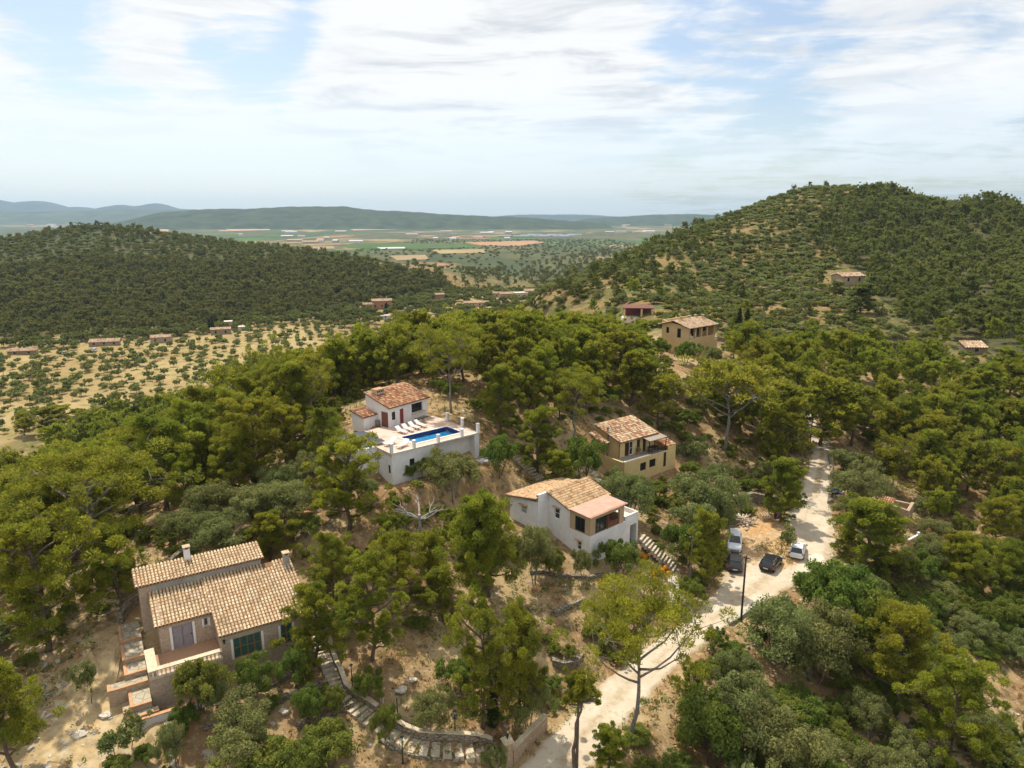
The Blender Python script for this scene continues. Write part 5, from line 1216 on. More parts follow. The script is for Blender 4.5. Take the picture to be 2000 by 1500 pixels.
m_ = MB(); m_.prism([(-.28, -.25), (6.0, -.25), (6.0, 2.9), (-.28, 2.9)], [Hh + .01, Hh + .01, Hh + .13, Hh + .13], [Hh + .10, Hh + .10, Hh + .23, Hh + .23]); m_.build('loggia_roof', M['pink_sheet'], H2)
tl = MB()
for i in range(24): x = -.2 + i * .265; tl.tube([(x, -.34, Hh + .1), (x, -.02, Hh + .14)], .075, 6, t=(.55, .34, .24))
tl.build('eave_tile', M['tile'], H2)
for wl, u0, u1, v0, v1 in ((wb, 4.55, 5.15, 1.7, 2.75), (wb2, .95, 1.75, T + .45, T + 1.75), (wd_, 1.9, 2.9, 4.2, 5.15)):
    wl.window(H2, u0, u1, v0, v1, 'white_paint', 'pale_glass' if wl is wd_ else 'glass', 1, 2, .06)
    m_ = MB(); wl.bar(m_, u0 - .15, u1 + .15, v1 + .1, v1 + .18, 0, .32, (.5, .3, .2)); m_.build('window_hood', M['tile'], H2)
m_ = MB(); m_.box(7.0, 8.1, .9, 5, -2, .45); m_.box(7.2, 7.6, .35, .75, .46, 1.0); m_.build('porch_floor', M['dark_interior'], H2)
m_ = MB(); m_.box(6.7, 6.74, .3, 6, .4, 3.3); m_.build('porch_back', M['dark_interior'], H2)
m_ = MB(); m_.tube([(8.3, 6.2, T + .55), (8.3, 6.2, T + 1.35), (8.3, 1.2, T + 1.35)], .02, 5); m_.build('handrail', M['dark_metal'], H2)
# stairs beside the white house
def seq(*p): return [gp(*q) for q in p]
A = Vector((*loc2w(WHO, WHY, 8.9, -.1), 4.3)); B = onroad(1318, 1128)
Bz = zat(B.x, B.y)
steps('garden_stairs', [A, Vector(((A.x + B.x) / 2, (A.y + B.y) / 2, (A.z + Bz) / 2 + .15)), Vector((B.x, B.y, Bz + .05))], 1.8, 'step_stone', 'straight flight of pale steps from the white house porch down to the track', tread=.42, gapc='dry_stone')
g0, g1, g2 = gp(1318, 1128), gp(1322, 1150), gp(1316, 1175)
flat_patch('stair_foot_path', [(g0.x - .9, g0.y), (g0.x + .9, g0.y + .2), (g1.x + .8, g1.y), (g2.x + 1.4, g2.y), (g2.x - .7, g2.y - .2), (g1.x - .8, g1.y)], M['pale_dust'], .14, seed=5)

# ------------------------------------------------------------------ yellow house
H3 = empty('yellow_house', YEO, YEY, 'yellow house with a mottled tile roof, roof terrace and reed awning', 'house')
b = MB(); ya = Wl((0, 0), (11.0, 0)); yb = Wl((0, 5.0), (0, 0)); yu = Wl((1.0, 1.9), (8.3, 1.9)); yul = Wl((1.0, 6.6), (1.0, 1.9)); yr = Wl((11, 0), (11, 4.5))
def zy(y): return 2.50 + (y - 1.5) * .28
ya.wall(b, -4.6, 0.0, [(3.3, 4.55, -1.95, -.75), (5.25, 6.6, -1.85, -.65), (8.35, 8.95, -2.4, -.15)]); yb.wall(b, -4, .0); yr.wall(b, -4.6, .7); Wl((9.2, 0.005), (11.0, 0.005)).wall(b, .001, .55, th=.3)
yu.wall(b, .03, zy(1.9), [(1.0, 1.9, .03, 2.1), (2.0, 2.7, .03, 2.1), (3.5, 4.2, .03, 2.1), (4.8, 5.5, .03, 2.1)]); yul.wall(b, -1, zy(1.9), top=(zy(6.6), zy(1.9) + .001)); Wl((8.3, 1.9), (8.3, 6.6)).wall(b, -1, zy(1.9), top=(zy(1.9) + .001, zy(6.6))); Wl((8.3, 6.6), (1, 6.6)).wall(b, -1, zy(6.6))
b.build('wall', M['yellow_plaster'], H3)
m_ = MB(); m_.box(.32, 9.2, .3, 1.9, -.3, .02); m_.box(8.3, 9.2, 1.9, 4.4, -.3, .02); m_.build('terrace_floor', M['grey_deck'], H3)
m_ = MB(); m_.box(.0, 5.6, .0, .3, .002, .16); m_.box(5.6, 9.2, .02, .3, .002, .10); m_.build('terrace_kerb', M['pale_coping'], H3)
tiles('roof', H3, (.55, 1.45, zy(1.45)), (8.2, 0, 0), (0, 5.4, 5.4 * .28), 'mixed', 12, pitch=.30, row=.46)
tiles('roof', H3, (8.6, .15, .62), (2.6, 0, 0), (0, 4.2, 1.0), 'red', 13, pitch=.30, row=.46)
tiles('roof', H3, (-.6, 3.6, 1.9), (1.3, 0, .10), (0, 3.2, .95), 'mixed', 14, pitch=.30, row=.46)
yu.door(H3, 1.0, 1.9, .03, 2.1, 'dark_wood', 1); yu.window(H3, 2.0, 2.7, .03, 2.1, 'white_paint', 'glass', 1, 2); yu.door(H3, 3.5, 4.2, .03, 2.1, 'dark_wood', 1); yu.door(H3, 4.8, 5.5, .03, 2.1, 'dark_wood', 1)
for u0, u1, v0, v1 in ((3.3, 4.55, -1.95, -.75), (5.25, 6.6, -1.85, -.65)): ya.window(H3, u0, u1, v0, v1, 'dark_wood', 'glass', 3, 2, .08)
ya.door(H3, 8.35, 8.95, -2.4, -.15, 'dark_wood', 1)
m_ = MB(); m_.tube([(.93, 2.0, -.3), (.93, 2.0, 2.4)], .05, 6); m_.build('drainpipe', M['brown_door'], H3)
m_ = MB(); m_.tube([(.85, 4.3, -.8), (.85, 4.3, 3.9)], .12, 8); m_.tube([(.85, 4.3, 3.9), (.85, 4.3, 4.15)], .2, 8); m_.build('flue_pipe', M['grey_metal'], H3)
m_ = MB(); m_.prism([(5.3, .1), (9.1, .1), (9.1, 2.6), (5.3, 2.6)], [2.12, 2.12, 2.42, 2.42], [2.19, 2.19, 2.49, 2.49]); aw = m_.build('awning', M['reed_awning'], H3)
for x, y in ((5.4, .25), (9.0, .25), (9.0, 2.5)): m_ = MB(); m_.box(x - .05, x + .05, y - .05, y + .05, .02, 2.1); m_.build('awning_post', M['dark_metal'], aw)
m_ = MB(); m_.box(5.4, 9.1, .03, .08, .11, .16); m_.box(5.4, 9.1, .04, .08, .75, .80)
for i in range(16): m_.box(5.45 + i * .24, 5.47 + i * .24, .045, .07, .16, .75)
m_.build('railing', M['dark_metal'], H3)
tb = empty('terrace_table', (*loc2w(YEO, YEY, 7.2, 1.1), YEO.z + .02), YEY, 'dark table under the reed awning of the yellow house', 'table')
m_ = MB(); m_.box(-.8, .8, -.45, .45, .68, .74); m_.build('tabletop', M['dark_wood'], tb)
for x in (-.7, .7):
    for y in (-.36, .36): m_ = MB(); m_.box(x - .04, x + .04, y - .04, y + .04, 0, .68); m_.build('leg', M['dark_wood'], tb)
pp = empty('potted_plant', (*loc2w(YEO, YEY, 4.45, 1.5), YEO.z + .02), 0, 'green potted plant by the doors on the yellow house terrace', 'plant')
m_ = MB(); m_.tube([(0, 0, 0), (0, 0, .35)], [.15, .2], 10); m_.build('pot', M['terracotta_edge'], pp)

# ------------------------------------------------------------------ pool house and terrace
H4 = empty('pool_terrace', POO, POY, 'white walled pool terrace with pillars and a long retaining wall', 'terrace')
b = MB(); pa = Wl((0, 0), (6.0, 0)); pl = Wl((0, 6.8), (0, 0)); pr_ = Wl((12.2, 0), (12.9, 0))
pa.wall(b, -5.2, -.12, [(2.4, 3.1, -2.15, -1.25)]); pl.wall(b, -5, -.12, [(5.9, 6.4, -2.7, -1.6)]); pr_.wall(b, -5.2, -.12); Wl((6.0, 1.1), (12.2, 1.1)).wall(b, -5.2, -.35); Wl((6.0, 0), (6.0, 1.1)).wall(b, -5.2, -.12); Wl((12.2, 1.1), (12.2, 0)).wall(b, -5.2, -.12); Wl((12.9, 0), (12.9, 7)).wall(b, -5.2, -.12)
b.build('retaining_wall', M['white_plaster'], H4)
pa.window(H4, 2.4, 3.1, -2.15, -1.25, 'dark_metal', 'glass', 1, 2); pl.window(H4, 5.9, 6.4, -2.7, -1.6, 'dark_wood', 'glass', 1, 1)
PX0, PX1, PY0, PY1 = 4.15, 11.2, 1.42, 4.7
deck = MB(); zt, zb_ = 0, -.34
for x0, x1, y0, y1 in ((-.12, PX0, .1, 10.2), (PX1, 13.0, .1, 10.2), (PX0, PX1, .1, PY0), (PX0, PX1, PY1, 10.2)): deck.box(x0, x1, y0, y1, zb_, zt)
deck.build('deck', M['deck_paving'], H4)
m_ = MB(); m_.box(-.14, 13.05, -.14, .12, -.115, .035); m_.build('deck_edge', M['pale_coping'], H4)
m_ = MB()
for x0, x1, y0, y1 in ((PX0 - .35, PX0, PY0 - .35, PY1 + .35), (PX1, PX1 + .35, PY0 - .35, PY1 + .35), (PX0, PX1, PY0 - .35, PY0), (PX0, PX1, PY1, PY1 + .35)): m_.box(x0, x1, y0, y1, .004, .05)
m_.build('pool_coping', M['pale_coping'], H4)
def pool_mats():
    m = bpy.data.materials.new('pool_lining'); m.use_nodes = True; t = NT(m.node_tree); b_ = m.node_tree.nodes['Principled BSDF']; b_.inputs['Roughness'].default_value = .5
    pos = t.n('ShaderNodeNewGeometry').outputs['Position']
    v = t.n('ShaderNodeTexVoronoi', feature='F1'); t.put(v.inputs['Vector'], t.scale(pos, (3.2, 3.2, 3.2), rot=(0, 0, POY))); v.inputs['Scale'].default_value = 1; v.inputs['Randomness'].default_value = .1
    s_ = t.n('ShaderNodeSeparateColor'); t.put(s_.inputs[0], v.outputs['Color']); t.put(b_.inputs['Base Color'], t.mix(s_.outputs[0], c4(.03, .25, .50), c4(.05, .34, .60))); M['pool_lining'] = m
    m = bpy.data.materials.new('pool_wall_tile'); m.use_nodes = True; b_ = m.node_tree.nodes['Principled BSDF']; b_.inputs['Base Color'].default_value = c4(.012, .045, .24); b_.inputs['Roughness'].default_value = .3; M['pool_wall'] = m
    m = bpy.data.materials.new('pool_water'); m.use_nodes = True; t = NT(m.node_tree); m.node_tree.nodes.clear(); o = t.n('ShaderNodeOutputMaterial')
    gl = t.n('ShaderNodeBsdfGlossy'); gl.inputs['Roughness'].default_value = .02; tr = t.n('ShaderNodeBsdfTransparent'); tr.inputs[0].default_value = c4(.55, .86, .95)
    fr = t.n('ShaderNodeFresnel'); fr.inputs[0].default_value = 1.33; bp = t.n('ShaderNodeBump'); bp.inputs['Strength'].default_value = .25; bp.inputs['Distance'].default_value = .05
    t.put(bp.inputs['Height'], t.noise(t.n('ShaderNodeNewGeometry').outputs['Position'], 3.0, 3)); t.put(gl.inputs['Normal'], bp.outputs[0]); t.put(fr.inputs['Normal'], bp.outputs[0])
    x = t.n('ShaderNodeMixShader'); t.put(x.inputs[0], fr.outputs[0]); t.L.new(tr.outputs[0], x.inputs[1]); t.L.new(gl.outputs[0], x.inputs[2]); t.L.new(x.outputs[0], o.inputs[0]); M['water'] = m
pool_mats()
m_ = MB(); m_.quad((PX0, PY0, -.52), (PX1, PY0, -.52), (PX1, PY1, -.52), (PX0, PY1, -.52)); basin = m_.build('pool_basin', M['pool_lining'], H4)
m_ = MB(); e = .004
m_.quad((PX0 + e, PY1 - e, -.52), (PX1 - e, PY1 - e, -.52), (PX1 - e, PY1 - e, .0), (PX0 + e, PY1 - e, .0)); m_.quad((PX0 + e, PY0, -.52), (PX0 + e, PY1, -.52), (PX0 + e, PY1, 0), (PX0 + e, PY0, 0)); m_.quad((PX1 - e, PY1, -.52), (PX1 - e, PY0, -.52), (PX1 - e, PY0, 0), (PX1 - e, PY1, 0)); m_.quad((PX1, PY0 + e, -.52), (PX0, PY0 + e, -.52), (PX0, PY0 + e, 0), (PX1, PY0 + e, 0))
m_.build('pool_side', M['pool_wall'], basin)
m_ = MB(); m_.quad((PX0, PY0, -.12), (PX1, PY0, -.12), (PX1, PY1, -.12), (PX0, PY1, -.12)); wt = m_.build('water', M['water'], basin)
for x, y in ((0, 0), (3.1, 0), (6.6, 0), (10.2, 0), (12.75, 0), (12.8, 3.4), (12.8, 6.8)):
    m_ = MB(); m_.box(x - .16, x + .16, y - .16 + .02, y + .16 + .02, .036, 1.15 if x > 12 or x == 0 else .95); m_.box(x - .2, x + .2, y - .18, y + .22, 1.151 if x > 12 or x == 0 else .951, 1.21 if x > 12 or x == 0 else 1.0); m_.build('pillar', M['white_paint'], H4)
m_ = MB()
for i in range(44): y = .4 + i * .145; m_.box(12.78, 12.80, y, y + .02, .05, .95)
m_.box(12.77, 12.81, .3, 6.7, .95, 1.0); m_.build('railing', M['dark_metal'], H4)
m_ = MB(); m_.box(12.1, 15.2, -1.6, 1.2, -5.5, -3.5); m_.build('lower_ledge', M['white_plaster'], H4)
# the little house on the terrace
HPY = R(53); HPO = Vector((*loc2w(POO, POY, 5.2, 9.3), POO.z))
H5 = empty('pool_house', HPO, HPY, 'small white house with red door and orange tile roof beside the pool', 'house')
b = MB(); ha = Wl((0, 0), (7.4, 0)); hl = Wl((0, 4.3), (0, 0)); 
def zh(y): return 2.75 + (y) * .30
ha.wall(b, -.5, zh(0), [(.6, 1.25, .85, 1.95), (2.05, 2.75, .02, 2.05), (4.25, 6.35, 1.0, 2.25)]); hl.wall(b, -.5, zh(0), top=(zh(4.3), zh(0) + .001)); Wl((7.4, 0), (7.4, 4.3)).wall(b, -.5, zh(0), top=(zh(0) + .001, zh(4.3))); Wl((7.4, 4.3), (0, 4.3)).wall(b, -.5, zh(4.3))
b.build('wall', M['white_plaster'], H5)
tiles('roof', H5, (-.15, -.35, zh(-.35)), (7.75, 0, 0), (0, 4.85, 4.85 * .30), 'red', 21, pitch=.27, row=.42)
ha.window(H5, .6, 1.25, .85, 1.95, 'dark_wood', 'glass', 1, 2); ha.door(H5, 2.05, 2.75, .02, 2.05, 'red_door', 1); ha.window(H5, 4.25, 6.35, 1.0, 2.25, 'dark_wood', 'glass', 3, 1, .06, .2)
m_ = MB(); ha.bar(m_, 4.15, 6.6, .88, .98, 0, .4); m_.build('counter', M['cream_stone'], H5)
m_ = MB(); hl.bar(m_, 3.05, 4.2, .0, 2.0, .012, .07); m_.build('door', M['brown_door'], H5)
m_ = MB(); m_.box(.9, 2.3, 3.1, 4.0, 3.4, 4.35); ch = m_.build('chimney', M['cream_stone'], H5)
m_ = MB(); m_.box(.8, 2.4, 3.0, 4.1, 4.36, 4.46, (.48, .26, .14)); m_.build('chimney_cap', M['tile'], ch)
m_ = MB()
for i in range(4): m_.box(1.0 + i * .32, 1.2 + i * .32, 3.085, 3.099, 4.0, 4.25)
m_.build('vent', M['dark_interior'], ch)
# side annex with its own tiles
m_ = MB(); m_.prism([(-2.3, 2.2), (-.01, 2.2), (-.01, 4.5), (-2.3, 4.5)], -.6, [1.5, 1.5, 2.0, 2.0]); m_.build('annex', M['white_plaster'], H5)
tiles('roof', H5, (-2.5, 2.0, 1.52), (2.45, 0, 0), (0, 2.7, .6), 'red', 22, pitch=.27, row=.42)
m_ = MB(); m_.box(-.42, -.04, 1.9 - .3, 2.15, .05, .75); m_.build('air_conditioner', M['grey_metal'], H5)
# solar panels on a lean-to left of the terrace
SPO = Vector((*loc2w(POO, POY, -3.4, 5.4), POO.z - .2))
for i in range(5):
    for j in range(2):
        q = loc2w(POO, POY, -1.3 + j * 1.75 + (i - 2) * .0, 4.1 + i * 1.05)
        r_ = empty('solar_panel', (q[0], q[1], POO.z + .35), POY, None, 'solar panel', 'solar panels left of the pool house')
        r_['label'] = f'dark solar panel, {["nearest", "second", "third", "fourth", "farthest"][i]} of the five in the {["left", "right"][j]} row beside the pool house'
        m_ = MB(); m_.prism([(-.85, -.5), (.85, -.5), (.85, .5), (-.85, .5)], [0, 0, .1, .1], [.04, .04, .14, .14]); m_.build('frame', M['grey_metal'], r_)
        m_ = MB(); m_.prism([(-.8, -.46), (.8, -.46), (.8, .46), (-.8, .46)], [.035, .035, .128, .128], [.053, .053, .148, .148]); m_.build('cell', M['solar_cell'], r_)
m_ = MB(); m_.prism([(-2.6, 3.2), (-.1, 3.2), (-.1, 9.2), (-2.6, 9.2)], -5, .1); m_.build('lean_to', M['white_plaster'], H4)
# loungers
def lounger(x, y, yaw, label):
    q = loc2w(POO, POY, x, y); r_ = empty('sun_lounger', (q[0], q[1], POO.z + .002), POY + yaw, label, 'sun lounger', 'white sun loungers by the pool')
    m_ = MB(); m_.prism([(-.33, -.95), (.33, -.95), (.33, .35), (-.33, .35)], .30, .36); m_.build('seat', M['pale_coping'], r_)
    m_ = MB(); m_.prism([(-.33, .36), (.33, .36), (.33, .95), (-.33, .95)], [.30, .30, .72, .72], [.36, .36, .78, .78]); m_.build('backrest', M['white_paint'], r_)
    for a in (-.28, .28):
        for c in (-.8, .55): m_ = MB(); m_.box(a - .03, a + .03, c - .03, c + .03, 0, .3); m_.build('leg', M['white_paint'], r_)
for i, lb in enumerate(('leftmost white lounger of the row between pool and pool house', 'second white lounger from the left between pool and pool house', 'third white lounger from the left between pool and pool house', 'rightmost white lounger of the row between pool and pool house')): lounger(5.2 + i * 1.15, 6.2 + i * .28, .15, lb)
lounger(1.6, 3.0, -1.2, 'white lounger alone on the left end of the deck'); lounger(2.3, 1.3, -1.2, 'white lounger near the front left corner of the deck')
bq = empty('stone_bench', (*loc2w(POO, POY, 9.6, 8.3), POO.z), HPY, 'dark stone outdoor table against the serving window of the pool house', 'table')
m_ = MB(); m_.box(-.9, .9, -.35, .35, .72, .82); m_.build('tabletop', M['dark_metal'], bq); m_ = MB(); m_.box(-.7, -.4, -.25, .25, 0, .72); m_.build('leg', M['cream_stone'], bq); m_ = MB(); m_.box(.4, .7, -.25, .25, 0, .72); m_.build('leg', M['cream_stone'], bq)
ln = flat_patch('green_lawn', [loc2w(POO, POY, *p) for p in ((5.8, -1.6), (6.2, 1.2), (9, 1.2), (9.4, -.6), (7.8, -1.8))], mat('lawn_turf', (.05, .14, .02), 1, .3, 6), .1)

# ------------------------------------------------------------------ ochre house on the hillside
HO = aty(1346, 667, 152); HO.z = 13.2; HOY = R(40)
H6 = empty('ochre_house', HO, HOY, 'ochre house with a hipped tile roof and veranda on the hillside', 'house')
b = MB(); oa = Wl((0, 0), (9.5, 0)); ol = Wl((0, 7.5), (0, 0)); F0 = 1.7
oa.wall(b, -4, F0); ol.wall(b, -4, F0)
ou = Wl((0.02, 2.0), (9.5, 2.0)); ou.wall(b, F0 + .02, F0 + 2.5, [(.5, 2.2, F0 + .05, F0 + 2.2), (2.9, 4.2, F0 + .05, F0 + 2.2), (5.0, 6.2, F0 + .05, F0 + 2.2), (7.6, 8.6, F0 + .9, F0 + 2.1)])
ol2 = Wl((0.01, 7.5), (0.01, 0)); ol2.wall(b, F0 + .01, F0 + 2.5, [(1.2, 2.0, F0 + .8, F0 + 2.1), (4.2, 5.2, F0 + .1, F0 + 2.15)], top=(F0 + 3.6, F0 + 2.501))
Wl((9.5, 0), (9.5, 7.5)).wall(b, -4, F0 + 2.5, top=(F0 + 2.501, F0 + 3.6)); Wl((9.5, 7.5), (0, 7.5)).wall(b, -4, F0 + 3.6)
b.box(.3, 9.2, .3, 7.2, F0 - .25, F0)
b.build('wall', M['ochre_plaster'], H6)
for x in (2.35, 4.5, 6.6, 9.2): m_ = MB(); m_.box(x - .16, x + .16, .05, .37, F0 + .01, F0 + 2.45); m_.build('veranda_pillar', M['ochre_plaster'], H6)
m_ = MB(); m_.box(0.3, 9.3, .06, .16, F0 + .02, F0 + .22); m_.build('veranda_parapet', M['ochre_plaster'], H6)
tiles('roof', H6, (-.6, -.5, F0 + 2.5), (10.6, 0, 0), (0, 4.6, 1.25), 'far', 31, pitch=.34, row=.55, segs=2); tiles('roof', H6, (10.0, 8.2, F0 + 2.55), (-10.6, 0, 0), (0, -4.1, 1.2), 'far', 32, pitch=.34, row=.55, segs=2)
for u0, u1 in ((.5, 2.2), (2.9, 4.2), (5.0, 6.2)): ou.window(H6, u0, u1, F0 + .05, F0 + 2.2, 'dark_wood', 'glass', 2, 1)
ou.window(H6, 7.6, 8.6, F0 + .9, F0 + 2.1, 'dark_wood', 'glass', 2, 1); ol2.window(H6, 1.2, 2.0, F0 + .8, F0 + 2.1, 'dark_wood', 'glass', 1, 1); ol2.window(H6, 4.2, 5.2, F0 + .1, F0 + 2.15, 'dark_wood', 'glass', 1, 1)
for x, y in ((2.0, 3.9), (5.0, 4.0), (7.6, 4.2), (9.0, 3.2)): chimney(H6, x, y, F0 + 3.2, F0 + 4.15, .24, 'ochre_plaster')
m_ = MB(); m_.prism([(9.51, 1.0), (12.0, 1.0), (12.0, 5.5), (9.51, 5.5)], -4, F0 - .6); m_.build('wing', M['ochre_plaster'], H6)
m_ = MB(); m_.box(9.7, 10.7, .93, .99, F0 - 2.6, F0 - 1.1); m_.build('window', M['dark_interior'], H6)
m_ = MB(); m_.tube([(11.3 + .55 * math.cos(a), .96, F0 - 1.6 + .55 * math.sin(a)) for a in [i * math.pi / 6 for i in range(7)]], .09, 6); m_.build('arch', M['white_paint'], H6)
st = empty('sofa', (*loc2w(HO, HOY, 1.5, 1.0), HO.z + F0 + .02), HOY, 'white sofa on the veranda of the ochre house', 'sofa')
m_ = MB(); m_.box(-.9, .9, -.4, .4, .05, .42); m_.build('seat', M['white_paint'], st); m_ = MB(); m_.box(-.9, .9, .25, .42, .43, .85); m_.build('backrest', M['white_paint'], st)
# open shelter further up the slope
g = gp(1245, 618); SH = empty('garden_shelter', g, R(-4), 'open shelter with a flat rust red roof on the hillside above the pines', 'shelter')
m_ = MB(); m_.prism([(-4.3, -2.4), (4.3, -2.4), (4.3, 2.2), (-4.3, 2.2)], [2.5, 2.5, 2.9, 2.9], [2.68, 2.68, 3.08, 3.08]); m_.build('roof', M['rust_roof'], SH)
for x in (-3.9, .9, 3.9): m_ = MB(); m_.box(x - .25, x + .25, -2.2, -1.8, -.8, 2.5); m_.build('post', M['ochre_plaster'], SH)
m_ = MB(); m_.box(-4.0, 4.0, 1.6, 1.9, -.8, 2.8); m_.build('back_wall', M['rust_roof'], SH); m_ = MB(); m_.box(-4.5, 4.5, -3.2, 1.5, -1.5, -.02); m_.build('floor', M['pale_coping'], SH)

# ------------------------------------------------------------------ far houses
for (px, py, w_, d_, h_, tn, rf, wc, lb), g in zip(HOUSES, SITE_AT):
    cat_ = 'house' if 'hut' not in lb and 'shed' not in lb else 'shed'
    r_ = empty('farmhouse' if cat_ == 'house' else 'shed', g, R(tn), lb, cat_, 'small far houses')
    m_ = MB(); hw, hd = w_ / 2, d_ / 2; sl = .30
    if rf == 'gable':
        q = [(-hw, -hd), (hw, -hd), (hw, hd), (-hw, hd)]; m_.prism(q, -1.5, h_, wc)
        for s_ in (-1, 1): m_.poly([(s_ * hw, -hd * s_, h_), (s_ * hw, hd * s_, h_), (s_ * hw, 0, h_ + hd * sl)], wc)
        m_.build('wall', M['coloured_walls'], r_)
        tiles('roof', r_, (-hw - .3, -hd - .3, h_ - .3 * sl + .1), (w_ + .6, 0, 0), (0, hd + .3, (hd + .3) * sl), 'far', int(px), .7, 1.1, segs=2); tiles('roof', r_, (hw + .3, hd + .3, h_ - .3 * sl + .1), (-w_ - .6, 0, 0), (0, -hd - .3, (hd + .3) * sl), 'far', int(px) + 1, .7, 1.1, segs=2)
    elif rf == 'shed':
        m_.prism([(-hw, -hd), (hw, -hd), (hw, hd), (-hw, hd)], -1.5, [h_, h_, h_ + d_ * sl, h_ + d_ * sl], wc); m_.build('wall', M['coloured_walls'], r_)
        tiles('roof', r_, (-hw - .3, -hd - .3, h_ - .02), (w_ + .6, 0, 0), (0, d_ + .6, (d_ + .6) * sl), 'far', int(px), .7, 1.1, segs=2)
    else:
        m_.prism([(-hw, -hd), (hw, -hd), (hw, hd), (-hw, hd)], -1.5, h_, wc); m_.build('wall', M['coloured_walls'], r_)
        m_ = MB(); m_.box(-hw - .15, hw + .15, -hd - .15, hd + .15, h_ + .005, h_ + .25); m_.build('roof', M['pale_coping'], r_)
    n_ = max(1, int(w_ / 4))
    for i in range(n_):
        x = -hw + w_ * (i + .5) / n_; m_ = MB(); m_.box(x - .45, x + .45, -hd - .02, -hd - .005, min(.9, h_ * .3), min(2.1, h_ * .8)); m_.build('window', M['dark_interior'], r_)
    if w_ > 13 and rf == 'gable': chimney(r_, hw * .5, .4, h_, h_ + hd * sl + .9, .35, 'pale_coping')
V_, F_, T_ = cards([(0, 0, .75, .38), (.12, .1, .6, .3)], 60, .12, rs)
link('foliage', np_mesh('foliage', V_, F_, M['almond_leaves'], T_), pp)
# ------------------------------------------------------------------ cars
def car(pos, yaw, paint, label, L=4.05, W=1.74, Hh=1.46, kind='hatch'):
    r = empty('parked_car', pos, yaw, label, 'car', 'cars parked on the turning place'); hw, hl = W / 2, L / 2
    zb, zs = .24, .86
    if kind == 'van': st = [(-hl, .86, .40, .80), (-hl + .12, .97, .26, .92), (-hl * .4, 1, zb, .95), (hl * .30, 1, zb, .95), (hl * .42, 1, zb, .93), (hl - .25, .96, .28, .82), (hl, .84, .38, .66)]
    else: st = [(-hl, .84, .38, .78), (-hl + .13, .96, .27, .90), (-hl * .45, 1, zb, .92), (hl * .25, 1, zb, .91), (hl * .48, .99, zb, .88), (hl - .28, .95, .28, .76), (hl, .82, .36, .62)]
    m = MB(); n = 8
    for y, f, z0, z1 in st:
        w_ = hw * f; m.v += [(-w_ * .90, y, z0), (-w_, y, z0 + (z1 - z0) * .35), (-w_ * .98, y, z0 + (z1 - z0) * .75), (-w_ * .86, y, z1), (w_ * .86, y, z1), (w_ * .98, y, z0 + (z1 - z0) * .75), (w_, y, z0 + (z1 - z0) * .35), (w_ * .90, y, z0)]
    for i in range(len(st) - 1):
        for k in range(n): j = (k + 1) % n; m.f.append((i * n + k, i * n + j, (i + 1) * n + j, (i + 1) * n + k)); m.t.append(None)
    m.f += [tuple(range(n)), tuple((len(st) - 1) * n + k for k in reversed(range(n)))]; m.t += [None, None]
    bd = m.build('body', M[paint], r, True, 0); bd.data.polygons.foreach_set('use_smooth', [False] * len(bd.data.polygons)); mo = bd.modifiers.new('bevel', 'BEVEL'); mo.width = .05; mo.segments = 3; mo.limit_method = 'ANGLE'
    y0, y1 = (-hl + .10, hl * .50) if kind != 'van' else (-hl + .06, hl * .45); t0, t1 = (-hl + .50, hl * .02) if kind != 'van' else (-hl + .2, hl * .08); wb_, wt_ = hw * .86, hw * .68; zr_ = Hh
    lo = [(-wb_, y0, .90), (wb_, y0, .90), (wb_, y1, .88), (-wb_, y1, .88)]; up = [(-wt_, t0, zr_ - .05), (wt_, t0, zr_ - .05), (wt_, t1, zr_ - .05), (-wt_, t1, zr_ - .05)]
    for nm, a, b in (('rear_window', 0, 1), ('side_window', 1, 2), ('windscreen', 2, 3), ('side_window', 3, 0)):
        m = MB(); m.quad(lo[a], lo[b], up[b], up[a]); m.build(nm, M['glass'], r)
    m = MB(); q = [(-wt_ - .03, t0 - .06), (wt_ + .03, t0 - .06), (wt_ + .03, t1 + .05), (-wt_ - .03, t1 + .05)]; m.prism(q, zr_ - .06, zr_); m.build('roof', M[paint], r, bevel=.03)
    m = MB()
    for a, b in zip(lo, up): m.tube([a, b], .045, 5)
    for s_ in (-1, 1): m.tube([(s_ * wb_ * 1.0, (y0 + y1) / 2 - .1, .90), (s_ * wt_ * 1.0, (t0 + t1) / 2 - .05, zr_ - .05)], .04, 5)
    m.build('window_pillar', M[paint], r)
    for s_ in (-1, 1):
        for y in (-hl * .62, hl * .62):
            m = MB(); m.tube([(s_ * (hw - .19), y, .31), (s_ * (hw + .01), y, .31)], .31, 18); wq = m.build('wheel', M['tyre'], r); m = MB(); m.tube([(s_ * (hw + .005), y, .31), (s_ * (hw + .022), y, .31)], .19, 12); m.build('rim', M['rim'], wq)
        m = MB(); m.box(min(s_ * hw * .66, s_ * hw * .95), max(s_ * hw * .66, s_ * hw * .95), -hl + .005, -hl + .16, .62, .86); m.build('tail_light', M['red_lamp'], r, bevel=.02)
        m = MB(); m.box(min(s_ * hw * .55, s_ * hw * .86), max(s_ * hw * .55, s_ * hw * .86), hl - .18, hl - .02, .55, .70); m.build('headlight', M['clear_lamp'], r, bevel=.02)
        m = MB(); m.box(min(s_ * (hw - .04), s_ * (hw + .17)), max(s_ * (hw - .04), s_ * (hw + .17)), hl * .36, hl * .42, .92, 1.05); m.build('mirror', M['black_trim'], r, bevel=.02)
    m = MB(); m.box(-.26, .26, -hl - .015, -hl + .05, .47, .58); m.build('number_plate', M['plate'], r)
    m = MB(); m.box(-hw * .78, hw * .78, -hl - .03, -hl + .12, .28, .46); m.build('rear_bumper', M['black_trim' if paint != 'car_white' else paint], r, bevel=.03)
    m = MB(); m.box(-hw * .62, hw * .62, hl - .1, hl + .02, .40, .50); m.build('grille', M['black_trim'], r)
    return r
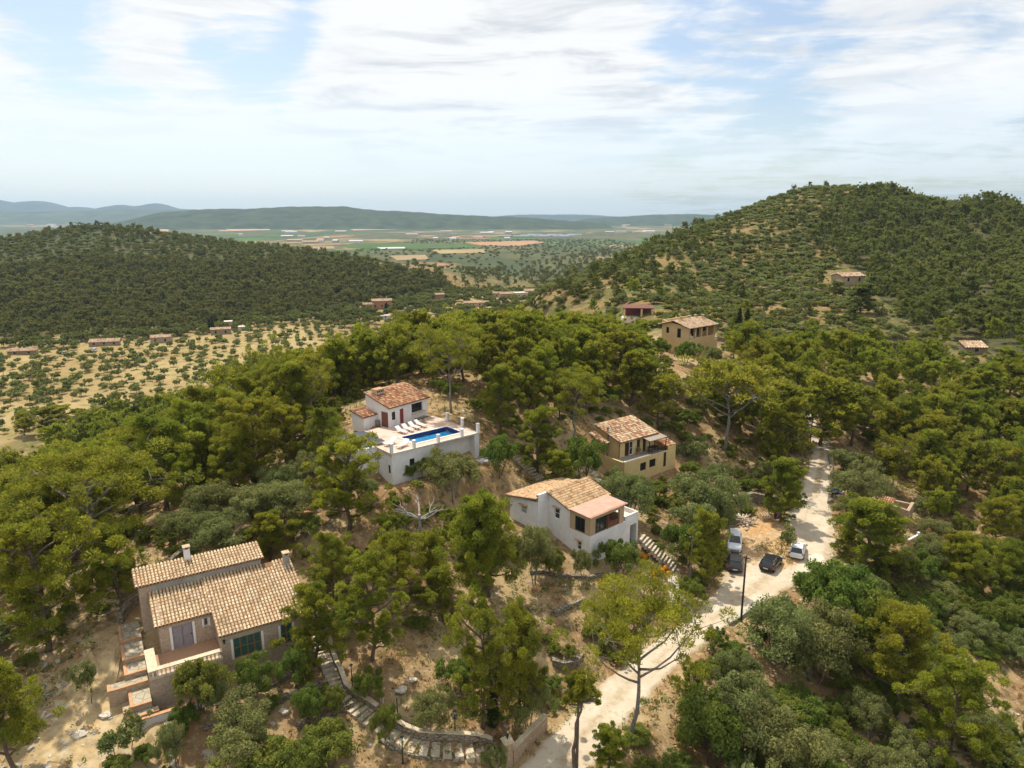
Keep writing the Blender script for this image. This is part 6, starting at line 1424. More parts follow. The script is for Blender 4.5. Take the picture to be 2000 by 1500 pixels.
def on(px, py, lift=.14): p = onroad(px, py); return Vector((p.x, p.y, zat(p.x, p.y) + lift))
car(on(1434, 1069), R(162), 'car_silver', 'silver car facing the camera in front of the log pile', 4.3, 1.78, 1.6, 'van')
car(on(1435, 1107), R(-17), 'car_charcoal', 'charcoal car parked nose to nose with the silver car', 4.1)
car(on(1505, 1108), R(-38), 'car_black', 'black hatchback standing at an angle in the middle of the turning place', 3.9)
car(on(1557, 1083), R(-27), 'car_white', 'white hatchback under the small tree on the turning place', 3.95)
for px, py, lb in ((123, 692, 'left one of two tiny white cars in the orchards'), (182, 686, 'right one of two tiny white cars in the orchards')):
    g = gp(px, py, 0, 150); r = car(g + Vector((0, 0, .1)), R(75), 'car_white', lb); r['group'] = 'cars in the orchards'

# ------------------------------------------------------------------ poles, wires, lamps
def pole(px, pb, pt, r0, label, name='utility_pole', matn='pole_wood', arm=True):
    g = gp(px, pb); h = 1.0
    while proj(g.x, g.y, g.z + h)[1] > pt and h < 14: h += .05
    r = empty(name, g, R(-20), label, 'pole', 'wooden poles along the track'); m = MB(); m.tube([(0, 0, -.5), (0, 0, h * .5), (0, 0, h)], [r0, r0 * .9, r0 * .72], 8); m.build('shaft', M[matn], r)
    if arm:
        m = MB(); m.box(-.35, .35, -.04, .04, h - .3, h - .22); m.build('crossbar', M['dark_metal'], r)
        for x in (-.28, 0, .28): m = MB(); m.tube([(x, 0, h - .22), (x, 0, h - .08)], .035, 6); m.build('insulator', M['clear_lamp'], r)
    return g + Vector((0, 0, h - .15))
T1 = pole(1447, 1214, 1086, .11, 'tall dark utility pole at the edge of the track by the low wall')
T2 = pole(1347, 1140, 1048, .09, 'thin grey pole between the bushes right of the garden stairs', matn='grey_bark')
T3 = pole(1582, 868, 812, .10, 'pale pole at the top end of the track', matn='grey_bark', arm=False)
T4 = pole(1362, 735, 690, .09, 'leaning thin pole below the ochre house', matn='pole_wood', arm=False)
def wire(a, b, sag, label):
    m = MB(); m.tube(curve(a, b, -sag, 14), .013, 4); o = m.build('overhead_cable', M['dark_metal']); tag(o, label, 'cable', 'overhead cables')
wire(T1, T3, 1.0, 'cable from the tall utility pole up the track'); wire(T1, T2, .6, 'cable from the tall utility pole to the thin grey pole'); wire(T2, Vector((*loc2w(WHO, WHY, 8.3, 4), WHO.z + 3.6)), .5, 'cable from the thin grey pole to the white house')
def lamp(px, pb, pt, label):
    g = gp(px, pb); r = empty('garden_lamp', g, 0, label, 'lamp', 'lamp posts along the garden steps'); h = .8
    while proj(g.x, g.y, g.z + h)[1] > pt and h < 4: h += .04
    m = MB(); m.tube([(0, 0, -.3), (0, 0, .15), (0, 0, .2), (0, 0, h - .35)], [.09, .09, .05, .04], 8); m.build('post', M['dark_metal'], r)
    m = MB(); m.tube([(0, 0, h - .34), (0, 0, h - .06)], [.08, .13], 6); ln = m.build('lantern', M['pale_glass'], r); m = MB(); m.tube([(0, 0, h - .055), (0, 0, h + .03), (0, 0, h + .08)], [.17, .08, .02], 6); m.build('lantern_cap', M['dark_metal'], ln)
lamp(689, 1355, 1298, 'black lamp post beside the upper bend of the garden steps'); lamp(777, 1412, 1356, 'black lamp post behind the middle of the garden steps'); lamp(889, 1443, 1388, 'black lamp post behind the lowest garden steps'); lamp(787, 1492, 1438, 'thin lamp post on the near side of the garden steps')

# ------------------------------------------------------------------ garden of the stone house: steps, walls, gate
def gz(px, py, lift=.1): g = gp(px, py); return Vector((g.x, g.y, g.z + lift))
steps('garden_steps', [gz(629, 1238), gz(636, 1275), gz(652, 1315), gz(668, 1355)], 1.7, 'step_stone', 'upper flight of pale garden steps right of the stone house', tread=.46)
steps('garden_steps', [gz(672, 1362), gz(700, 1384), gz(728, 1406), gz(752, 1424)], 1.7, 'step_stone', 'middle flight of garden steps between the two bends', tread=.55)
steps('garden_steps', [gz(760, 1432), gz(786, 1446), gz(822, 1462), gz(862, 1466), gz(905, 1466), gz(948, 1470)], 1.75, 'step_stone', 'lowest flight of garden steps curving to the gate', tread=.85)
def pxw(*p): return [(q.x, q.y) for q in (gp(*k) for k in p)]
lowwall('stair_wall', pxw((643, 1250), (657, 1300), (676, 1345), (694, 1362), (722, 1378), (738, 1390)), .4, .55, 'dry_stone', 'curved stone wall beside the upper garden steps', cap='cream_stone', capw=.0)
lowwall('stair_wall', pxw((768, 1418), (792, 1432), (820, 1443), (880, 1446), (935, 1450), (962, 1458)), .4, .75, 'dry_stone', 'curved stone wall beside the lowest garden steps', cap='cream_stone', capw=.0)
lowwall('garden_wall', pxw((580, 1424), (620, 1408), (655, 1394), (690, 1378)), .4, .45, 'dry_stone', 'dry stone wall leaving the garden steps to the left at the lower bend', foot=1.2)
lowwall('garden_wall', pxw((520, 1385), (560, 1365), (600, 1350), (640, 1338)), .4, .5, 'dry_stone', 'dry stone wall below the right corner of the stone house', foot=1.2)
lowwall('garden_wall', pxw((395, 1425), (440, 1412), (500, 1395)), .35, .35, 'dry_stone', 'low dry stone wall beside the slender olive', foot=1.0)
lowwall('garden_wall', pxw((745, 1447), (765, 1462), (800, 1474), (850, 1484), (900, 1486)), .35, .2, 'dry_stone', 'low kerb wall on the near side of the lowest garden steps', foot=.9)
flat_patch('garden_path', pxw((318, 1390), (332, 1388), (338, 1440), (345, 1510), (330, 1512), (322, 1440)), M['crazy_paving'], .10, jit=.1)
def pillar(px, pb, label, h=2.3):
    g = gp(px, pb); r = empty('gate_pillar', g, R(25), label, 'pillar', 'pillars of the garden gate'); m = MB(); m.box(-.33, .33, -.33, .33, -.5, h); m.build('shaft', M['pale_masonry'], r)
    m = MB(); m.box(-.42, .42, -.42, .42, h + .001, h + .09); m.box(-.34, .34, -.34, .34, h + .091, h + .2); m.build('cap', M['cream_stone'], r)
    m = MB(); m.tube([(0, 0, h + .2), (0, 0, h + .32), (0, 0, h + .36), (0, 0, h + .6), (0, 0, h + .66)], [.05, .04, .10, .13, .02], 8); m.build('lantern', M['dark_metal'], r); return g
ga = pillar(965, 1522, 'left stone pillar of the garden gate'); gb = pillar(991, 1496, 'right stone pillar of the garden gate')
gt = empty('garden_gate', ga, math.atan2(gb.y - ga.y, gb.x - ga.x), 'dark iron gate between the two stone pillars', 'gate'); Lg = (gb - ga).length
m = MB(); x0, x1 = .36, Lg - .36; m.box(x0, x1, -.02, .02, .12, .18); m.box(x0, x1, -.02, .02, 1.75, 1.82); m.box(x0, x0 + .05, -.02, .02, .12, 1.9); m.box(x1 - .05, x1, -.02, .02, .12, 1.9)
k_ = max(2, int((x1 - x0) / .13))
for i in range(1, k_): x = x0 + (x1 - x0) * i / k_; m.box(x - .012, x + .012, -.012, .012, .18, 1.75)
m.build('gate_leaf', M['iron_gate'], gt)
lowwall('boundary_wall', pxw((1000, 1492), (1030, 1458), (1066, 1424)), .35, 1.35, 'pale_masonry', 'rendered boundary wall between the gate and the track', cap='cream_stone', foot=1.0)
# terraces on the slope under the white house
lowwall('terrace_wall', pxw((1082, 1203), (1105, 1190), (1140, 1176)), .5, .5, 'dry_stone', 'grey dry stone wall on the slope below the white house', 'wall')
lowwall('terrace_wall', pxw((1078, 1296), (1100, 1302), (1125, 1298), (1135, 1284)), .6, .55, 'dry_stone', 'curved dry stone wall behind the open crowned pine', 'wall')
lowwall('terrace_wall', pxw((1035, 1120), (1060, 1118), (1090, 1128), (1150, 1130), (1200, 1124)), .4, .35, 'dry_stone', 'low wall under the front corner of the white house', 'wall')
lowwall('terrace_wall', pxw((1430, 985), (1470, 978), (1510, 985), (1530, 996)), .7, 1.3, 'dry_stone', 'rough stone bank behind the log pile', 'wall', foot=1)
lowwall('road_wall', pxw((1424, 1222), (1442, 1212), (1462, 1196), (1478, 1183)), .3, .45, 'concrete', 'low grey wall at the foot of the utility pole', 'wall')
lowwall('road_wall', pxw((1618, 885), (1624, 920), (1622, 960), (1618, 985)), .4, .5, 'dry_stone', 'low stone wall along the right verge of the track', 'wall')
for i, p in enumerate((((1395, 664), (1425, 668), (1455, 664)), ((1480, 650), (1520, 655), (1560, 650)), ((1500, 585), (1540, 592), (1590, 590)), ((1450, 560), (1490, 566), (1530, 562)), ((1700, 660), (1750, 664), (1790, 662)), ((1720, 690), (1780, 692), (1840, 700)), ((1560, 560), (1600, 570), (1640, 572)))):
    lowwall('field_wall', pxw(*p), .6, .8, 'dry_stone', ['dry stone terrace wall right above the ochre house roof', 'dry stone terrace wall above the cypresses', 'long terrace wall left of the half hidden hill house', 'terrace wall high on the scrubby flank', 'terrace wall in the clearing of the right hill', 'lowest terrace wall left of the mossy stone hut', 'terrace wall under the half hidden hill house'][i], 'wall', group='terrace walls on the right hill')
# stairs further back
steps('hill_stairs', [gz(1005, 890), gz(1030, 912), gz(1058, 938)], 1.5, 'step_stone', 'stairs of pale stone between the pool terrace and the white house roof', tread=.5)
steps('hill_stairs', [gz(1146, 912), gz(1166, 932)], 1.2, 'step_stone', 'short flight of steps left of the yellow house terrace', tread=.5)
steps('hill_stairs', [gz(568, 945), gz(598, 968), gz(592, 1005)], 2.2, 'terracotta_edge', 'reddish steps under the pines above the stone house', tread=.7)
# garden balustrade behind the pines
for a_, b_, lb in (((818, 1166), (868, 1148), 'white balustrade glimpsed between the pines above the twin pines'), ((680, 1185), (705, 1178), 'short white balustrade behind the rounded pine')):
    q0, q1 = gp(*a_), gp(*b_); r = empty('garden_balustrade', q0, math.atan2(q1.y - q0.y, q1.x - q0.x), lb, 'balustrade'); Lb = (q1 - q0).length; m = MB(); m.box(0, Lb, -.1, .1, .72, .84); m.box(0, Lb, -.1, .1, -.8, .1); m.build('rail', M['cream_stone'], r)
    for i in range(int(Lb / .3)): m = MB(); x = .15 + i * .3; m.tube([(x, 0, .1), (x, 0, .3), (x, 0, .72)], [.05, .08, .05], 6); m.build('baluster', M['cream_stone'], r)

# ------------------------------------------------------------------ by the track
lr = random.Random(9); c0 = on(1450, 1022, .05)
for i in range(64):
    a = lr.uniform(0, math.pi); L_ = lr.uniform(1.1, 2.8); rad_ = lr.uniform(.07, .15); d_ = abs(lr.gauss(0, .95)); th_ = lr.uniform(0, 6.28); zc = max(.08, .85 * (1 - d_ / 1.7)) * lr.uniform(.3, 1)
    m = MB(); dv = Vector((math.cos(a), math.sin(a), lr.uniform(-.35, .35))); m.tube([-dv * L_ / 2, dv * L_ / 2], [rad_, rad_ * .85], 7, t=lr.choice([(.46, .36, .25), (.54, .45, .34), (.40, .29, .19), (.60, .52, .41), (.26, .2, .15)]))
    o = m.build('log', M['log_wood']); o.location = c0 + Vector((math.cos(th_) * d_, math.sin(th_) * d_ * .9, zc)); tag(o, 'cut log lying in the loose heap behind the silver car', 'log', 'logs of the loose heap')
c1 = on(1497, 1016, .03)
for k in range(4):
    for i in range(5):
        m = MB(); m.tube([(-.8, 0, 0), (.8, 0, 0)] if k % 2 == 0 else [(0, -.6, 0), (0, .6, 0)], .12, 7, t=lr.choice([(.46, .33, .2), (.54, .41, .27), (.4, .28, .17)])); o = m.build('log', M['log_wood']); f = (i - 2) * .27
        o.location = c1 + Vector((0, f, .13 + k * .23) if k % 2 == 0 else (f * 1.25, 0, .13 + k * .23)); tag(o, 'log in the squared stack right of the loose log heap', 'log', 'logs of the squared stack')
def flowers(px, py, wpx, matn, label, name, green=.35, n=16):
    g = gp(px, py); dep = proj(g.x, g.y, g.z)[2]; wd = wpx * dep / FPX; r_ = np.random.RandomState(int(px)); r = empty(name, g, 0, label, 'plant')
    cl = [(r_.normal() * wd * .26, r_.normal() * wd * .26, .25 + .35 * r_.rand(), .16 + .14 * r_.rand()) for _ in range(n)]
    V, F, T = cards(cl, 46, .12, r_, 1.1, .4); link('blossom', np_mesh('blossom', V, F, M[matn], T), r)
    V, F, T = cards([(c[0], c[1], c[2] * .5, c[3]) for c in cl], int(46 * green), .14, r_, 1.0, .2); link('leaves', np_mesh('leaves', V, F, M['shrub_leaves'], T), r)
flowers(1284, 1122, 46, 'orange_petals', 'big orange flowering clump left of the garden stairs', 'flowering_plant', .35, 20); flowers(1252, 1096, 34, 'orange_petals', 'smaller orange flowering clump above the big one', 'flowering_plant', .5, 12); flowers(1183, 1143, 16, 'orange_petals', 'single small orange flowering plant on the dry slope', 'flowering_plant', .4, 5)
leafmat('violet_petals', (.20, .02, .26), (.34, .05, .38), .05); flowers(1516, 1012, 12, 'violet_petals', 'small violet bougainvillea at the end of the stone bank', 'flowering_plant', .4, 6)
# ruin, balustrade and clutter right of the track
g = gp(1741, 1010); RU = empty('stone_ruin', g, R(-38), 'roofless tan stone building behind the dark pine', 'building'); m = MB(); ra = Wl((-2.6, -1.8), (2.4, -1.8)); rb = Wl((2.4, -1.8), (2.4, 2.2))
ra.wall(m, -2, 2.2, [(1.4, 2.3, .2, 1.9)], .4, top=(2.9, 2.21)); rb.wall(m, -2, 2.2, [(1.4, 2.1, .8, 1.6)], .4); Wl((-2.6, 2.2), (-2.6, -1.8)).wall(m, -2, 2.2, th=.4, top=(2.3, 2.9)); Wl((2.4, 2.2), (-2.6, 2.2)).wall(m, -2, 2.0, th=.4); m.build('wall', M['pale_masonry'], RU)
tiles('roof', RU, (-2.8, -2.0, 2.3), (3.0, 0, 0), (0, 2.4, .5), 'red', 44, .3, .46)
g = gp(1782, 1066); BA = empty('porch', g, R(35), 'white framed porch with red brick panel half hidden by bushes', 'porch'); m = MB(); m.box(-1.6, 1.4, -.12, .12, 1.15, 1.35); m.box(-1.6, 1.4, -.12, .12, -.8, .05); m.build('rail', M['white_paint'], BA)
m = MB(); m.box(1.1, 1.42, -.16, .16, -.8, 1.7); m.build('pillar', M['white_paint'], BA); m = MB(); m.box(-1.5, 1.1, -.06, .06, .06, 1.14); m.build('brick_panel', M['terracotta_edge'], BA)
g = on(1633, 968, .02); m = MB(); rr2 = random.Random(2)
pts = [[(i * .4 - 1.0 + rr2.uniform(-.1, .1), j * .4 - .8 + rr2.uniform(-.1, .1), max(0.03, .7 * math.exp(-((i - 2.5) ** 2 + (j - 2) ** 2) / 3) + rr2.uniform(-.1, .12))) for j in range(5)] for i in range(6)]
for i in range(5):
    for j in range(4): m.quad(pts[i][j], pts[i + 1][j], pts[i + 1][j + 1], pts[i][j + 1])
gq = gp(1631, 962); o = m.build('tarpaulin', M['blue_tarp']); o.location = gq + Vector((0, 0, .1)); o.scale = (.8, .8, 1); tag(o, 'crumpled blue tarpaulin on the right verge of the track', 'tarpaulin')
for i, (px, py) in enumerate(((1640, 975), (1650, 985), (1622, 980))):
    q = gp(px, py); m = MB(); m.box(-.35, .35, -.25, .25, 0, .45); m.box(-.38, .38, -.28, .28, .451, .5); o = m.build('crate', M[('cream_stone', 'white_paint', 'grey_metal')[i]], bevel=.02); o.location = q; o.rotation_euler = (0, 0, i * .8); tag(o, ('tan crate just below the blue tarpaulin', 'white crate behind the dark pine edge by the track', 'grey crate left of the tarpaulin on the verge')[i], 'crate', 'clutter on the right verge')
q = gp(1674, 1118); DR = empty('water_drum', q, 0, 'grey drum at the foot of the dark pine right of the track', 'drum'); m = MB(); m.tube([(0, 0, -.1), (0, 0, .5), (0, 0, .55), (0, 0, 1.0)], [.4, .4, .43, .4], 14); m.build('barrel', M['concrete'], DR); m = MB(); m.tube([(0, 0, 1.0), (0, 0, 1.06)], .43, 14); m.build('lid', M['grey_metal'], DR)
def boulder(px, py, s_, label, seed):
    q = gp(px, py); r_ = random.Random(seed); m = MB(); N = 8
    for i in range(5):
        for j in range(N): ph = -math.pi / 2 + math.pi * (i + .5) / 5; k = s_ * r_.uniform(.6, 1.2) * .8; m.v.append((math.cos(ph) * math.cos(j * 6.283 / N) * k * 1.3, math.cos(ph) * math.sin(j * 6.283 / N) * k, math.sin(ph) * k * .5))
    for i in range(4):
        for j in range(N): m.f.append((i * N + j, i * N + (j + 1) % N, (i + 1) * N + (j + 1) % N, (i + 1) * N + j)); m.t.append((1.5, 1.5, 1.5))
    m.f += [tuple(reversed(range(N))), tuple(4 * N + j for j in range(N))]; m.t += [(1.5, 1.5, 1.5)] * 2
    o = m.build('boulder', M['rock']); o.location = q + Vector((0, 0, s_ * .25)); tag(o, label, 'rock', 'boulders in the garden')
boulder(1168, 940, .7, 'white boulder at the lower end of the short steps', 1); boulder(152, 1438, .6, 'large pale boulder on the bare slope in the lower left', 2); boulder(205, 1400, .5, 'pale boulder right above the two small trees', 3); boulder(556, 1392, .5, 'white boulder on the lower garden terrace', 5); boulder(785, 1350, .6, 'grey boulder right of the dark bush above the steps', 6); boulder(805, 1330, .45, 'smaller grey boulder above the lamp post', 7)
# dead tree with bare white branches
g = gp(822, 1110); DT = empty('dead_tree', g, 0, 'leafless silvery dead tree rising out of the pines', 'tree'); r_ = random.Random(12); m = MB(); hz_ = 1
while proj(g.x, g.y, g.z + hz_)[1] > 1006: hz_ += .05
def limb(p, dv, L_, rd, lev):
    q = p + dv * L_; mid = (p + q) / 2 + Vector((r_.uniform(-1, 1), r_.uniform(-1, 1), r_.uniform(-.3, .6))) * L_ * .09; m.tube([p, mid, q], [rd, rd * .75, rd * .5], 6)
    if lev < 3:
        for k in range(3 if lev < 2 else 2):
            nd = (dv + Vector((r_.uniform(-1, 1), r_.uniform(-1, 1), r_.uniform(-.25, .5))) * .85).normalized(); limb(p.lerp(q, r_.uniform(.5, 1)), nd, L_ * r_.uniform(.5, .8), rd * .5, lev + 1)
m.tube([(0, 0, -.5), (.1, .05, hz_ * .5), (0, 0, hz_)], [.24, .2, .16], 8)
for k in range(5): a = k * 1.256 + .4; limb(Vector((0, 0, hz_ - .5)), Vector((math.cos(a), math.sin(a) * .6, .42)).normalized(), 2.1, .13, 1)
m.build('trunk', M['dead_wood'], DT)
# slender pine with a tuft of crown, at the bottom
g = gp(1126, 1512); hh_ = 1.0
while proj(g.x, g.y, g.z + hh_)[1] > 1312: hh_ += .05
SPN = empty('pine_tree', g, 0, 'slender pine with a straight bare trunk and tufted crown at the edge of the track', 'tree'); mbp, (V, F, T) = pine(91, hh_, 2.9, .74, 9, 1.0, .7, dens=.75); m = MB(); m.tube([(0, 0, -.4), (0, 0, hh_ * .5), (0, 0, hh_ * .93)], [.13, .11, .06], 8); m.v += mbp.v; off = len(m.v) - len(mbp.v); m.f += [tuple(i + off for i in f) for f in mbp.f]; m.t += mbp.t
m.build('trunk', M['bark'], SPN); link('crown', np_mesh('crown', V, F, M['pine_needles'], T), SPN)

# ------------------------------------------------------------------ the plain: fields, glasshouses, farm buildings
def field(name, pts, col, seed, lift=.6):
    P = [gp(*p, 0, 400) for p in pts]; P = [(p.x, p.y) for p in P if p]
    flat_patch(name, P, mat('field_' + str(seed), col, 1, .15, .02, spec=0), lift, jit=1.0, seed=seed)
field('green_field', [(672, 479), (700, 474), (930, 476), (934, 484), (800, 487), (680, 485)], (.085, .125, .05), 11)
field('red_earth_field', [(905, 474), (1040, 470), (1066, 474), (1010, 481), (940, 480)], (.36, .215, .13), 12, .9)
field('stubble_field', [(840, 488), (945, 487), (948, 494), (860, 496)], (.31, .24, .13), 13); field('stubble_field', [(760, 500), (830, 498), (838, 507), (775, 509)], (.30, .225, .13), 14); field('stubble_field', [(590, 482), (650, 481), (656, 486), (600, 488)], (.30, .225, .14), 15)
field('reservoir', [(735, 484), (790, 483), (792, 486), (745, 487)], (.50, .52, .52), 16, 1.2); field('red_earth_field', [(680, 446), (790, 443), (795, 448), (690, 451)], (.40, .26, .17), 17, 2.0); field('pale_field', [(440, 448), (520, 446), (530, 450), (450, 452)], (.42, .28, .18), 18, 2.0)
field('pale_field', [(240, 448), (330, 446), (330, 450), (250, 452)], (.40, .27, .18), 19, 2.0); field('green_field', [(380, 458), (460, 456), (470, 460), (400, 461)], (.10, .145, .06), 20, 1.5)
pr = random.Random(31)
for i in range(9):
    p = gp(1018 + i * 13, 463 - (i % 3) * 1.6, 0, 400); Lw = 62; m = MB(); m.tube([(-Lw / 2, 0, 0), (Lw / 2, 0, 0)], 6.0, 10); o = m.build('greenhouse', M['pale_glass']); o.location = (p.x, p.y, p.z + .5); o.rotation_euler = (0, 0, .1)
    tag(o, 'white glasshouse roof in the bright row out on the plain', 'greenhouse', 'white glasshouses on the plain')
for i in range(46):
    zx = pr.choice([(560, 700, 452, 478), (600, 900, 446, 470), (860, 1010, 452, 470), (1150, 1330, 440, 458), (430, 600, 448, 466), (20, 240, 436, 446)]); p = gp(pr.uniform(zx[0], zx[1]), pr.uniform(zx[2], zx[3]), 0, 400)
    if p is None or p.y < 1500: continue
    w_, d_, h_ = pr.uniform(12, 46) * (1 + (p.y - 1500) / 5000), pr.uniform(9, 16), pr.uniform(5, 9); m = MB(); wc = pr.choice([(.55, .52, .48), (.50, .42, .34), (.60, .58, .56), (.46, .36, .28)]); m.prism([(-w_ / 2, -d_ / 2), (w_ / 2, -d_ / 2), (w_ / 2, d_ / 2), (-w_ / 2, d_ / 2)], -2, h_, wc)
    r = empty('farm_building', p, pr.uniform(-.3, .3), 'tiny pale farm building scattered out on the hazy plain', 'building', 'farm buildings on the plain'); m.build('wall', M['coloured_walls'], r)
    m = MB(); rc = pr.choice([(.5, .3, .2), (.55, .5, .45), (.62, .6, .58)]); m.v += [(-w_ / 2 - .5, -d_ / 2 - .5, h_ + .02), (w_ / 2 + .5, -d_ / 2 - .5, h_ + .02), (w_ / 2 + .5, 0, h_ + 2.5), (-w_ / 2 - .5, 0, h_ + 2.5), (w_ / 2 + .5, d_ / 2 + .5, h_ + .02), (-w_ / 2 - .5, d_ / 2 + .5, h_ + .02)]; m.f += [(0, 1, 2, 3), (3, 2, 4, 5), (1, 4, 2), (0, 3, 5)]; m.t += [rc] * 4; m.build('roof', M['coloured_walls'], r)

# ------------------------------------------------------------------ dry grass, low scrub and rubble on the open ground
gs = np.random.RandomState(8)
BAREG = px_area([(80, 1400), (150, 1295), (225, 1270), (262, 1375), (310, 1420), (325, 1515), (60, 1515)])
mat('bare_earth', (.43, .315, .165), 1.0, .25, 1.2, spec=.05, dirt=(.52, .44, .31), dirt_scale=.9, dirt_amt=.85, bump=.5)
flat_patch('bare_earth', BAREG, M['bare_earth'], .09, jit=1.1, seed=12)
def spots(n, box, dmax, rocks=False):
    X = box[0] + (box[1] - box[0]) * gs.rand(n); Y = box[2] + (box[3] - box[2]) * gs.rand(n); k = ~inpoly(X, Y, ROADPOLY)
    for F in FOOT: k &= ~inpoly(X, Y, F)
    k &= ~(inpoly(X, Y, BAREG) & (gs.rand(n) < (0 if rocks else .85)))
    X, Y = X[k], Y[k]; Z = height(X, Y); dep = proj(X, Y, Z)[2]; px, py, _ = proj(X, Y, Z); k = (dep > 30) & (dep < dmax) & (px > -60) & (px < 2060); return X[k], Y[k], Z[k]
PARK = [(p.x, p.y) for p in (onroad(*q) for q in ((1420, 1030), (1470, 1005), (1560, 1005), (1640, 1060), (1500, 1180), (1400, 1180)))]
def tufts(name, n, box, dmax, rad_, hgt, per, size, matn, clus=.05, thr=.5, woody=0.0):
    X, Y, Z = spots(n, box, dmax); v = np.sin(X * clus * 5 + 2 * np.sin(Y * clus * 3)) * np.sin(Y * clus * 6 + 1.5 * np.sin(X * clus * 2.3)); k = (v + gs.rand(len(v)) * 1.2 - .6 > thr - .5) & ~inpoly(X, Y, PARK); X, Y, Z = X[k], Y[k], Z[k]
    cl = np.column_stack([X, Y, Z + hgt * .35, rad_ * (.5 + gs.rand(len(X)))]); V, F, T = cards(cl, per, size, gs, hgt / rad_, .5, None, .35, .2, woody); tag(link(name, np_mesh(name, V, F, M[matn], T)), kind='stuff')
tufts('dry_grass', 15000, (-70, 70, 34, 135), 130, .45, .28, 9, .17, 'dry_grass', .05, .45)
tufts('low_scrub', 20000, (-75, 80, 34, 140), 135, .55, .38, 14, .13, 'shrub_leaves', .06, .45, .15)
tufts('needle_litter', 9000, (-75, 80, 34, 140), 135, .6, .16, 9, .14, 'pine_needles', .045, .6, .7)
# parking island grass
ip = [(p.x, p.y) for p in (onroad(*q) for q in ((1470, 1075), (1500, 1052), (1540, 1050), (1552, 1085), (1545, 1104), (1500, 1090)))]
X = 26 + 16 * gs.rand(2600); Y = 74 + 16 * gs.rand(2600); k = inpoly(X, Y, ip) & (gs.rand(2600) < .8); X, Y = X[k], Y[k]
V, F, T = cards(np.column_stack([X, Y, height(X, Y) + .2, np.full(len(X), .25)]), 7, .14, gs, .7, .5, None, .3, .2); T[:, 0] *= .8; tag(link('dry_grass', np_mesh('dry_grass', V, F, M['dry_grass'], T)), kind='stuff')
def rubble(name, n, box, dmax, s0, s1, thr):
    X, Y, Z = spots(n, box, dmax, True); v = np.sin(X * .21 + 2 * np.sin(Y * .16)) * np.sin(Y * .27 + 1.5 * np.sin(X * .13)); k = v + gs.rand(len(v)) * 1.3 - .65 > thr; X, Y, Z = X[k], Y[k], Z[k]; N = len(X)
    s_ = s0 + (s1 - s0) * gs.rand(N) ** 3; an = gs.rand(N) * 6.28; C = np.array([(-1, -1, -1), (1, -1, -1), (1, 1, -1), (-1, 1, -1), (-.7, -.7, 1), (.7, -.7, 1), (.7, .7, 1), (-.7, .7, 1)], float)
    q = C[None] * (1 + .35 * gs.normal(size=(N, 8, 3)).clip(-1, 1)) * s_[:, None, None] * np.array([1, .75, .5]); x = q[..., 0] * np.cos(an)[:, None] - q[..., 1] * np.sin(an)[:, None] + X[:, None]; y = q[..., 0] * np.sin(an)[:, None] + q[..., 1] * np.cos(an)[:, None] + Y[:, None]; z = q[..., 2] * .7 + Z[:, None] + s_[:, None] * .08
    B = np.array([(3, 2, 1, 0), (4, 5, 6, 7), (0, 1, 5, 4), (1, 2, 6, 5), (2, 3, 7, 6), (3, 0, 4, 7)]); F = (B[None] + (np.arange(N) * 8)[:, None, None]).reshape(-1, 4); t = np.repeat(.75 + .6 * gs.rand(N), 6)
    tag(link(name, np_mesh(name, np.stack([x, y, z], -1).reshape(-1, 3), F, M['rock'], np.column_stack([t, t, t]))), kind='stuff')
rubble('rubble', 8000, (-60, 60, 34, 115), 115, .05, .34, .35)
rubble('rubble', 900, (-44, -27, 40, 56), 80, .05, .30, .0)
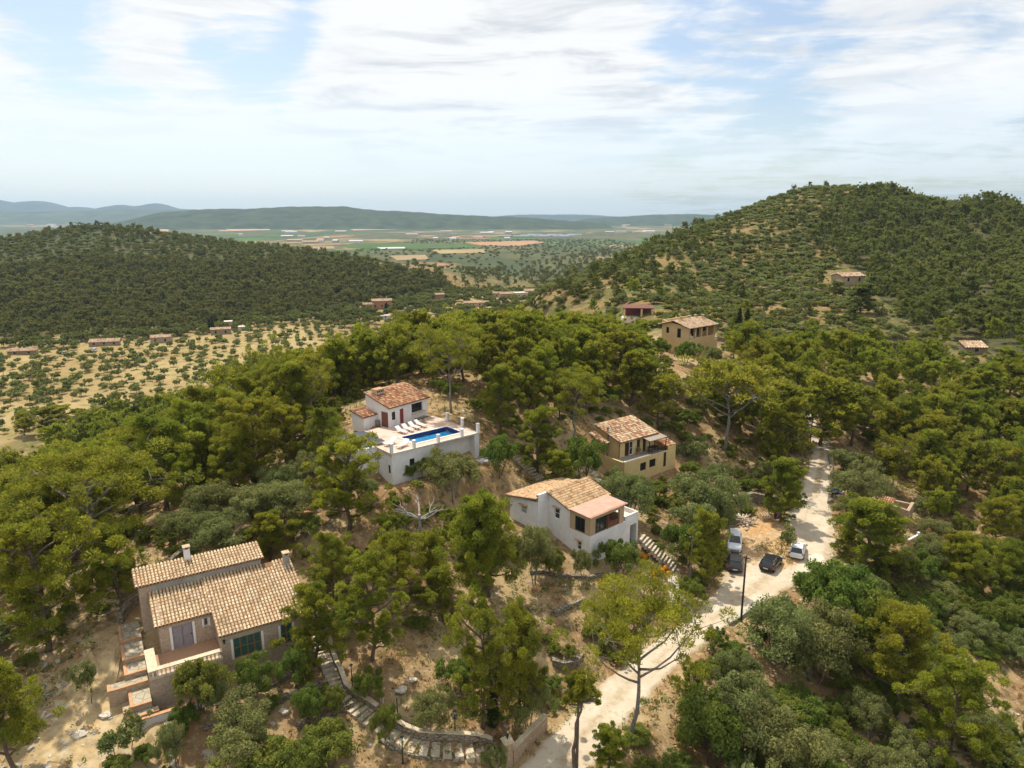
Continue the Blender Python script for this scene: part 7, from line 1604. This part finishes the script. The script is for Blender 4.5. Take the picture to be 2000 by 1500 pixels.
# ------------------------------------------------------------------ labels for the trees that have none yet: told apart by the landmark they stand next to
LM = [('pool house', 785, 790, 92), ('white house', 1110, 1010, 78), ('yellow house', 1240, 865, 100), ('stone house', 430, 1180, 60), ('ochre house', 1355, 650, 155), ('silver car', 1434, 1062, 86), ('white hatchback', 1557, 1076, 85),
      ('utility pole', 1447, 1150, 75), ('garden gate', 978, 1470, 50), ('open crowned pine', 1245, 1250, 60), ('dead tree', 820, 1000, 75), ('top end of the track', 1605, 860, 120), ('stone ruin', 1741, 990, 85), ('garden shelter', 1245, 608, 205),
      ('half hidden hill house', 1655, 540, 290), ('mossy stone hut', 1900, 678, 190), ('pale orchard farmhouse', 316, 660, 385), ('orchard tower house', 447, 640, 420), ('long orchard shed', 205, 670, 360), ('brown valley house', 746, 595, 520),
      ('hilltop', 1610, 362, 430), ('lower right corner', 2000, 1500, 45), ('lower left corner', 0, 1500, 45), ('valley hamlet', 1010, 576, 560), ('low stone orchard shed', 45, 690, 340)]
ORD = ['nearest', 'second nearest', 'third nearest', 'fourth nearest', 'fifth nearest', 'sixth nearest', 'seventh nearest', 'eighth nearest']
LOOK = {'pine': 'pine', 'openpine': 'pine', 'olive': 'grey olive', 'shrub': 'green bush', 'almond': 'almond tree', 'cypress': 'cypress'}
BK = {}
for t_ in TREES:
    if t_['o'].get('label'): continue
    px, py, dep = proj(t_['x'], t_['y'], t_['z'] + t_['h'] * .6); px, py = float(px), float(py)
    best = min(LM, key=lambda m: math.hypot(px - m[1], py - m[2]) + 120 * abs(math.log(float(dep) / m[3]))); dx, dy = px - best[1], py - best[2]
    side = ('right of' if dx > 0 else 'left of') if abs(dx) > abs(dy) * 1.1 else ('above' if dy < 0 else 'below')
    k = 'pine' if t_['kind'] == 'openpine' else t_['kind']; BK.setdefault((k, best[0], side), []).append((math.hypot(dx, dy), t_))
GR = {'pine': 'pines of the wood', 'olive': 'olives on the slopes', 'shrub': 'bushes on the slopes', 'almond': 'almond trees of the orchards', 'cypress': 'cypresses'}
for (k, nm, side), L in BK.items():
    L.sort(key=lambda q: q[0]); wide = {}
    for i, (d_, t_) in enumerate(L):
        o = t_['o']
        if i < len(ORD): o['label'] = f'{LOOK[k]} {side} the {nm}, {ORD[i]} to it'; o['group'] = GR[k]
        else: o['label'] = f'{LOOK[k]} among many {side} the {nm}, beyond the nearest eight'; o['group'] = f'{GR[k]} {side} the {nm}'
for t_ in TREES:
    if not t_['o'].get('group'): t_['o']['group'] = {'pine': 'pines told apart', 'openpine': 'pines told apart', 'olive': 'olives of the gardens', 'shrub': 'bushes of the gardens', 'almond': 'small garden trees', 'cypress': 'cypresses'}[t_['kind']]
